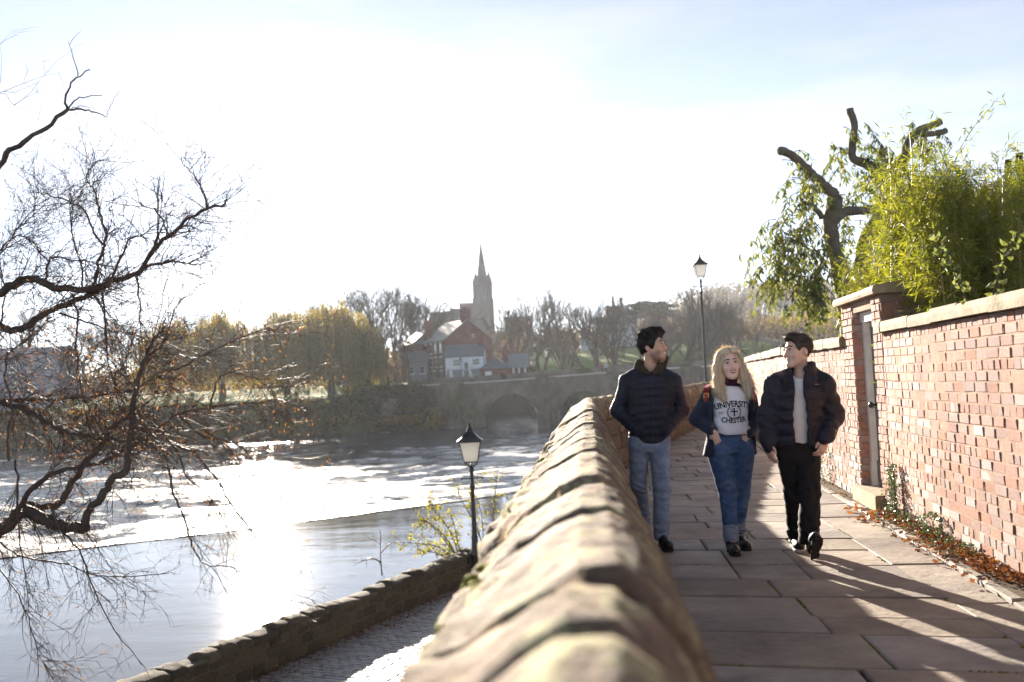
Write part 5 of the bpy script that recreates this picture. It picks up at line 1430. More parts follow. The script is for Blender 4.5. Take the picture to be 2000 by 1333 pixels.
o = cloud_obj('hillside_wood', bl, .42, 6, 'leaf_wood'); tag(o, 'brown winter woodland covering the hillside behind the bridge', 'woodland', kind='stuff')
o = cloud_obj('autumn_wood', bg, .40, 9, 'leaf_gold'); tag(o, 'patches of golden autumn foliage in the hillside wood', 'woodland', kind='stuff')
bl = []
for k in range(520):
    x = rb_.uniform(30, 420); y = rb_.uniform(430, 900); s = rb_.uniform(5, 9); bl.append(((x, y, gz(x, y) + s * .5), (s * 1.4, s, s), 55))
o = cloud_obj('far_wood', bl, 1.3, 7, 'leaf_wood'); tag(o, 'distant hazy wooded hill at right of the skyline', 'woodland', kind='stuff')
rb_ = random.Random(44)
fh = 0
for (u, v, y) in ((1508, 612, 640), (1526, 604, 700), (1545, 610, 620), (1490, 622, 560)):
    p = at(u, v, y); zg = gz(p.x, y)
    simple_house('hillside_house', ['far hillside house lowest of the distant cluster', 'far hillside house highest on the distant hill', 'far hillside house nearest the pollarded tree', 'far hillside house leftmost of the distant cluster'][fh], u, v, y, 14, 9, 5, 8.5, 'whitewash' if fh % 2 else 'house_brick', 'slate', 4, 2, R(rb_.uniform(-20, 20)), ((3, 10.5),)); fh += 1

# ------------------------------------------------------------------ yellow shrub and sapling on the river side of the low wall
def leafy_shrub(name, label, stems, nleaf, m, seed, lsize, group=None, cat='shrub'):
    r = random.Random(seed); base = Vector(stems[0][0]); t = thing(name, label, cat, base, group); b = MB(); lf = MB()
    for st in stems:
        pts = smooth_poly([Vector(p) for p in st], 3); L = len(pts)
        b.tube(pts, [.018 * (1 - .8 * i / L) for i in range(L)], 4)
        for k in range(nleaf):
            i = int(L * (.2 + .8 * r.random() ** .8)) - 1; p = pts[max(i, 1)]
            d = (unit(r) + Vector((0, 0, .2))).normalized(); e = p + d * r.uniform(.08, .5)
            b.tube([p, (p + e) / 2 + unit(r) * .02, e], [.006, .004, .002], 3, cap=False)
            for q in range(3):
                s_ = p.lerp(e, r.uniform(.3, 1)); lf.leaf(s_, unit(r), unit(r), lsize * r.uniform(.7, 1.3), lsize * .55, r.random(), .15)
    mk('stems', b, 'twig', t); mk('leaves', lf, m, t)
def S(u, v, y): return at(u, v, y)
YS = 25.5
def stem(pts): return [S(u, v, y) for u, v, y in pts]
leafy_shrub('yellow_shrub', 'yellow-leaved shrub growing over the river wall just left of the lamp post', [stem([(900, 1100, 24), (870, 1050, 24), (830, 1020, 24.2), (800, 1050, 24.2)]), stem([(900, 1100, 24), (880, 1040, 24), (850, 1000, 24.4), (835, 970, 24.5)]), stem([(890, 1100, 24), (860, 1070, 23.6), (815, 1062, 23.4), (780, 1060, 23.4)]), stem([(900, 1100, 24), (890, 1040, 24), (880, 1000, 24)]), stem([(900, 1100, 24), (860, 1045, 24), (822, 1008, 24)]), stem([(890, 1100, 23.6), (850, 1080, 23.4), (810, 1075, 23.3)])], 32, 'leaf_shrub', 4, .11)
leafy_shrub('yellow_shrub', 'taller sparse yellow-green shrub over the river wall right of the lamp post', [stem([(945, 1080, 26), (940, 1000, 26), (925, 960, 26.2), (935, 925, 26.2)]), stem([(960, 1070, 26), (965, 990, 26), (970, 940, 26.3), (972, 915, 26.4)]), stem([(950, 1080, 26), (920, 1010, 26), (895, 965, 26), (905, 945, 26)]), stem([(970, 1070, 26), (985, 1000, 26), (992, 965, 26.3)]), stem([(945, 1080, 26), (930, 1020, 26), (915, 985, 26)])], 17, 'leaf_shrub', 6, .10)
leafy_shrub('bare_sapling', 'small bare sapling rising beside the river wall left of the yellow shrub', [stem([(746, 1125, 21.6), (743, 1080, 21.6), (744, 1035, 21.6)]), stem([(745, 1100, 21.6), (725, 1090, 21.6), (700, 1100, 21.6)]), stem([(744, 1080, 21.6), (765, 1060, 21.6), (780, 1065, 21.6)])], 7, 'twig', 8, .02)

# ------------------------------------------------------------------ the pollarded tree behind the far wall
PY = 16.0
pt = thing('pollarded_tree', 'pollarded tree with cut stubs and drooping green leaves behind brick wall', 'tree', (at(1560, 640, PY).x, PY, -.05))
b = MB()
def ptube(px, rads, y0=PY, y1=None):
    pts = [at(u, v, y0 + ((y1 if y1 is not None else y0) - y0) * i / (len(px) - 1)) for i, (u, v) in enumerate(px)]
    sp_ = smooth_poly(pts, 4); n = len(sp_)
    sp_ = [p + unit(r_) * .012 for p in sp_]
    rr = [np.interp(i / (n - 1), np.linspace(0, 1, len(rads)), rads) * (1 + .12 * mnoise.noise((i * .8, px[0][0], 0))) for i in range(n)]
    b.tube(sp_, rr, 10); return sp_
skel = []
gb = at(1668, 700, PY)
b.tube([(gb.x, PY, -.1), at(1664, 640, PY), at(1652, 570, PY)], [.22, .19, .17], 10)
skel.append(ptube([(1655, 580), (1640, 530), (1628, 480), (1622, 440), (1630, 400), (1636, 380)], [.17, .14, .12, .12, .125, .11]))
skel.append(ptube([(1634, 385), (1612, 365), (1590, 345), (1570, 325), (1545, 302), (1524, 294)], [.10, .085, .08, .075, .065, .07], PY, PY - .5))
skel.append(ptube([(1628, 430), (1650, 415), (1680, 412), (1710, 408), (1725, 400)], [.10, .08, .07, .07, .07], PY, PY + .6))
skel.append(ptube([(1672, 590), (1690, 480), (1715, 430), (1735, 390), (1722, 345), (1690, 320), (1668, 312), (1664, 285), (1668, 250), (1660, 214)], [.15, .14, .13, .11, .09, .08, .07, .065, .06, .065], PY + .8, PY + 1.0))
skel.append(ptube([(1735, 390), (1760, 330), (1775, 280), (1795, 256), (1818, 246), (1838, 238)], [.10, .09, .08, .07, .06, .065], PY + 1.0, PY + 1.3))
skel.append(ptube([(1800, 262), (1820, 262), (1846, 256)], [.06, .05, .055], PY + 1.2, PY + 1.4))
skel.append(ptube([(1606, 425), (1590, 405), (1570, 395), (1560, 402)], [.05, .04, .03, .02], PY, PY - .4))
b.smooth = True; mk('trunk', b, 'bark_pollard', pt)
lf = MB(); st = MB(); r_ = random.Random(91)
def spray(p, L, n, spread=.22):
    d = (Vector((r_.uniform(-1, 1), r_.uniform(-1, 1), r_.uniform(-.2, .7)))).normalized(); pts = [p]; q = p.copy()
    for k in range(5):
        d = (d + Vector((0, 0, -.42)) + unit(r_) * .15).normalized(); q = q + d * L / 5; pts.append(q.copy())
    st.tube(pts, [.009, .007, .005, .004, .003, .002], 3, cap=False)
    for k in range(n):
        t = r_.uniform(.15, 1) * 4.99; i = int(t); s = pts[i].lerp(pts[i + 1], t - i) + unit(r_) * .03
        lf.leaf(s, (Vector((0, 0, -1)) + unit(r_) * .75).normalized(), unit(r_), r_.uniform(.09, .17), r_.uniform(.028, .05), min(1, max(.02, r_.gauss(.45, .3))), .12)
for (u, v, n, L, dy) in [(1560, 330, 5, .6, -.4), (1545, 320, 4, .6, -.4), (1580, 345, 5, .7, -.3), (1600, 370, 5, .7, -.2), (1565, 400, 9, .9, -.4), (1540, 430, 9, .9, -.5), (1580, 440, 10, .9, -.3), (1555, 470, 11, .9, -.3), (1520, 470, 7, .9, -.5), (1580, 500, 12, .9, -.2), (1540, 510, 12, .9, -.3), (1510, 515, 8, .8, -.5), (1600, 530, 10, .8, -.2), (1565, 550, 12, .8, -.2), (1530, 550, 9, .8, -.4), (1490, 520, 4, .7, -.5), (1600, 580, 9, .6, 0), (1570, 590, 8, .6, -.2),
    (1680, 270, 4, .5, 1), (1670, 250, 3, .5, 1), (1650, 300, 5, .6, .9), (1700, 300, 7, .6, 1), (1720, 300, 7, .5, 1), (1690, 350, 6, .6, 1), (1640, 310, 4, .6, .9), (1700, 390, 7, .6, .8), (1670, 380, 5, .5, .6), (1620, 430, 3, .6, 0), (1790, 275, 8, .5, 1.2), (1810, 260, 6, .5, 1.2), (1760, 310, 7, .6, 1.1), (1670, 450, 6, .6, .6), (1680, 520, 6, .6, .6), (1640, 590, 5, .5, 0), (1705, 340, 6, .5, 1)]:
    for k in range(n):
        p = at(u + r_.gauss(0, 14), v + r_.gauss(0, 14), PY + dy + r_.gauss(0, .35)); spray(p, L * r_.uniform(.6, 1.1), 26)
mk('stems', st, 'twig', pt); o = mk('leaves', lf, 'leaf_euc', pt); o['kind'] = 'stuff'

# ------------------------------------------------------------------ bamboo behind the near wall
bt = thing('bamboo_clump', 'tall yellow-green bamboo clump behind the brick wall', 'bamboo', (5.0, 10.2, -.05))
cu_, lf = MB(), MB(); r_ = random.Random(19)
def culm(x, y, H, lean, n):
    pts = [Vector((x, y, -.1))]; d = Vector((0, 0, 1)); q = pts[0].copy(); N = 9
    ld = Vector((lean[0], lean[1], 0))
    for k in range(N):
        f = (k / N) ** 2.2; d = (Vector((0, 0, 1)) + ld * (.15 + f * 1.1) + unit(r_) * .04).normalized(); q = q + d * (H / N); pts.append(q.copy())
    cu_.tube(pts, [.010 * (1 - .75 * k / N) for k in range(N + 1)], 5)
    for k in range(n):
        t = N * (.28 + .72 * r_.random() ** .85) * .999; i = int(t); p = pts[i].lerp(pts[i + 1], t - i)
        dd = (unit(r_) + Vector((0, 0, .25))).normalized(); e = p + dd * r_.uniform(.08, .38) * (1.1 - .55 * t / N)
        cu_.tube([p, e], [.003, .0015], 3, cap=False)
        tint = min(1, max(.02, r_.gauss(.55, .25)))
        for q_ in range(6):
            s = p.lerp(e, r_.uniform(.35, 1.05)); lf.leaf(s, (dd * .6 + unit(r_) * .8 + Vector((0, 0, -.25))).normalized(), unit(r_), r_.uniform(.06, .125), r_.uniform(.010, .017), tint, .1)
def top_v(u): return np.interp(u, [1660, 1700, 1740, 1770, 1820, 1880, 1930, 2000, 2100], [570, 480, 390, 310, 270, 305, 320, 290, 290])
for k in range(240):
    y = r_.uniform(8.6, 12.2); u = r_.uniform(1690, 2080); x = at(u, 600, y).x
    x = max(x, wallx(y) + .42)
    uu = project((x, y, 2.5))[0]
    Ht = at(uu, top_v(uu) + r_.uniform(-5, 110), y).z
    if Ht < 1.9: continue
    culm(x, y, Ht, (r_.gauss(-.05, .12), r_.gauss(-.03, .1)), int(Ht * 25))
for k in range(26):                                         # the ones that lean out to the left, over the gateway
    y = r_.uniform(10.6, 12.4); x = wallx(y) + r_.uniform(.45, .8); uu = project((x, y, 2.2))[0]
    culm(x, y, r_.uniform(2.2, 2.9), (r_.uniform(-.3, -.05), r_.gauss(0, .1)), 46)
for (u0, v0, u1, v1, y) in ((1860, 330, 1950, 190, 9.2), (1780, 300, 1765, 215, 9.4), (1800, 300, 1830, 230, 9.2), (1960, 330, 1985, 270, 9.0), (1880, 300, 1925, 225, 9.6), (1740, 360, 1730, 250, 9.8)):   # long sprigs against the sky
    a, e = at(u0, v0 + 250, y), at(u1, v1, y); m = at(u0, v0, y); pts = smooth_poly([a, m, e], 6)
    cu_.tube(pts, [.006 * (1 - .8 * i / len(pts)) for i in range(len(pts))], 4)
    for k in range(46):
        i = int(len(pts) * r_.uniform(.35, .99)); p = pts[i] + unit(r_) * .05
        lf.leaf(p, (unit(r_) + Vector((.4, 0, 0))).normalized(), unit(r_), r_.uniform(.06, .12), .014, r_.random(), .1)
mk('culms', cu_, 'culm', bt); o = mk('leaves', lf, 'leaf_bamboo', bt); o['kind'] = 'stuff'

# ------------------------------------------------------------------ climbers and ivy
def climber(label, px, y, seed):
    r = random.Random(seed); base = at(px[0][0], px[0][1], y); t = thing('climbing_plant', label, 'climber', base, 'climbers on the wall top')
    pts = smooth_poly([at(u, v, y) for u, v in px], 5); b = MB(); b.tube(pts, [.006 * (1 - .5 * i / len(pts)) for i in range(len(pts))], 5); mk('stem', b, 'twig', t)
    for k in range(2, len(pts), 1):
        for q in range(1):
            p = pts[k]; d = (unit(r) + Vector((0, -.3, .1))).normalized(); sd = d.orthogonal().normalized(); nrm = d.cross(sd)
            l = MB(); L = r.uniform(.045, .075); rim = []
            for a in np.linspace(0, 2 * math.pi, 9)[:-1]:
                rim.append(p + d * (.012 + L * .5 - L * .5 * math.cos(a)) + sd * L * .42 * math.sin(a) + nrm * .010 * math.cos(2 * a))
            l.add([p + d * (.012 + L * .5) - nrm * .008] + rim, [(0, i + 1, (i + 1) % 8 + 1) for i in range(8)], r.random()); mk('leaf', l, 'leaf_round', t)
climber('curling climber with round leaves on the coping, left of the two', [(1896, 600), (1880, 570), (1868, 545), (1860, 520), (1845, 505), (1838, 480), (1826, 468)], 6.95, 1)
climber('curling climber with round leaves on the coping, right of the two', [(1932, 592), (1944, 560), (1952, 530), (1960, 510), (1972, 480), (1985, 462), (1998, 450)], 6.5, 2)
ivy = thing('ivy_clump', 'glossy ivy clump climbing the brick wall beside the door step', 'ivy', wp(9.2)); l = MB(); r_ = random.Random(5); s_ = MB()
s_.tube([wp(9.2) + Vector((-.05, 0, 0)), wp(9.22) + Vector((-.04, 0, .3)), wp(9.26) + Vector((-.03, 0, .5))], [.02, .012, .006], 5)
for k in range(700):
    z = r_.random() ** .9 * .5; p = wp(9.2 + r_.gauss(0, .075) * (1.15 - z), 0) + Vector((-.03 - abs(r_.gauss(0, .05)) * (1.3 - z * 1.6), 0, z + .02))
    l.leaf(p, (unit(r_) + Vector((-.5, -.2, -.2))).normalized(), unit(r_), r_.uniform(.018, .035), r_.uniform(.016, .026), r_.random(), .1)
mk('stem', s_, 'twig', ivy); o = mk('leaves', l, 'leaf_ivy', ivy); o['kind'] = 'stuff'
ivy = thing('ivy_tuft', 'small dark ivy tuft at the wall foot among fallen leaves', 'ivy', wp(8.0)); l = MB()
for k in range(260):
    d = unit(r_); p = wp(8.0) + Vector((-.07, 0, .12)) + Vector((d.x * .06, d.y * .08, d.z * .11)); l.leaf(p, (d + unit(r_) * .5).normalized(), unit(r_), r_.uniform(.02, .035), .022, r_.random(), .1)
o = mk('leaves', l, 'leaf_ivy', ivy); o['kind'] = 'stuff'
ivy = thing('ivy_tuft', 'little ivy sprig at the foot of the wall beyond the gateway', 'ivy', wp(12.4)); l = MB()
for k in range(200):
    d = unit(r_); p = wp(12.4) + Vector((-.05, 0, .2)) + Vector((d.x * .05, d.y * .12, d.z * .2)); l.leaf(p, (d + unit(r_) * .5).normalized(), unit(r_), r_.uniform(.02, .035), .022, r_.random(), .1)
o = mk('leaves', l, 'leaf_ivy', ivy); o['kind'] = 'stuff'
# fallen leaves along the foot of the wall, ivy creeping among them
l = MB(); l2 = MB(); r_ = random.Random(6)
def litter(y, off, z, big=False):
    p = wp(y) + Vector((-off, 0, z)); d = (unit(r_) * Vector((1, 1, .6))).normalized() if False else Vector((r_.uniform(-1, 1), r_.uniform(-1, 1), r_.uniform(-.15, .45))).normalized()
    l.leaf(p, d, (unit(r_) + Vector((0, 0, 0))).normalized(), r_.uniform(.03, .06) * (1.7 if big else 1), r_.uniform(.018, .032) * (1.6 if big else 1), (r_.uniform(.8, 1) if big else min(1, max(.02, r_.gauss(.35, .25)))), r_.uniform(-.3, .3))
for k in range(1500):
    y = 6.15 + 3.3 * r_.random(); prof = np.interp(y, [6.1, 6.6, 7.2, 8.2, 9.0, 9.6], [.05, .17, .20, .20, .22, .30])
    o_ = abs(r_.gauss(0, .5)) * prof + .01; litter(y, o_, .015 + r_.random() * .05 * max(0, 1 - o_ / .3) + (.03 if o_ < .2 else 0))
for k in range(34): litter(r_.uniform(6.3, 10.2), r_.uniform(.08, .36), .03, True)
for k in range(26): litter(r_.uniform(9.0, 10.0), r_.uniform(.16, .4), .03, True)
for k in range(60): litter(r_.uniform(10, 15), r_.uniform(.02, .25), .02)
for k in range(620):
    y = 7.0 + 2.3 * r_.random() ** .9; o_ = abs(r_.gauss(0, .09)) + .02; p = wp(y) + Vector((-o_, 0, .05 + r_.random() * .09)); l2.leaf(p, Vector((r_.uniform(-1, .5), r_.uniform(-1, 1), r_.uniform(-.3, .5))).normalized(), unit(r_), r_.uniform(.018, .034), .022, r_.random(), .1)
o = mk('leaf_litter', l, 'leaf_litter'); tag(o, 'brown and orange fallen leaves heaped along the wall foot', 'leaves', kind='stuff')
o = mk('creeping_ivy', l2, 'leaf_ivy'); tag(o, 'small glossy ivy leaves creeping through the fallen leaves', 'ivy', kind='stuff')
l = MB()
for k in range(2600):                                        # leaves drifted against the river wall on the lane
    s = r_.uniform(-3, 14); off = .40 + abs(r_.gauss(0, .28)); p = rw(s, off, LANE_Z + .035 + r_.random() * .02)
    l.leaf(p, Vector((r_.uniform(-1, 1), r_.uniform(-1, 1), r_.uniform(-.1, .3))).normalized(), Vector((r_.uniform(-1, 1), r_.uniform(-1, 1), r_.uniform(-.2, .2))).normalized(), r_.uniform(.04, .09), r_.uniform(.03, .05), min(1, max(.02, r_.gauss(.2, .2))), .15)
o = mk('leaf_litter', l, 'leaf_litter'); tag(o, 'dark red leaves drifted on the lane against the river wall', 'leaves', kind='stuff')

# ------------------------------------------------------------------ the house behind the bamboo
hp = at(1972, 420, 19.0)
h = House('rendered_house', 'white rendered house end with dark chimney pots behind bamboo, right edge', (hp.x, 19.0, -.05), R(4))
zt = at(1985, 338, 19).z
h.box(0, 6, 0, 4, 0, zt - 1.2, 'wall', 'whitewash'); c_ = h.box(.05, .95, .6, 2.2, zt - 1.2, zt, 'chimney', 'whitewash')
for (u, v0, v1) in ((1968, 313, 345), (1990, 300, 345)):
    p = at(u, v0, 19.8); b = MB(); zb2 = zt - .05; b.lathe([(.075, zb2), (.065, p.z - .05), (.085, p.z - .04), (.085, p.z)], (p.x, 19.8, 0), 10); b.smooth = True; mk('chimney_pot', b, 'black_iron', c_)
# ================================================================== the hazy winter air
hz = MB(); hz.box((0, 830, 38), (1900, 1740, 94))
hm = bpy.data.materials.new('haze'); hm.use_nodes = True; nt = hm.node_tree; nt.nodes.clear()
ho = nt.nodes.new('ShaderNodeOutputMaterial'); hv = nt.nodes.new('ShaderNodeVolumePrincipled')
hv.inputs['Color'].default_value = (0.84, 0.91, 1.0, 1); hv.inputs['Density'].default_value = 0.00015; hv.inputs['Anisotropy'].default_value = 0.35
nt.links.new(hv.outputs[0], ho.inputs['Volume']); MATS['haze'] = hm
ho_ = mk('haze', hz, 'haze'); ho_['kind'] = 'stuff'
ho_['label'] = 'pale winter haze filling the air over the river'; ho_['category'] = 'haze'
# ================================================================== people: signed-distance bodies, meshed by surface nets
def A(v): return np.asarray(v, dtype=np.float32)
def s_cap(P, a, b, ra, rb):
    a, b = A(a), A(b); ab = b - a; L2 = float((ab * ab).sum()) + 1e-9
    t = np.clip(((P - a) @ ab) / L2, 0, 1); q = P - a - t[:, None] * ab
    return np.sqrt((q * q).sum(1)) - (ra + t * (rb - ra))
def s_ell(P, c, r, M=None):
    q = P - A(c)
    if M is not None: q = q @ A(M)
    r = A(r); k0 = np.sqrt(((q / r) ** 2).sum(1)); k1 = np.sqrt(((q / (r * r)) ** 2).sum(1)) + 1e-6
    return k0 * (k0 - 1) / k1
def smin(a, b, k):
    h = np.clip(.5 + .5 * (b - a) / k, 0, 1); return b * (1 - h) + a * h - k * h * (1 - h)
def smax(a, b, k): return -smin(-a, -b, k)
def s_loft(P, secs, rnd=.02):
    """secs: (z, cx, cy, rx, ry), rising z; elliptical sections"""
    S_ = np.array(sorted(secs)); z = P[:, 2]
    cx, cy_, rx, ry = (np.interp(z, S_[:, 0], S_[:, k]) for k in (1, 2, 3, 4))
    x, y = P[:, 0] - cx, P[:, 1] - cy_
    k0 = np.sqrt((x / rx) ** 2 + (y / ry) ** 2); k1 = np.sqrt((x / rx ** 2) ** 2 + (y / ry ** 2) ** 2) + 1e-6
    d = np.where(k0 < .2, -np.minimum(rx, ry) * .8, k0 * (k0 - 1) / k1)
    return smax(d, np.maximum(S_[0, 0] - z, z - S_[-1, 0]), rnd)
def quilt(c, sp, amp): return amp * (np.abs(np.sin(np.pi * c / sp)) ** .55 - .75)
def wr(P, seed, f, amp):                    # soft cloth wrinkles
    x, y, z = P[:, 0], P[:, 1], P[:, 2]
    return amp * (np.sin(f * (x * .9 + z * .5) + seed + 2 * np.sin(f * .45 * z + seed * 2)) * np.sin(f * (z * 1.1 - y * .7) + 1.7 * seed + 1.5 * np.sin(f * .5 * x)) )
ED = [(0, 1), (2, 3), (4, 5), (6, 7), (0, 2), (1, 3), (4, 6), (5, 7), (0, 4), (1, 5), (2, 6), (3, 7)]
CO = np.array([(i & 1, (i >> 1) & 1, (i >> 2) & 1) for i in range(8)])
def sdf_mesh(fn, lo, hi, h, band=None):
    lo, hi = np.array(lo, float), np.array(hi, float)
    n = np.ceil((hi - lo) / h).astype(int) + 2; n = ((n + 3) // 4) * 4
    c = n // 4 + 1
    g = np.stack(np.meshgrid(*[lo[k] + np.arange(c[k]) * 4 * h for k in range(3)], indexing='ij'), -1).reshape(-1, 3).astype(np.float32)
    Fc = fn(g).reshape(c)
    near = np.abs(Fc) < 4 * h * 2.2
    from numpy import repeat
    up = near.repeat(4, 0).repeat(4, 1).repeat(4, 2)[:n[0] + 2, :n[1] + 2, :n[2] + 2]
    base = Fc.repeat(4, 0).repeat(4, 1).repeat(4, 2)[:n[0] + 2, :n[1] + 2, :n[2] + 2].copy()
    sh = base.shape
    # centre the coarse blocks
    up = up | np.roll(up, 2, 0) | np.roll(up, 2, 1) | np.roll(up, 2, 2) | np.roll(up, -2, 0) | np.roll(up, -2, 1) | np.roll(up, -2, 2)
    I = np.argwhere(up); base[up] = fn((lo + I * h).astype(np.float32))
    F = base; ins = F < 0
    nx_, ny_, nz_ = F.shape
    cnt = np.zeros((nx_ - 1, ny_ - 1, nz_ - 1), np.int8)
    for (a, b, c_) in CO: cnt += ins[a:nx_ - 1 + a, b:ny_ - 1 + b, c_:nz_ - 1 + c_]
    mixed = (cnt > 0) & (cnt < 8); C = np.argwhere(mixed); m = len(C)
    V8 = np.stack([F[C[:, 0] + a, C[:, 1] + b, C[:, 2] + c_] for (a, b, c_) in CO], 1)
    acc = np.zeros((m, 3)); num = np.zeros(m)
    for (e0, e1) in ED:
        a, b = V8[:, e0], V8[:, e1]; x = (a < 0) != (b < 0); t = np.where(x, a / np.where(x, a - b, 1), 0)
        acc += np.where(x[:, None], CO[e0] + t[:, None] * (CO[e1] - CO[e0]), 0); num += x
    V = lo + (C + acc / num[:, None]) * h
    vid = np.full(mixed.shape, -1, np.int64); vid[mixed] = np.arange(m)
    Q = []
    for ax in range(3):
        s0 = [slice(None)] * 3; s1 = [slice(None)] * 3; s0[ax] = slice(0, -1); s1[ax] = slice(1, None)
        x = ins[tuple(s0)] != ins[tuple(s1)]; E = np.argwhere(x); sg = ins[tuple(s0)][x]
        o1, o2 = (ax + 1) % 3, (ax + 2) % 3
        ok = (E[:, o1] > 0) & (E[:, o2] > 0) & (E[:, o1] < mixed.shape[o1]) & (E[:, o2] < mixed.shape[o2]) & (E[:, ax] < mixed.shape[ax])
        E, sg = E[ok], sg[ok]; q = []
        for (d1, d2) in ((-1, -1), (0, -1), (0, 0), (-1, 0)):
            K = E.copy(); K[:, o1] += d1; K[:, o2] += d2; q.append(vid[K[:, 0], K[:, 1], K[:, 2]])
        q = np.stack(q, 1); q[~sg] = q[~sg][:, ::-1]; Q.append(q)
    Q = np.concatenate(Q); Q = Q[(Q >= 0).all(1)]
    return V, Q
def sdf_obj(name, fn, lo, hi, h, m, parent, tint=None):
    V, Q = sdf_mesh(fn, lo, hi, h)
    b = np.array(BASE[parent.name])
    me = npmesh(name, V - b, Q, True, tint(V) if tint is not None else None); setmat(me, m)
    o = bpy.data.objects.new(name, me); COL.objects.link(o); o.parent = parent; BASE[o.name] = BASE[parent.name]
    return o, V, Q
def bounds(pts, pad):
    a = np.array([tuple(p) for p in pts]); return a.min(0) - pad, a.max(0) + pad

def skinmat(name, c, lips, stub):
    m = bpy.data.materials.new(name); m.use_nodes = True; nt = m.node_tree; L = nt.links.new; bs = nt.nodes['Principled BSDF']
    bs.inputs['Roughness'].default_value = .5; bs.inputs['Subsurface Weight'].default_value = .12; bs.inputs['Subsurface Radius'].default_value = (.012, .005, .003); bs.inputs['Specular IOR Level'].default_value = .35
    a = _n(nt, 'ShaderNodeAttribute'); a.attribute_name = 'tint'
    rp = _n(nt, 'ShaderNodeValToRGB'); e = rp.color_ramp.elements
    e[0].position = 0.0; e[0].color = (*c, 1); e[1].position = 1.0; e[1].color = (*lips, 1)
    x = e.new(.8); x.color = (*stub, 1); x = e.new(.92); x.color = (*lips, 1); rp.color_ramp.interpolation = 'LINEAR'
    L(a.outputs['Fac'], rp.inputs['Fac']); nz = _n(nt, 'ShaderNodeTexNoise'); nz.inputs['Scale'].default_value = 30
    hs = _n(nt, 'ShaderNodeHueSaturation'); mr = _n(nt, 'ShaderNodeMapRange'); mr.inputs['To Min'].default_value = .88; mr.inputs['To Max'].default_value = 1.1
    L(nz.outputs['Fac'], mr.inputs['Value']); L(mr.outputs[0], hs.inputs['Value']); L(rp.outputs[0], hs.inputs['Color']); L(hs.outputs[0], bs.inputs['Base Color'])
    MATS[name] = m
skinmat('skin_tan', (.62, .38, .26), (.50, .30, .24), (.25, .165, .13))
skinmat('skin_fair', (.84, .58, .47), (.38, .08, .095), (.5, .3, .24))
skinmat('skin_light', (.74, .49, .37), (.60, .37, .31), (.50, .33, .26))
mat('eye_white', (.6, .58, .56), None, rough=.3); mat('eye_iris', (.03, .02, .015), None, rough=.15); mat('teeth', (.75, .72, .66), None, rough=.3)
mat('brow_dark', (.018, .012, .010), None, rough=.8); mat('brow_fair', (.12, .08, .05), None, rough=.8)
def hairmat(name, c1, c2, gloss, trans):
    leafmat(name, c1, c2, trans, rough=.38, gloss=gloss)
hairmat('hair_black', (.008, .006, .005), (.016, .010, .008), .025, .12); hairmat('hair_brown', (.035, .021, .013), (.085, .052, .03), .05, .25); hairmat('hair_blonde', (.60, .46, .28), (.92, .80, .58), .10, .42)
mat('puffer_navy', (.012, .014, .026), (.020, .022, .038), 14, .55, .003, 60, .25); mat('puffer_black', (.011, .010, .018), (.019, .016, .030), 14, .5, .003, 60, .35)
mat('jacket_navy', (.012, .020, .042), (.020, .030, .060), 30, .75, .004, 160, .3, sheen=.2)
mat('denim_light', (.17, .23, .33), (.28, .35, .46), 14, .85, .012, 16, .2, c3=(.38, .45, .55), c3scale=5, c3lo=.5, c3hi=.75, stretch=(1, 1, 1.6)); mat('denim_blue', (.035, .08, .20), (.08, .15, .31), 14, .85, .012, 16, .2, c3=(.15, .22, .34), c3scale=4, c3lo=.5, c3hi=.75, stretch=(1, 1, 1.6))
mat('trousers_black', (.010, .010, .012), (.018, .018, .021), 10, .8, .002, 90, .25)
mat('cotton_white', (.86, .86, .89), (.91, .91, .94), 6, .9, .003, 60, .2); mat('tee_white', (.74, .72, .68), (.82, .80, .76), 6, .9, .003, 60, .2)
mat('plum_knit', (.040, .010, .025), (.06, .018, .038), 40, .9, .003, 200, .2); mat('hoodie_brown', (.035, .028, .018), (.06, .048, .03), 20, .95, .004, 120, .2)
mat('shoe_black', (.008, .008, .009), (.015, .015, .016), 20, .5, .001, 80, .5); mat('boot_leather', (.010, .011, .011), (.02, .022, .022), 20, .28, .001, 80, .6); mat('sole_rubber', (.02, .02, .021), (.035, .034, .034), 30, .8, .002, 80, .3); mat('sole_pale', (.55, .53, .50), None, rough=.6)
mat('red_leather', (.32, .025, .02), (.42, .04, .03), 20, .45, .001, 60, .5); mat('print_navy', (.010, .012, .035), None, rough=.8); mat('logo_white', (.70, .68, .66), None, rough=.7)
mat('pack_black', (.012, .012, .014), (.022, .022, .025), 20, .7, .002, 90, .3); mat('gold', (.75, .50, .16), None, rough=.25, metallic=1.0); mat('metal_grey', (.4, .4, .4), None, rough=.3, metallic=1.0)

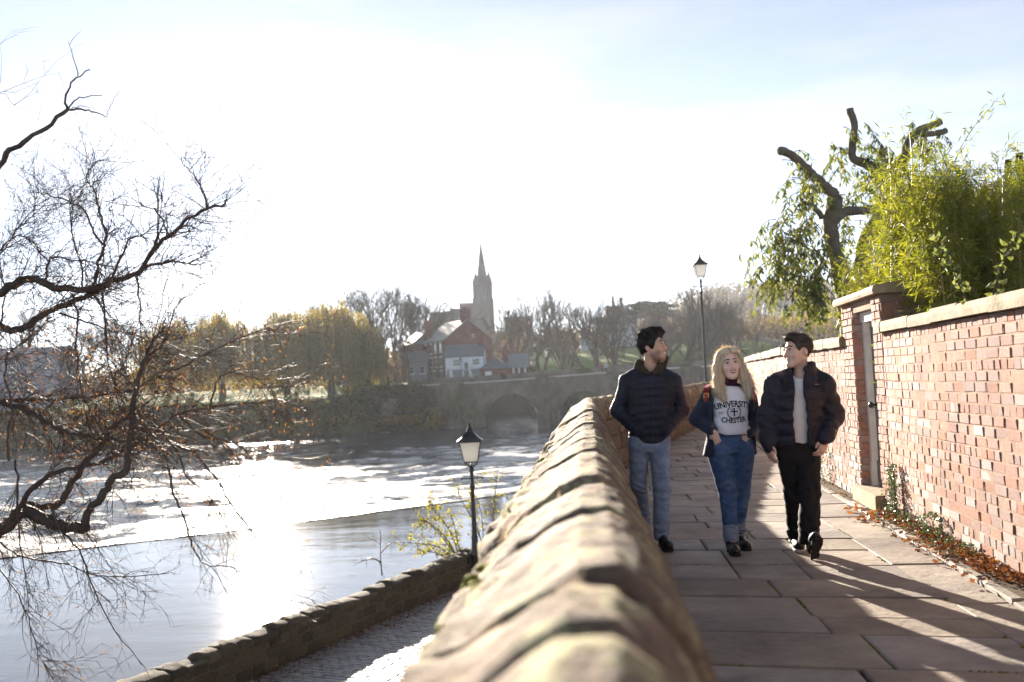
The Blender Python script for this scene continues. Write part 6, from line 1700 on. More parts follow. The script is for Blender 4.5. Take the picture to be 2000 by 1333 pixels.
class Head:
    """a head frame: local -y is where the face looks, z up, origin between the eyes' level and the ears"""
    def __init__(s, c, yaw, pitch, roll, k=1.0, fem=0.0):
        s.c = Vector(c); s.k = k; s.fem = fem
        s.M = (Matrix.Rotation(yaw, 3, 'Z') @ Matrix.Rotation(pitch, 3, 'X') @ Matrix.Rotation(roll, 3, 'Y'))
    def W(s, x, y, z): return s.c + s.M @ (Vector((x, y, z)) * s.k)
    def loc(s, P): return ((P - A(s.c)) @ A(s.M)) / s.k
    def sdf(s, P, smile=0.0, open_=0.0):
        q = s.loc(P); f = s.fem; ax = q.copy(); ax[:, 0] = np.abs(ax[:, 0])
        d = s_ell(q, (0, .012, .036), (.075, .096, .092))
        d = smin(d, s_ell(q, (0, -.034, -.035), (.060 + .003 * f, .058, .078)), .03)
        d = smin(d, s_cap(ax, (.052 - .005 * f, .0, -.045), (.018 - .004 * f, -.072, -.096), .017, .017), .025)
        d = smin(d, s_ell(q, (0, -.077, -.098), (.024 - .005 * f, .018, .019)), .018)
        d = smin(d, s_ell(ax, (.040, -.068, -.022), (.026, .022, .024)), .02)
        d = smin(d, s_cap(ax, (.004, -.090, .034), (.046, -.076, .034), .010 - .003 * f, .009), .014)
        d = smax(d, -s_ell(ax, (.033, -.104, .014), (.019, .016, .013)), .012)
        d = smin(d, s_cap(q, (0, -.092, .018), (0, -.113 + .004 * f, -.022), .0085, .0125), .010)
        d = smin(d, s_ell(ax, (.012, -.100, -.026), (.0095, .010, .008)), .007)
        d = smin(d, s_cap(ax, (0, -.094, -.050), (.018 + .006 * smile, -.084 + .006 * smile, -.050 + .005 * smile), .0065, .004), .007)
        d = smin(d, s_cap(ax, (0, -.092, -.066 - .006 * open_), (.016 + .005 * smile, -.083, -.060), .0075, .004), .007)
        d = smin(d, s_ell(ax, (.079, .014, -.004), (.008, .017, .027)), .008)
        return d * s.k
    def tint(s, V, stub=0.0, smile=0.0, open_=0.0):
        q = s.loc(V.astype(np.float32)); x, y, z = np.abs(q[:, 0]), q[:, 1], q[:, 2]
        w = .021 + .005 * smile
        lip = (y < -.072) & (x < w) & (z < -.0455 + .007 * smile * (x / w) - .003 * (x < .004)) & (z > -.070 - .006 * open_ + .012 * (x / w) ** 2)
        t = np.where(lip, 1.0, 0.0)
        if stub:
            sb = (z < -.03 - .0 * x) & (z > -.13) & (y < .012) & ~lip
            up = np.clip((-.030 - z) / .02, 0, 1) * np.clip((x + (.02 - y) * .0 - .0) / .0001, 0, 1)
            side = np.clip((x - .028) / .02, 0, 1); low = np.clip((-.078 - z) / .012, 0, 1); mst = ((z > -.046) & (x < .026)).astype(float) * .9
            t = np.where(sb, .78 * stub * np.maximum(np.maximum(side, low), mst) * np.clip((-.025 - z) / .03, 0, 1) * np.clip((.012 - y) / .02, 0, 1), t)
        return t
    def face_parts(s, body, brow, iris='eye_iris', smile=0.0, teeth=False, closed=.35):
        for sx in (-1, 1):
            b = MB(); b.tube([s.W(sx * .014, -.0985, .037), s.W(sx * .032, -.0965, .043), s.W(sx * .050, -.081, .037)], [.0035 * s.k, .0048 * s.k, .0025 * s.k], 6); mk('eyebrow', b, brow, body)
            b = MB(); b.lathe([(.001, -.0115), (.008, -.0085), (.0115, 0), (.008, .0085), (.001, .0115)], (0, 0, 0), 10); c = s.W(sx * .0325, -.0845, .0145)
            b.v = [tuple(c + s.M @ (Vector(v) * s.k)) for v in b.v]; b.smooth = True; e = mk('eye', b, 'eye_white', body)
            b = MB(); c = s.W(sx * .0325, -.0935, .0145); b.lathe([(.0058, 0), (.0052, .002), (.001, .003)], (0, 0, 0), 10, Matrix.Rotation(math.pi / 2, 3, 'X')); b.v = [tuple(c + s.M @ (Vector(v) * s.k)) for v in b.v]; mk('iris', b, iris, e)
            b = MB(); b.tube([s.W(sx * .019, -.0945, .0165), s.W(sx * .0325, -.0985, .0215), s.W(sx * .047, -.088, .0165)], [.0016 * s.k, .0024 * s.k, .0016 * s.k], 5); mk('eyelid', b, brow, e)
        if teeth:
            b = MB(); b.tube([s.W(-.018, -.0905, -.0545), s.W(-.009, -.0975, -.0575), s.W(.009, -.0975, -.0575), s.W(.018, -.0905, -.0545)], [.0035, .0055, .0055, .0035], 6); mk('teeth', b, 'teeth', body)
def fuzz(V, Q, n, L, w, grav, seed, name, m, parent, flow=None, tintr=(.1, 1.0), keep=None):
    """short hair strands rooted on a surface: thin ribbons"""
    g = np.random.default_rng(seed); f = Q[g.integers(0, len(Q), n)]; p0 = V[f].mean(1)
    if keep is not None:
        ok = keep(p0.astype(np.float32)); f = f[ok]; p0 = p0[ok]; n = len(p0)
    nr = np.cross(V[f[:, 1]] - V[f[:, 0]], V[f[:, 2]] - V[f[:, 0]]); nr /= np.linalg.norm(nr, axis=1)[:, None] + 1e-9
    fl = np.broadcast_to(np.array(flow if flow is not None else (0, 0, -1.0)), p0.shape); tg = fl - (fl * nr).sum(1)[:, None] * nr + g.normal(0, .5, p0.shape)
    tg /= np.linalg.norm(tg, axis=1)[:, None]
    d = tg * .95 + nr * g.uniform(.03, .28, n)[:, None]; Ls = L * g.uniform(.5, 1.3, n)[:, None]
    sd = np.cross(d, g.normal(size=p0.shape)); sd /= np.linalg.norm(sd, axis=1)[:, None]
    P1 = p0 + d * Ls * .5; P2 = P1 + (d + np.array((0, 0, -grav)) - nr * .2) * Ls * .5
    V2 = np.stack([p0 - sd * w, p0 + sd * w, P1 + sd * w * .8, P1 - sd * w * .8, P2 + sd * w * .2, P2 - sd * w * .2], 1).reshape(-1, 3)
    b = np.arange(n)[:, None] * 6
    F = np.concatenate([b + np.array([0, 1, 2, 3]), b + np.array([3, 2, 4, 5])])
    me = npmesh(name, V2 - np.array(BASE[parent.name]), F, True, np.repeat(g.uniform(*tintr, n), 6)); setmat(me, m)
    o = bpy.data.objects.new(name, me); COL.objects.link(o); o.parent = parent; o['kind'] = 'stuff'; return o
def s_hand(P, wrist, fwd, nrm, k=1.0, curl=.5, thumb=1, spread=.0):
    """palm, four fingers and a thumb; fwd along the fingers, nrm out of the back of the hand; thumb = +1/-1 side"""
    w = Vector(wrist); f = Vector(fwd).normalized(); n = Vector(nrm); n = (n - f * n.dot(f)).normalized(); s = f.cross(n) * thumb
    M = np.array([s, f, n]).T
    q = ((P - A(w)) @ A(M)) / k
    d = s_ell(q, (0, .052, 0), (.042, .058, .017)); d = smin(d, s_cap(q, (0, -.03, 0), (0, .02, 0), .026, .027), .02)
    for i, (x, L) in enumerate(((.030, .075), (.010, .085), (-.010, .080), (-.029, .062))):
        a1, a2 = curl * .9, curl * 2.0; y0 = .092 - abs(x) * .15
        p1 = (x * 1.05, y0 + math.cos(a1) * L * .5, -math.sin(a1) * L * .5); p2 = (x * 1.05, p1[1] + math.cos(a2) * L * .52, p1[2] - math.sin(a2) * L * .52)
        d = smin(d, np.minimum(s_cap(q, (x, y0 - .02, 0), p1, .0098, .0090), s_cap(q, p1, p2, .0090, .0072)), .006)
    d = smin(d, np.minimum(s_cap(q, (.026, .022, -.004), (.052, .055, -.016), .014, .0115), s_cap(q, (.052, .055, -.016), (.050, .088, -.026), .0110, .0085)), .008)
    return d * k
def shoe(parent, heel, fwd, up, m, L=.285, sole='sole_rubber', boot=0.0, h=.007, name='shoe', tread=False):
    """heel: centre of the sole at the heel; fwd along the foot; up out of the sole"""
    hl = Vector(heel); f = Vector(fwd).normalized(); u = Vector(up); u = (u - f * u.dot(f)).normalized(); s = f.cross(u); M = np.array([s, f, u]).T; k = L / .285
    def lc(P): return ((P - A(hl)) @ A(M)) / k
    def fn(P):
        q = lc(P)
        d = s_ell(q, (0, .195, .045), (.046, .085, .042)); d = smin(d, s_ell(q, (0, .04, .05), (.036, .055, .05)), .04)
        d = smin(d, s_cap(q, (0, .05, .075), (0, .14, .062), .034, .034), .03)
        if boot: d = smin(d, s_cap(q, (0, .035, .07), (0, .03, .07 + boot), .040, .043), .03)
        return smax(d, .018 - q[:, 2], .006) * k
    def fs(P):
        q = lc(P); x = q[:, 0] / np.interp(q[:, 1], [-.03, .02, .09, .18, .24, .28], [.028, .036, .034, .046, .042, .020])
        d = np.maximum(np.abs(x) - 1, 0) * .04 + np.where(np.abs(x) < 1, (np.abs(x) - 1) * .04, 0)
        d = smax(d, np.maximum(-.022 - q[:, 1], q[:, 1] - .272), .012); z0 = np.where((q[:, 1] > .055) & (q[:, 1] < .10), .008, 0.0)
        if tread: z0 = z0 + np.where(np.sin(q[:, 1] * 260) > .1, .005, 0) * (np.abs(x) < .9)
        return smax(d, np.maximum(z0 - q[:, 2], q[:, 2] - .024), .004) * k
    cs = [hl + s * a + f * b + u * c for a in (-.06, .06) for b in (-.04, .30) for c in (-.01, .12 + boot)]
    lo, hi = bounds(cs, .01)
    o, V, Q = sdf_obj(name, fn, lo, hi, h, m, parent); sdf_obj('sole', fs, lo, hi, h * .8, sole, o)
    return o
def strap(name, pts, w, th, m, parent):
    b = MB(); pts = smooth_poly([Vector(p) for p in pts], 4); n = len(pts)
    for i, p in enumerate(pts):
        t = (pts[min(i + 1, n - 1)] - pts[max(i - 1, 0)]).normalized(); sd = Vector((1, 0, 0)); sd = (sd - t * sd.dot(t)).normalized(); nn = t.cross(sd)
        b.add([p + sd * w / 2 + nn * th / 2, p - sd * w / 2 + nn * th / 2, p - sd * w / 2 - nn * th / 2, p + sd * w / 2 - nn * th / 2], [])
    for i in range(n - 1):
        for k in range(4): b.f.append((i * 4 + k, i * 4 + (k + 1) % 4, i * 4 + 4 + (k + 1) % 4, i * 4 + 4 + k))
    return mk(name, b, m, parent)

class Person:
    def __init__(s, label, Y0, base):
        s.Y = Y0; s.t = thing('person', label, 'person', base)
    def J(s, u, v, dy=0.0): return at(u, v, s.Y + dy)
    def sec(s, v, uL, uR, ry, dy=0.0, pad=0.0):
        a, b = at(uL, v, s.Y), at(uR, v, s.Y); return ((a.z + b.z) / 2, (a.x + b.x) / 2, s.Y + dy, (b.x - a.x) / 2 + pad, ry + pad)
def arms_sdf(P, arm, q=None, k=.035):
    d = None
    for (a, b, c, r0, r1, r2) in arm:
        e = smin(s_cap(P, a, b, r0, r1), s_cap(P, b, c, r1, r2), k)
        if q:
            ab = np.array(b) - np.array(a); bc = np.array(c) - np.array(b); L1 = np.linalg.norm(ab); L2 = np.linalg.norm(bc)
            t1 = np.clip((P - A(a)) @ A(ab / L1), 0, L1); t2 = np.clip((P - A(b)) @ A(bc / L2), 0, L2); e = e - quilt(t1 + t2 + .02, *q)
        d = e if d is None else np.minimum(d, e)
    return d

# ------------------------------------------------------------------ left walker
fa = onz(1291, 1046, .10); P1 = Person('young man in navy quilted jacket and pale jeans, hands in pockets, laughing', fa.y + .10, (fa.x - .05, fa.y + .1, 0)); J = P1.J
H1 = Head(J(1274, 680), R(63), R(-6), R(2), 1.06)
neck = J(1270, 728, .03)
armsB = [(J(1224, 746), J(1207, 801, .05), J(1238, 838, -.10)), (J(1318, 746), J(1331, 801, .05), J(1301, 841, -.10))]
legs1 = [(J(1248, 862), J(1247, 946, .06), J(1258, 1016, .40)), (J(1287, 862), J(1292, 955, -.05), J(1291, 1046, -.10))]
def body1(P):
    d = smin(H1.sdf(P, .9, .5), s_cap(P, H1.W(0, .02, -.06), neck, .056, .060), .03)
    d = smin(d, s_loft(P, [P1.sec(860, 1236, 1300, .09), P1.sec(800, 1236, 1305, .095), P1.sec(750, 1232, 1310, .09), P1.sec(733, 1250, 1290, .06)]), .04)
    for a, b, c in armsB: d = smin(d, smin(s_cap(P, a, b, .046, .038), s_cap(P, b, c, .038, .03), .02), .02)
    for a, b, c in legs1: d = smin(d, smin(s_cap(P, a, b, .07, .048), s_cap(P, b, c, .048, .035), .02), .02)
    return d
lo, hi = bounds([H1.c + Vector((0, 0, .13)), J(1190, 700), J(1345, 700), J(1290, 1060, -.15), J(1258, 1016, .45)], .06)
bd, V, Q = sdf_obj('body', body1, lo, hi, .0065, 'skin_tan', P1.t, lambda V: H1.tint(V, .9, .9, .5))
H1.face_parts(bd, 'brow_dark', smile=1, teeth=True)
def hair1(P):
    q = H1.loc(P); d = s_ell(q, (0, .016, .045), (.088, .108, .100)); d = smin(d, s_ell(q, (0, -.055, .118), (.062, .058, .040)), .03); d = smin(d, s_ell(q, (0, .02, .13), (.07, .08, .035)), .03)
    x, y, z = q[:, 0] * 46, q[:, 1] * 46, q[:, 2] * 46
    d = d - .009 * np.sin(x + 2 * np.sin(z * .6)) * np.sin(y * 1.1 + 1.5 * np.sin(x * .5)) * np.sin(z + .7 * y) - .003 * np.sin(2.3 * x + z) * np.sin(2.1 * y - z)
    face = s_ell(q, (0, -.125, -.004), (.10, .105, .095)); d = smax(d, -face, .012)
    ax = np.abs(q[:, 0]); d = smax(d, -(s_ell(np.stack([ax, q[:, 1], q[:, 2]], 1), (.088, -.002, -.032), (.028, .040, .040))), .008)
    cut = np.where(q[:, 1] > .02, -.088 - q[:, 2], -.055 - q[:, 2]); d = smax(d, cut, .015); d = smax(d, -.075 - q[:, 2] - (q[:, 1] + .02) * 0, .01)
    return d * H1.k
lo, hi = bounds([H1.c], .17)
ho1, V, Q = sdf_obj('hair', hair1, lo, hi, .0055, 'hair_black', P1.t, lambda V: np.full(len(V), .3)); fuzz(V, Q, 2600, .018, .0010, .0, 1, 'hair_strands', 'hair_black', ho1, H1.M @ Vector((0, .3, -.3)))
arm1 = [(J(1226, 748), J(1207, 802, .05), J(1240, 838, -.10), .068, .062, .052), (J(1316, 748), J(1331, 802, .05), J(1299, 841, -.10), .068, .062, .052)]
def jack1(P):
    d = s_loft(P, [P1.sec(868, 1238, 1302, .115), P1.sec(850, 1228, 1311, .130), P1.sec(815, 1228, 1312, .133), P1.sec(780, 1226, 1316, .132), P1.sec(755, 1222, 1320, .122), P1.sec(742, 1228, 1314, .105), P1.sec(730, 1246, 1294, .085), P1.sec(722, 1250, 1292, .075)], .03) - quilt(P[:, 2] + .03 * np.abs(P[:, 0] - J(1268, 800).x), .066, .012)
    d = smin(d, arms_sdf(P, arm1, (.062, .006)), .022)
    for u_, e_ in ((1250, 1222), (1290, 1318)): d = smin(d, s_cap(P, J(u_, 726, .02), J(e_, 744, .01), .050, .058), .03)
    d = smax(d, -s_cap(P, J(1271, 716, -.02), J(1269, 740, -.01), .062, .050), .01)
    return d - wr(P, 1.0, 38, .003)
lo, hi = bounds([J(1190, 715, -.2), J(1345, 872, .2)], .05)
jk, V, Q = sdf_obj('jacket', jack1, lo, hi, .0075, 'puffer_navy', P1.t)
b = MB(); bv = BVHTree.FromPolygons([Vector(v) for v in V], [tuple(int(i) for i in q) for q in Q])
def front(bv, x, z, y0, off=.004):
    h_ = bv.ray_cast(Vector((x, y0, z)), Vector((0, 1, 0))); return (h_[0] + Vector((0, -off, 0))) if h_[0] is not None else None
zp = [front(bv, J(1270 + (v - 740) * .02, v).x, J(1270, v).z, P1.Y - 1) for v in range(742, 866, 6)]; zp = [p for p in zp if p is not None]; b.tube(zp, .004, 4); mk('zip', b, 'shoe_black', jk)
def hood1(P):
    d = None; c = J(1269, 724); n = 14
    for i in range(n):
        a0, a1 = 2 * math.pi * i / n, 2 * math.pi * (i + 1) / n
        def pt(a): return c + Vector((math.cos(a) * .085, math.sin(a) * .080 + .01, .022 + .040 * math.sin(a) + (.012 if abs(math.cos(a)) > .6 else 0)))
        e = s_cap(P, pt(a0), pt(a1), .031, .031); d = e if d is None else smin(d, e, .02)
    d = smin(d, s_cap(P, J(1247, 708, .05), J(1243, 728, .03), .024, .034), .03); d = smin(d, s_cap(P, J(1303, 699, -.02), J(1296, 718, -.01), .017, .024), .02)
    return smax(d, -s_cap(P, J(1272, 700, -.03), J(1269, 745, -.05), .058, .050), .01) - wr(P, 3, 60, .003)
lo, hi = bounds([J(1235, 690, -.12), J(1310, 745, .14)], .05); sdf_obj('hood', hood1, lo, hi, .007, 'hoodie_brown', P1.t)
def jeans(P, legs, pel, k=.03, sd=1.0, amp=.005, r=(.095, .068, .058), flare=None):
    d = s_loft(P, pel, .03)
    e = None
    for i, (a, b, c) in enumerate(legs):
        rr = r if flare is None else flare[i]
        g = smin(s_cap(P, a, b, rr[0], rr[1]), s_cap(P, b, c, rr[1], rr[2]), .025); g = smax(g, (c.z - .045) - P[:, 2], .01) if rr[2] > .02 else g
        bz = np.exp(-((P[:, 2] - b.z) / .09) ** 2) + .9 * np.exp(-((P[:, 2] - c.z - .06) / .08) ** 2) + .4
        g = g - wr(P, sd + i, 48, amp) * bz - .3 * amp * np.sin(P[:, 2] * 130 + P[:, 0] * 40 + 2 * np.sin(P[:, 0] * 50) + 3 * i) * np.exp(-((P[:, 2] - c.z - .05) / .07) ** 2)
        e = g if e is None else smin(e, g, .02)
    return smin(d, e, k)
pel1 = [P1.sec(838, 1234, 1306, .10), P1.sec(858, 1228, 1308, .112), P1.sec(874, 1230, 1307, .110), P1.sec(884, 1238, 1298, .095)]
lo, hi = bounds([J(1205, 835, -.2), J(1325, 1065, .55), J(1291, 1075, -.2)], .06)
sdf_obj('jeans', lambda P: jeans(P, legs1, pel1, flare=[(.094, .070, .060), (.094, .072, .064)]), lo, hi, .0075, 'denim_light', P1.t)
shoe(P1.t, (legs1[1][2].x + .005, legs1[1][2].y + .02, .004), (.10, -1, 0), (0, 0, 1), 'shoe_black')
tf = legs1[0][2]; shoe(P1.t, tf + Vector((.0, .055, -.085)), (.04, -.72, -.62), (0, -.62, .74), 'shoe_black')
pk = thing('backpack', 'black backpack worn by the man in the navy jacket', 'bag', J(1268, 800, .2))
def pack(P, c, w, dd, hh): q = np.abs(P - A(c)) - A((w, dd, hh)); return np.sqrt((np.maximum(q, 0) ** 2).sum(1)) + np.minimum(q.max(1), 0) - .04
c_ = J(1268, 790, .24); lo, hi = bounds([c_], .30); sdf_obj('bag', lambda P: pack(P, c_, .09, .04, .16) - wr(P, 2, 25, .004), lo, hi, .012, 'pack_black', pk)
for (u0, u1) in ((1238, 1234), (1303, 1308)):
    pts = [J(u0, 736, .14)] + [front(bv, J(u, v).x, J(u, v).z, P1.Y - 1, .006) or J(u, v, -.12) for u, v in ((u0, 737), (u0, 748), ((u0 + u1) / 2, 770), (u1, 795), (u1, 812))] + [J(u1 + (-6 if u1 < 1260 else 6), 822, .10)]
    strap('strap', pts, .045, .010, 'pack_black', pk)

# ------------------------------------------------------------------ middle walker
fa = onz(1427, 1048, .13); P2 = Person('blonde woman in white printed sweatshirt, navy jacket and blue jeans, hands in pockets', fa.y + .08, (fa.x, fa.y + .1, 0)); J = P2.J
H2 = Head(J(1423, 714), R(4), R(-4), R(-5), 1.02, 1.0)
neck2 = J(1423, 762, .03)
legs2 = [(J(1405, 880), J(1421, 962, .0), J(1427, 1040, -.08)), (J(1449, 880), J(1447, 962, .10), J(1441, 1030, .14))]
arm2h = [(J(1382, 772), J(1360, 818, .05), J(1392, 841, -.09)), (J(1466, 775), J(1476, 822, .05), J(1459, 843, -.09))]
def body2(P):
    d = smin(H2.sdf(P, .6, .4), s_cap(P, H2.W(0, .02, -.06), neck2, .046, .05), .03)
    d = smin(d, s_loft(P, [P2.sec(868, 1392, 1460, .10), P2.sec(840, 1395, 1456, .09), P2.sec(800, 1393, 1458, .10), P2.sec(770, 1392, 1458, .085)]), .04)
    for a, b, c in arm2h: d = smin(d, smin(s_cap(P, a, b, .042, .034), s_cap(P, b, c, .034, .025), .02), .02)
    d = smin(d, s_hand(P, arm2h[0][2], Vector((.35, -.12, -1)), Vector((-.2, -1, 0)), .78, .25, 1), .012)
    d = smin(d, s_hand(P, arm2h[1][2], Vector((-.45, -.12, -1)), Vector((.2, -1, 0)), .78, .25, -1), .012)
    for a, b, c in legs2: d = smin(d, smin(s_cap(P, a, b, .075, .05), s_cap(P, b, c, .05, .036), .02), .02)
    return d
lo, hi = bounds([H2.c + Vector((0, 0, .12)), J(1345, 740), J(1490, 740), J(1427, 1060, -.2), J(1441, 1030, .25)], .06)
bd, V, Q = sdf_obj('body', body2, lo, hi, .0065, 'skin_fair', P2.t, lambda V: H2.tint(V, 0, .6, .4))
H2.face_parts(bd, 'brow_fair', teeth=True)
sh2 = [P2.sec(852, 1394, 1462, .118), P2.sec(842, 1391, 1464, .125), P2.sec(815, 1393, 1460, .122), P2.sec(795, 1391, 1462, .130), P2.sec(775, 1388, 1464, .115), P2.sec(762, 1398, 1452, .085), P2.sec(754, 1408, 1440, .06)]
lo, hi = bounds([J(1380, 745, -.2), J(1475, 860, .2)], .05)
shirt, V, Q = sdf_obj('sweatshirt', lambda P: s_loft(P, sh2, .025) - wr(P, 2, 30, .004), lo, hi, .007, 'cotton_white', P2.t)
bv2 = BVHTree.FromPolygons([Vector(v) for v in V], [tuple(int(i) for i in q) for q in Q])
lo, hi = bounds([neck2], .13); sdf_obj('polo_neck', lambda P: s_cap(P, H2.W(0, .012, -.105), J(1423, 768, .02), .058, .066) - .002 * np.sin(P[:, 2] * 300), lo, hi, .006, 'plum_knit', P2.t)
pel2 = [P2.sec(838, 1392, 1462, .105), P2.sec(850, 1386, 1468, .115), P2.sec(872, 1383, 1471, .122), P2.sec(886, 1388, 1466, .110)]
lo, hi = bounds([J(1370, 835, -.2), J(1485, 1045, .3), J(1430, 1055, -.25)], .06)
jn, V, Q = sdf_obj('jeans', lambda P: jeans(P, legs2, pel2, .022, 5.0, .0035, flare=[(.106, .073, .052), (.106, .073, .052)]), lo, hi, .0075, 'denim_blue', P2.t)
for (a, b_, c) in legs2:
    lo, hi = bounds([c], .12); e = (b_ - c).normalized(); sdf_obj('turn_up', lambda P: smax(s_cap(P, c - e * .045, c + e * .03, .062, .061), -s_cap(P, c - e * .2, c + e * .2, .046, .046), .004), lo, hi, .006, 'denim_light', jn)
arm2 = [(J(1386, 772), J(1361, 818, .05), J(1390, 841, -.07), .064, .058, .048), (J(1462, 775), J(1475, 822, .05), J(1461, 845, -.07), .064, .058, .048)]
def jack2(P):
    x = P[:, 0]; z = P[:, 2]; xc = J(1427, 800).x
    secs = [P2.sec(890, 1372, 1478, .14), P2.sec(860, 1378, 1476, .15), P2.sec(825, 1384, 1470, .145), P2.sec(790, 1380, 1472, .145), P2.sec(770, 1382, 1468, .125), P2.sec(758, 1394, 1456, .10), P2.sec(750, 1404, 1446, .085)]
    d = s_loft(P, secs, .02); inner = d + .026; d = np.maximum(d, -inner)
    w = np.interp(z, [J(0, 890).z, J(0, 850).z, J(0, 800).z, J(0, 765).z, J(0, 752).z], [.165, .155, .135, .115, .09])
    op = np.maximum(np.abs(x - xc) - w, P[:, 1] - (P2.Y - .0)); d = smax(d, -op, .012)
    d = smin(d, arms_sdf(P, arm2, (.035, .003)), .02)
    d = smax(d, -s_cap(P, J(1423, 735, -.02), J(1423, 765, -.01), .07, .06), .01)
    return d - wr(P, 6, 45, .003) - .0012 * np.sin(z * 260)
lo, hi = bounds([J(1345, 742, -.22), J(1490, 895, .24)], .05)
jk, V, Q = sdf_obj('jacket', jack2, lo, hi, .0075, 'jacket_navy', P2.t)
bvj = BVHTree.FromPolygons([Vector(v) for v in V], [tuple(int(i) for i in q) for q in Q])
for i, (leg, tie) in enumerate(zip(legs2, (1, 1))):
    c = leg[2]; bt_ = shoe(P2.t, (c.x, c.y + .045, .004), (-.02, -1, 0) if i == 0 else (.12, -1, 0), (0, 0, 1), 'boot_leather', .265, 'sole_rubber', .11, name='boot')
    b = MB()
    for k in range(4):
        z = .075 + k * .022; yy = c.y - .045 - (3 - k) * .022; b.tube([(c.x - .022, yy, z), (c.x + .022, yy - .004, z + .010)], .0025, 4); b.tube([(c.x + .022, yy, z), (c.x - .022, yy - .004, z + .010)], .0025, 4)
    if i == 1: b.tube(smooth_poly([Vector((c.x + .01, c.y - .06, .15)), Vector((c.x + .07, c.y - .09, .14)), Vector((c.x + .10, c.y - .09, .15))], 4), .0022, 4); b.tube(smooth_poly([Vector((c.x + .01, c.y - .06, .15)), Vector((c.x + .05, c.y - .09, .13)), Vector((c.x + .055, c.y - .09, .08)), Vector((c.x + .04, c.y - .09, .12))], 4), .0022, 4)
    mk('laces', b, 'sole_pale' if i == 0 else 'shoe_black', bt_)
b = MB(); bpts = [front(bv2, J(u, 849).x, J(1427, 849).z, P2.Y - 1, .012) for u in range(1398, 1460, 6)]
bpts = [p for p in bpts if p is not None]
if len(bpts) > 2: strap('belt', bpts, .03, .006, 'shoe_black', jn)
# print on the sweatshirt, wrapped onto its front
def text_on(txt, size, u, v, name, bv, Y0, arc=0.0, parent=None, m='print_navy', bold=.012, squeeze=1.0):
    cu = bpy.data.curves.new('t', 'FONT'); cu.body = txt; cu.size = size; cu.align_x = 'CENTER'; cu.align_y = 'CENTER'; cu.offset = bold * size; cu.resolution_u = 3
    ob = bpy.data.objects.new('t', cu); COL.objects.link(ob); dg = bpy.context.evaluated_depsgraph_get(); me0 = ob.evaluated_get(dg).to_mesh()
    vs_ = [Vector(x.co) for x in me0.vertices]; fs_ = [tuple(p.vertices) for p in me0.polygons]; ob.to_mesh_clear(); bpy.data.objects.remove(ob); bpy.data.curves.remove(cu)
    c = at(u, v, Y0); b = MB(); out = []
    for q in vs_:
        x, z = q.x * squeeze, q.y
        if arc: an = x / arc; x, z = math.sin(an) * (arc + z), math.cos(an) * (arc + z) - arc
        p = front(bv, c.x + x, c.z + z, Y0 - 1.2, .0035); out.append(p if p is not None else Vector((c.x + x, Y0 - .13, c.z + z)))
    b.add(out, fs_); return mk(name, b, m, parent)
text_on('UNIVERSITY', .066, 1425.5, 789, 'lettering', bv2, P2.Y, .42, shirt, bold=.026, squeeze=.80); text_on('CHESTER', .058, 1427.5, 821, 'lettering', bv2, P2.Y, -.42, shirt, bold=.026, squeeze=.82)
text_on('EST.', .024, 1405, 806.5, 'lettering', bv2, P2.Y, 0, shirt)
def mark(polys, u, v, name, parent, bv, Y0, m='print_navy'):
    c = at(u, v, Y0); b = MB()
    for pl in polys:
        out = []
        for x, z in pl:
            p = front(bv, c.x + x, c.z + z, Y0 - 1.2, .0035); out.append(p if p is not None else Vector((c.x + x, Y0 - .13, c.z + z)))
        b.add(out, [tuple(range(len(out)))])
    return mk(name, b, m, parent)
def rect(x0, x1, z0, z1): return [(x0, z0), (x1, z0), (x1, z1), (x0, z1)]
pol = [rect(-.006, .006, -.030, .030), rect(-.028, -.006, .0, .010), rect(.006, .028, .0, .010), rect(-.024, -.016, .016, .024), rect(-.013, -.009, .016, .024)]
pol += [rect(-.030, -.028, -.012, .030), rect(.028, .030, -.012, .030), [(-.030, -.012), (-.027, -.012), (-.001, -.040), (0, -.044)], [(.030, -.012), (.027, -.012), (.001, -.040), (0, -.044)], rect(-.030, .030, .030, .032)]
mark(pol, 1427.3, 804.5, 'crest', shirt, bv2, P2.Y)
pol = []
for sx in (-1, 1):
    for k in range(11):
        a = R(-82 + k * 12.5); r0 = .052; x, z = sx * math.cos(a) * r0, math.sin(a) * r0 * 1.02; dx, dz = -sx * math.sin(a), math.cos(a)
        for sgn in (-1, 1):
            nx_, nz_ = sx * math.cos(a) * sgn, math.sin(a) * sgn
            pol.append([(x, z), (x + dx * .006 + nx_ * .0065, z + dz * .006 + nz_ * .0065), (x + dx * .014 + nx_ * .006, z + dz * .014 + nz_ * .006), (x + dx * .006, z + dz * .006)])
mark(pol, 1427.3, 804.5, 'laurel_wreath', shirt, bv2, P2.Y)
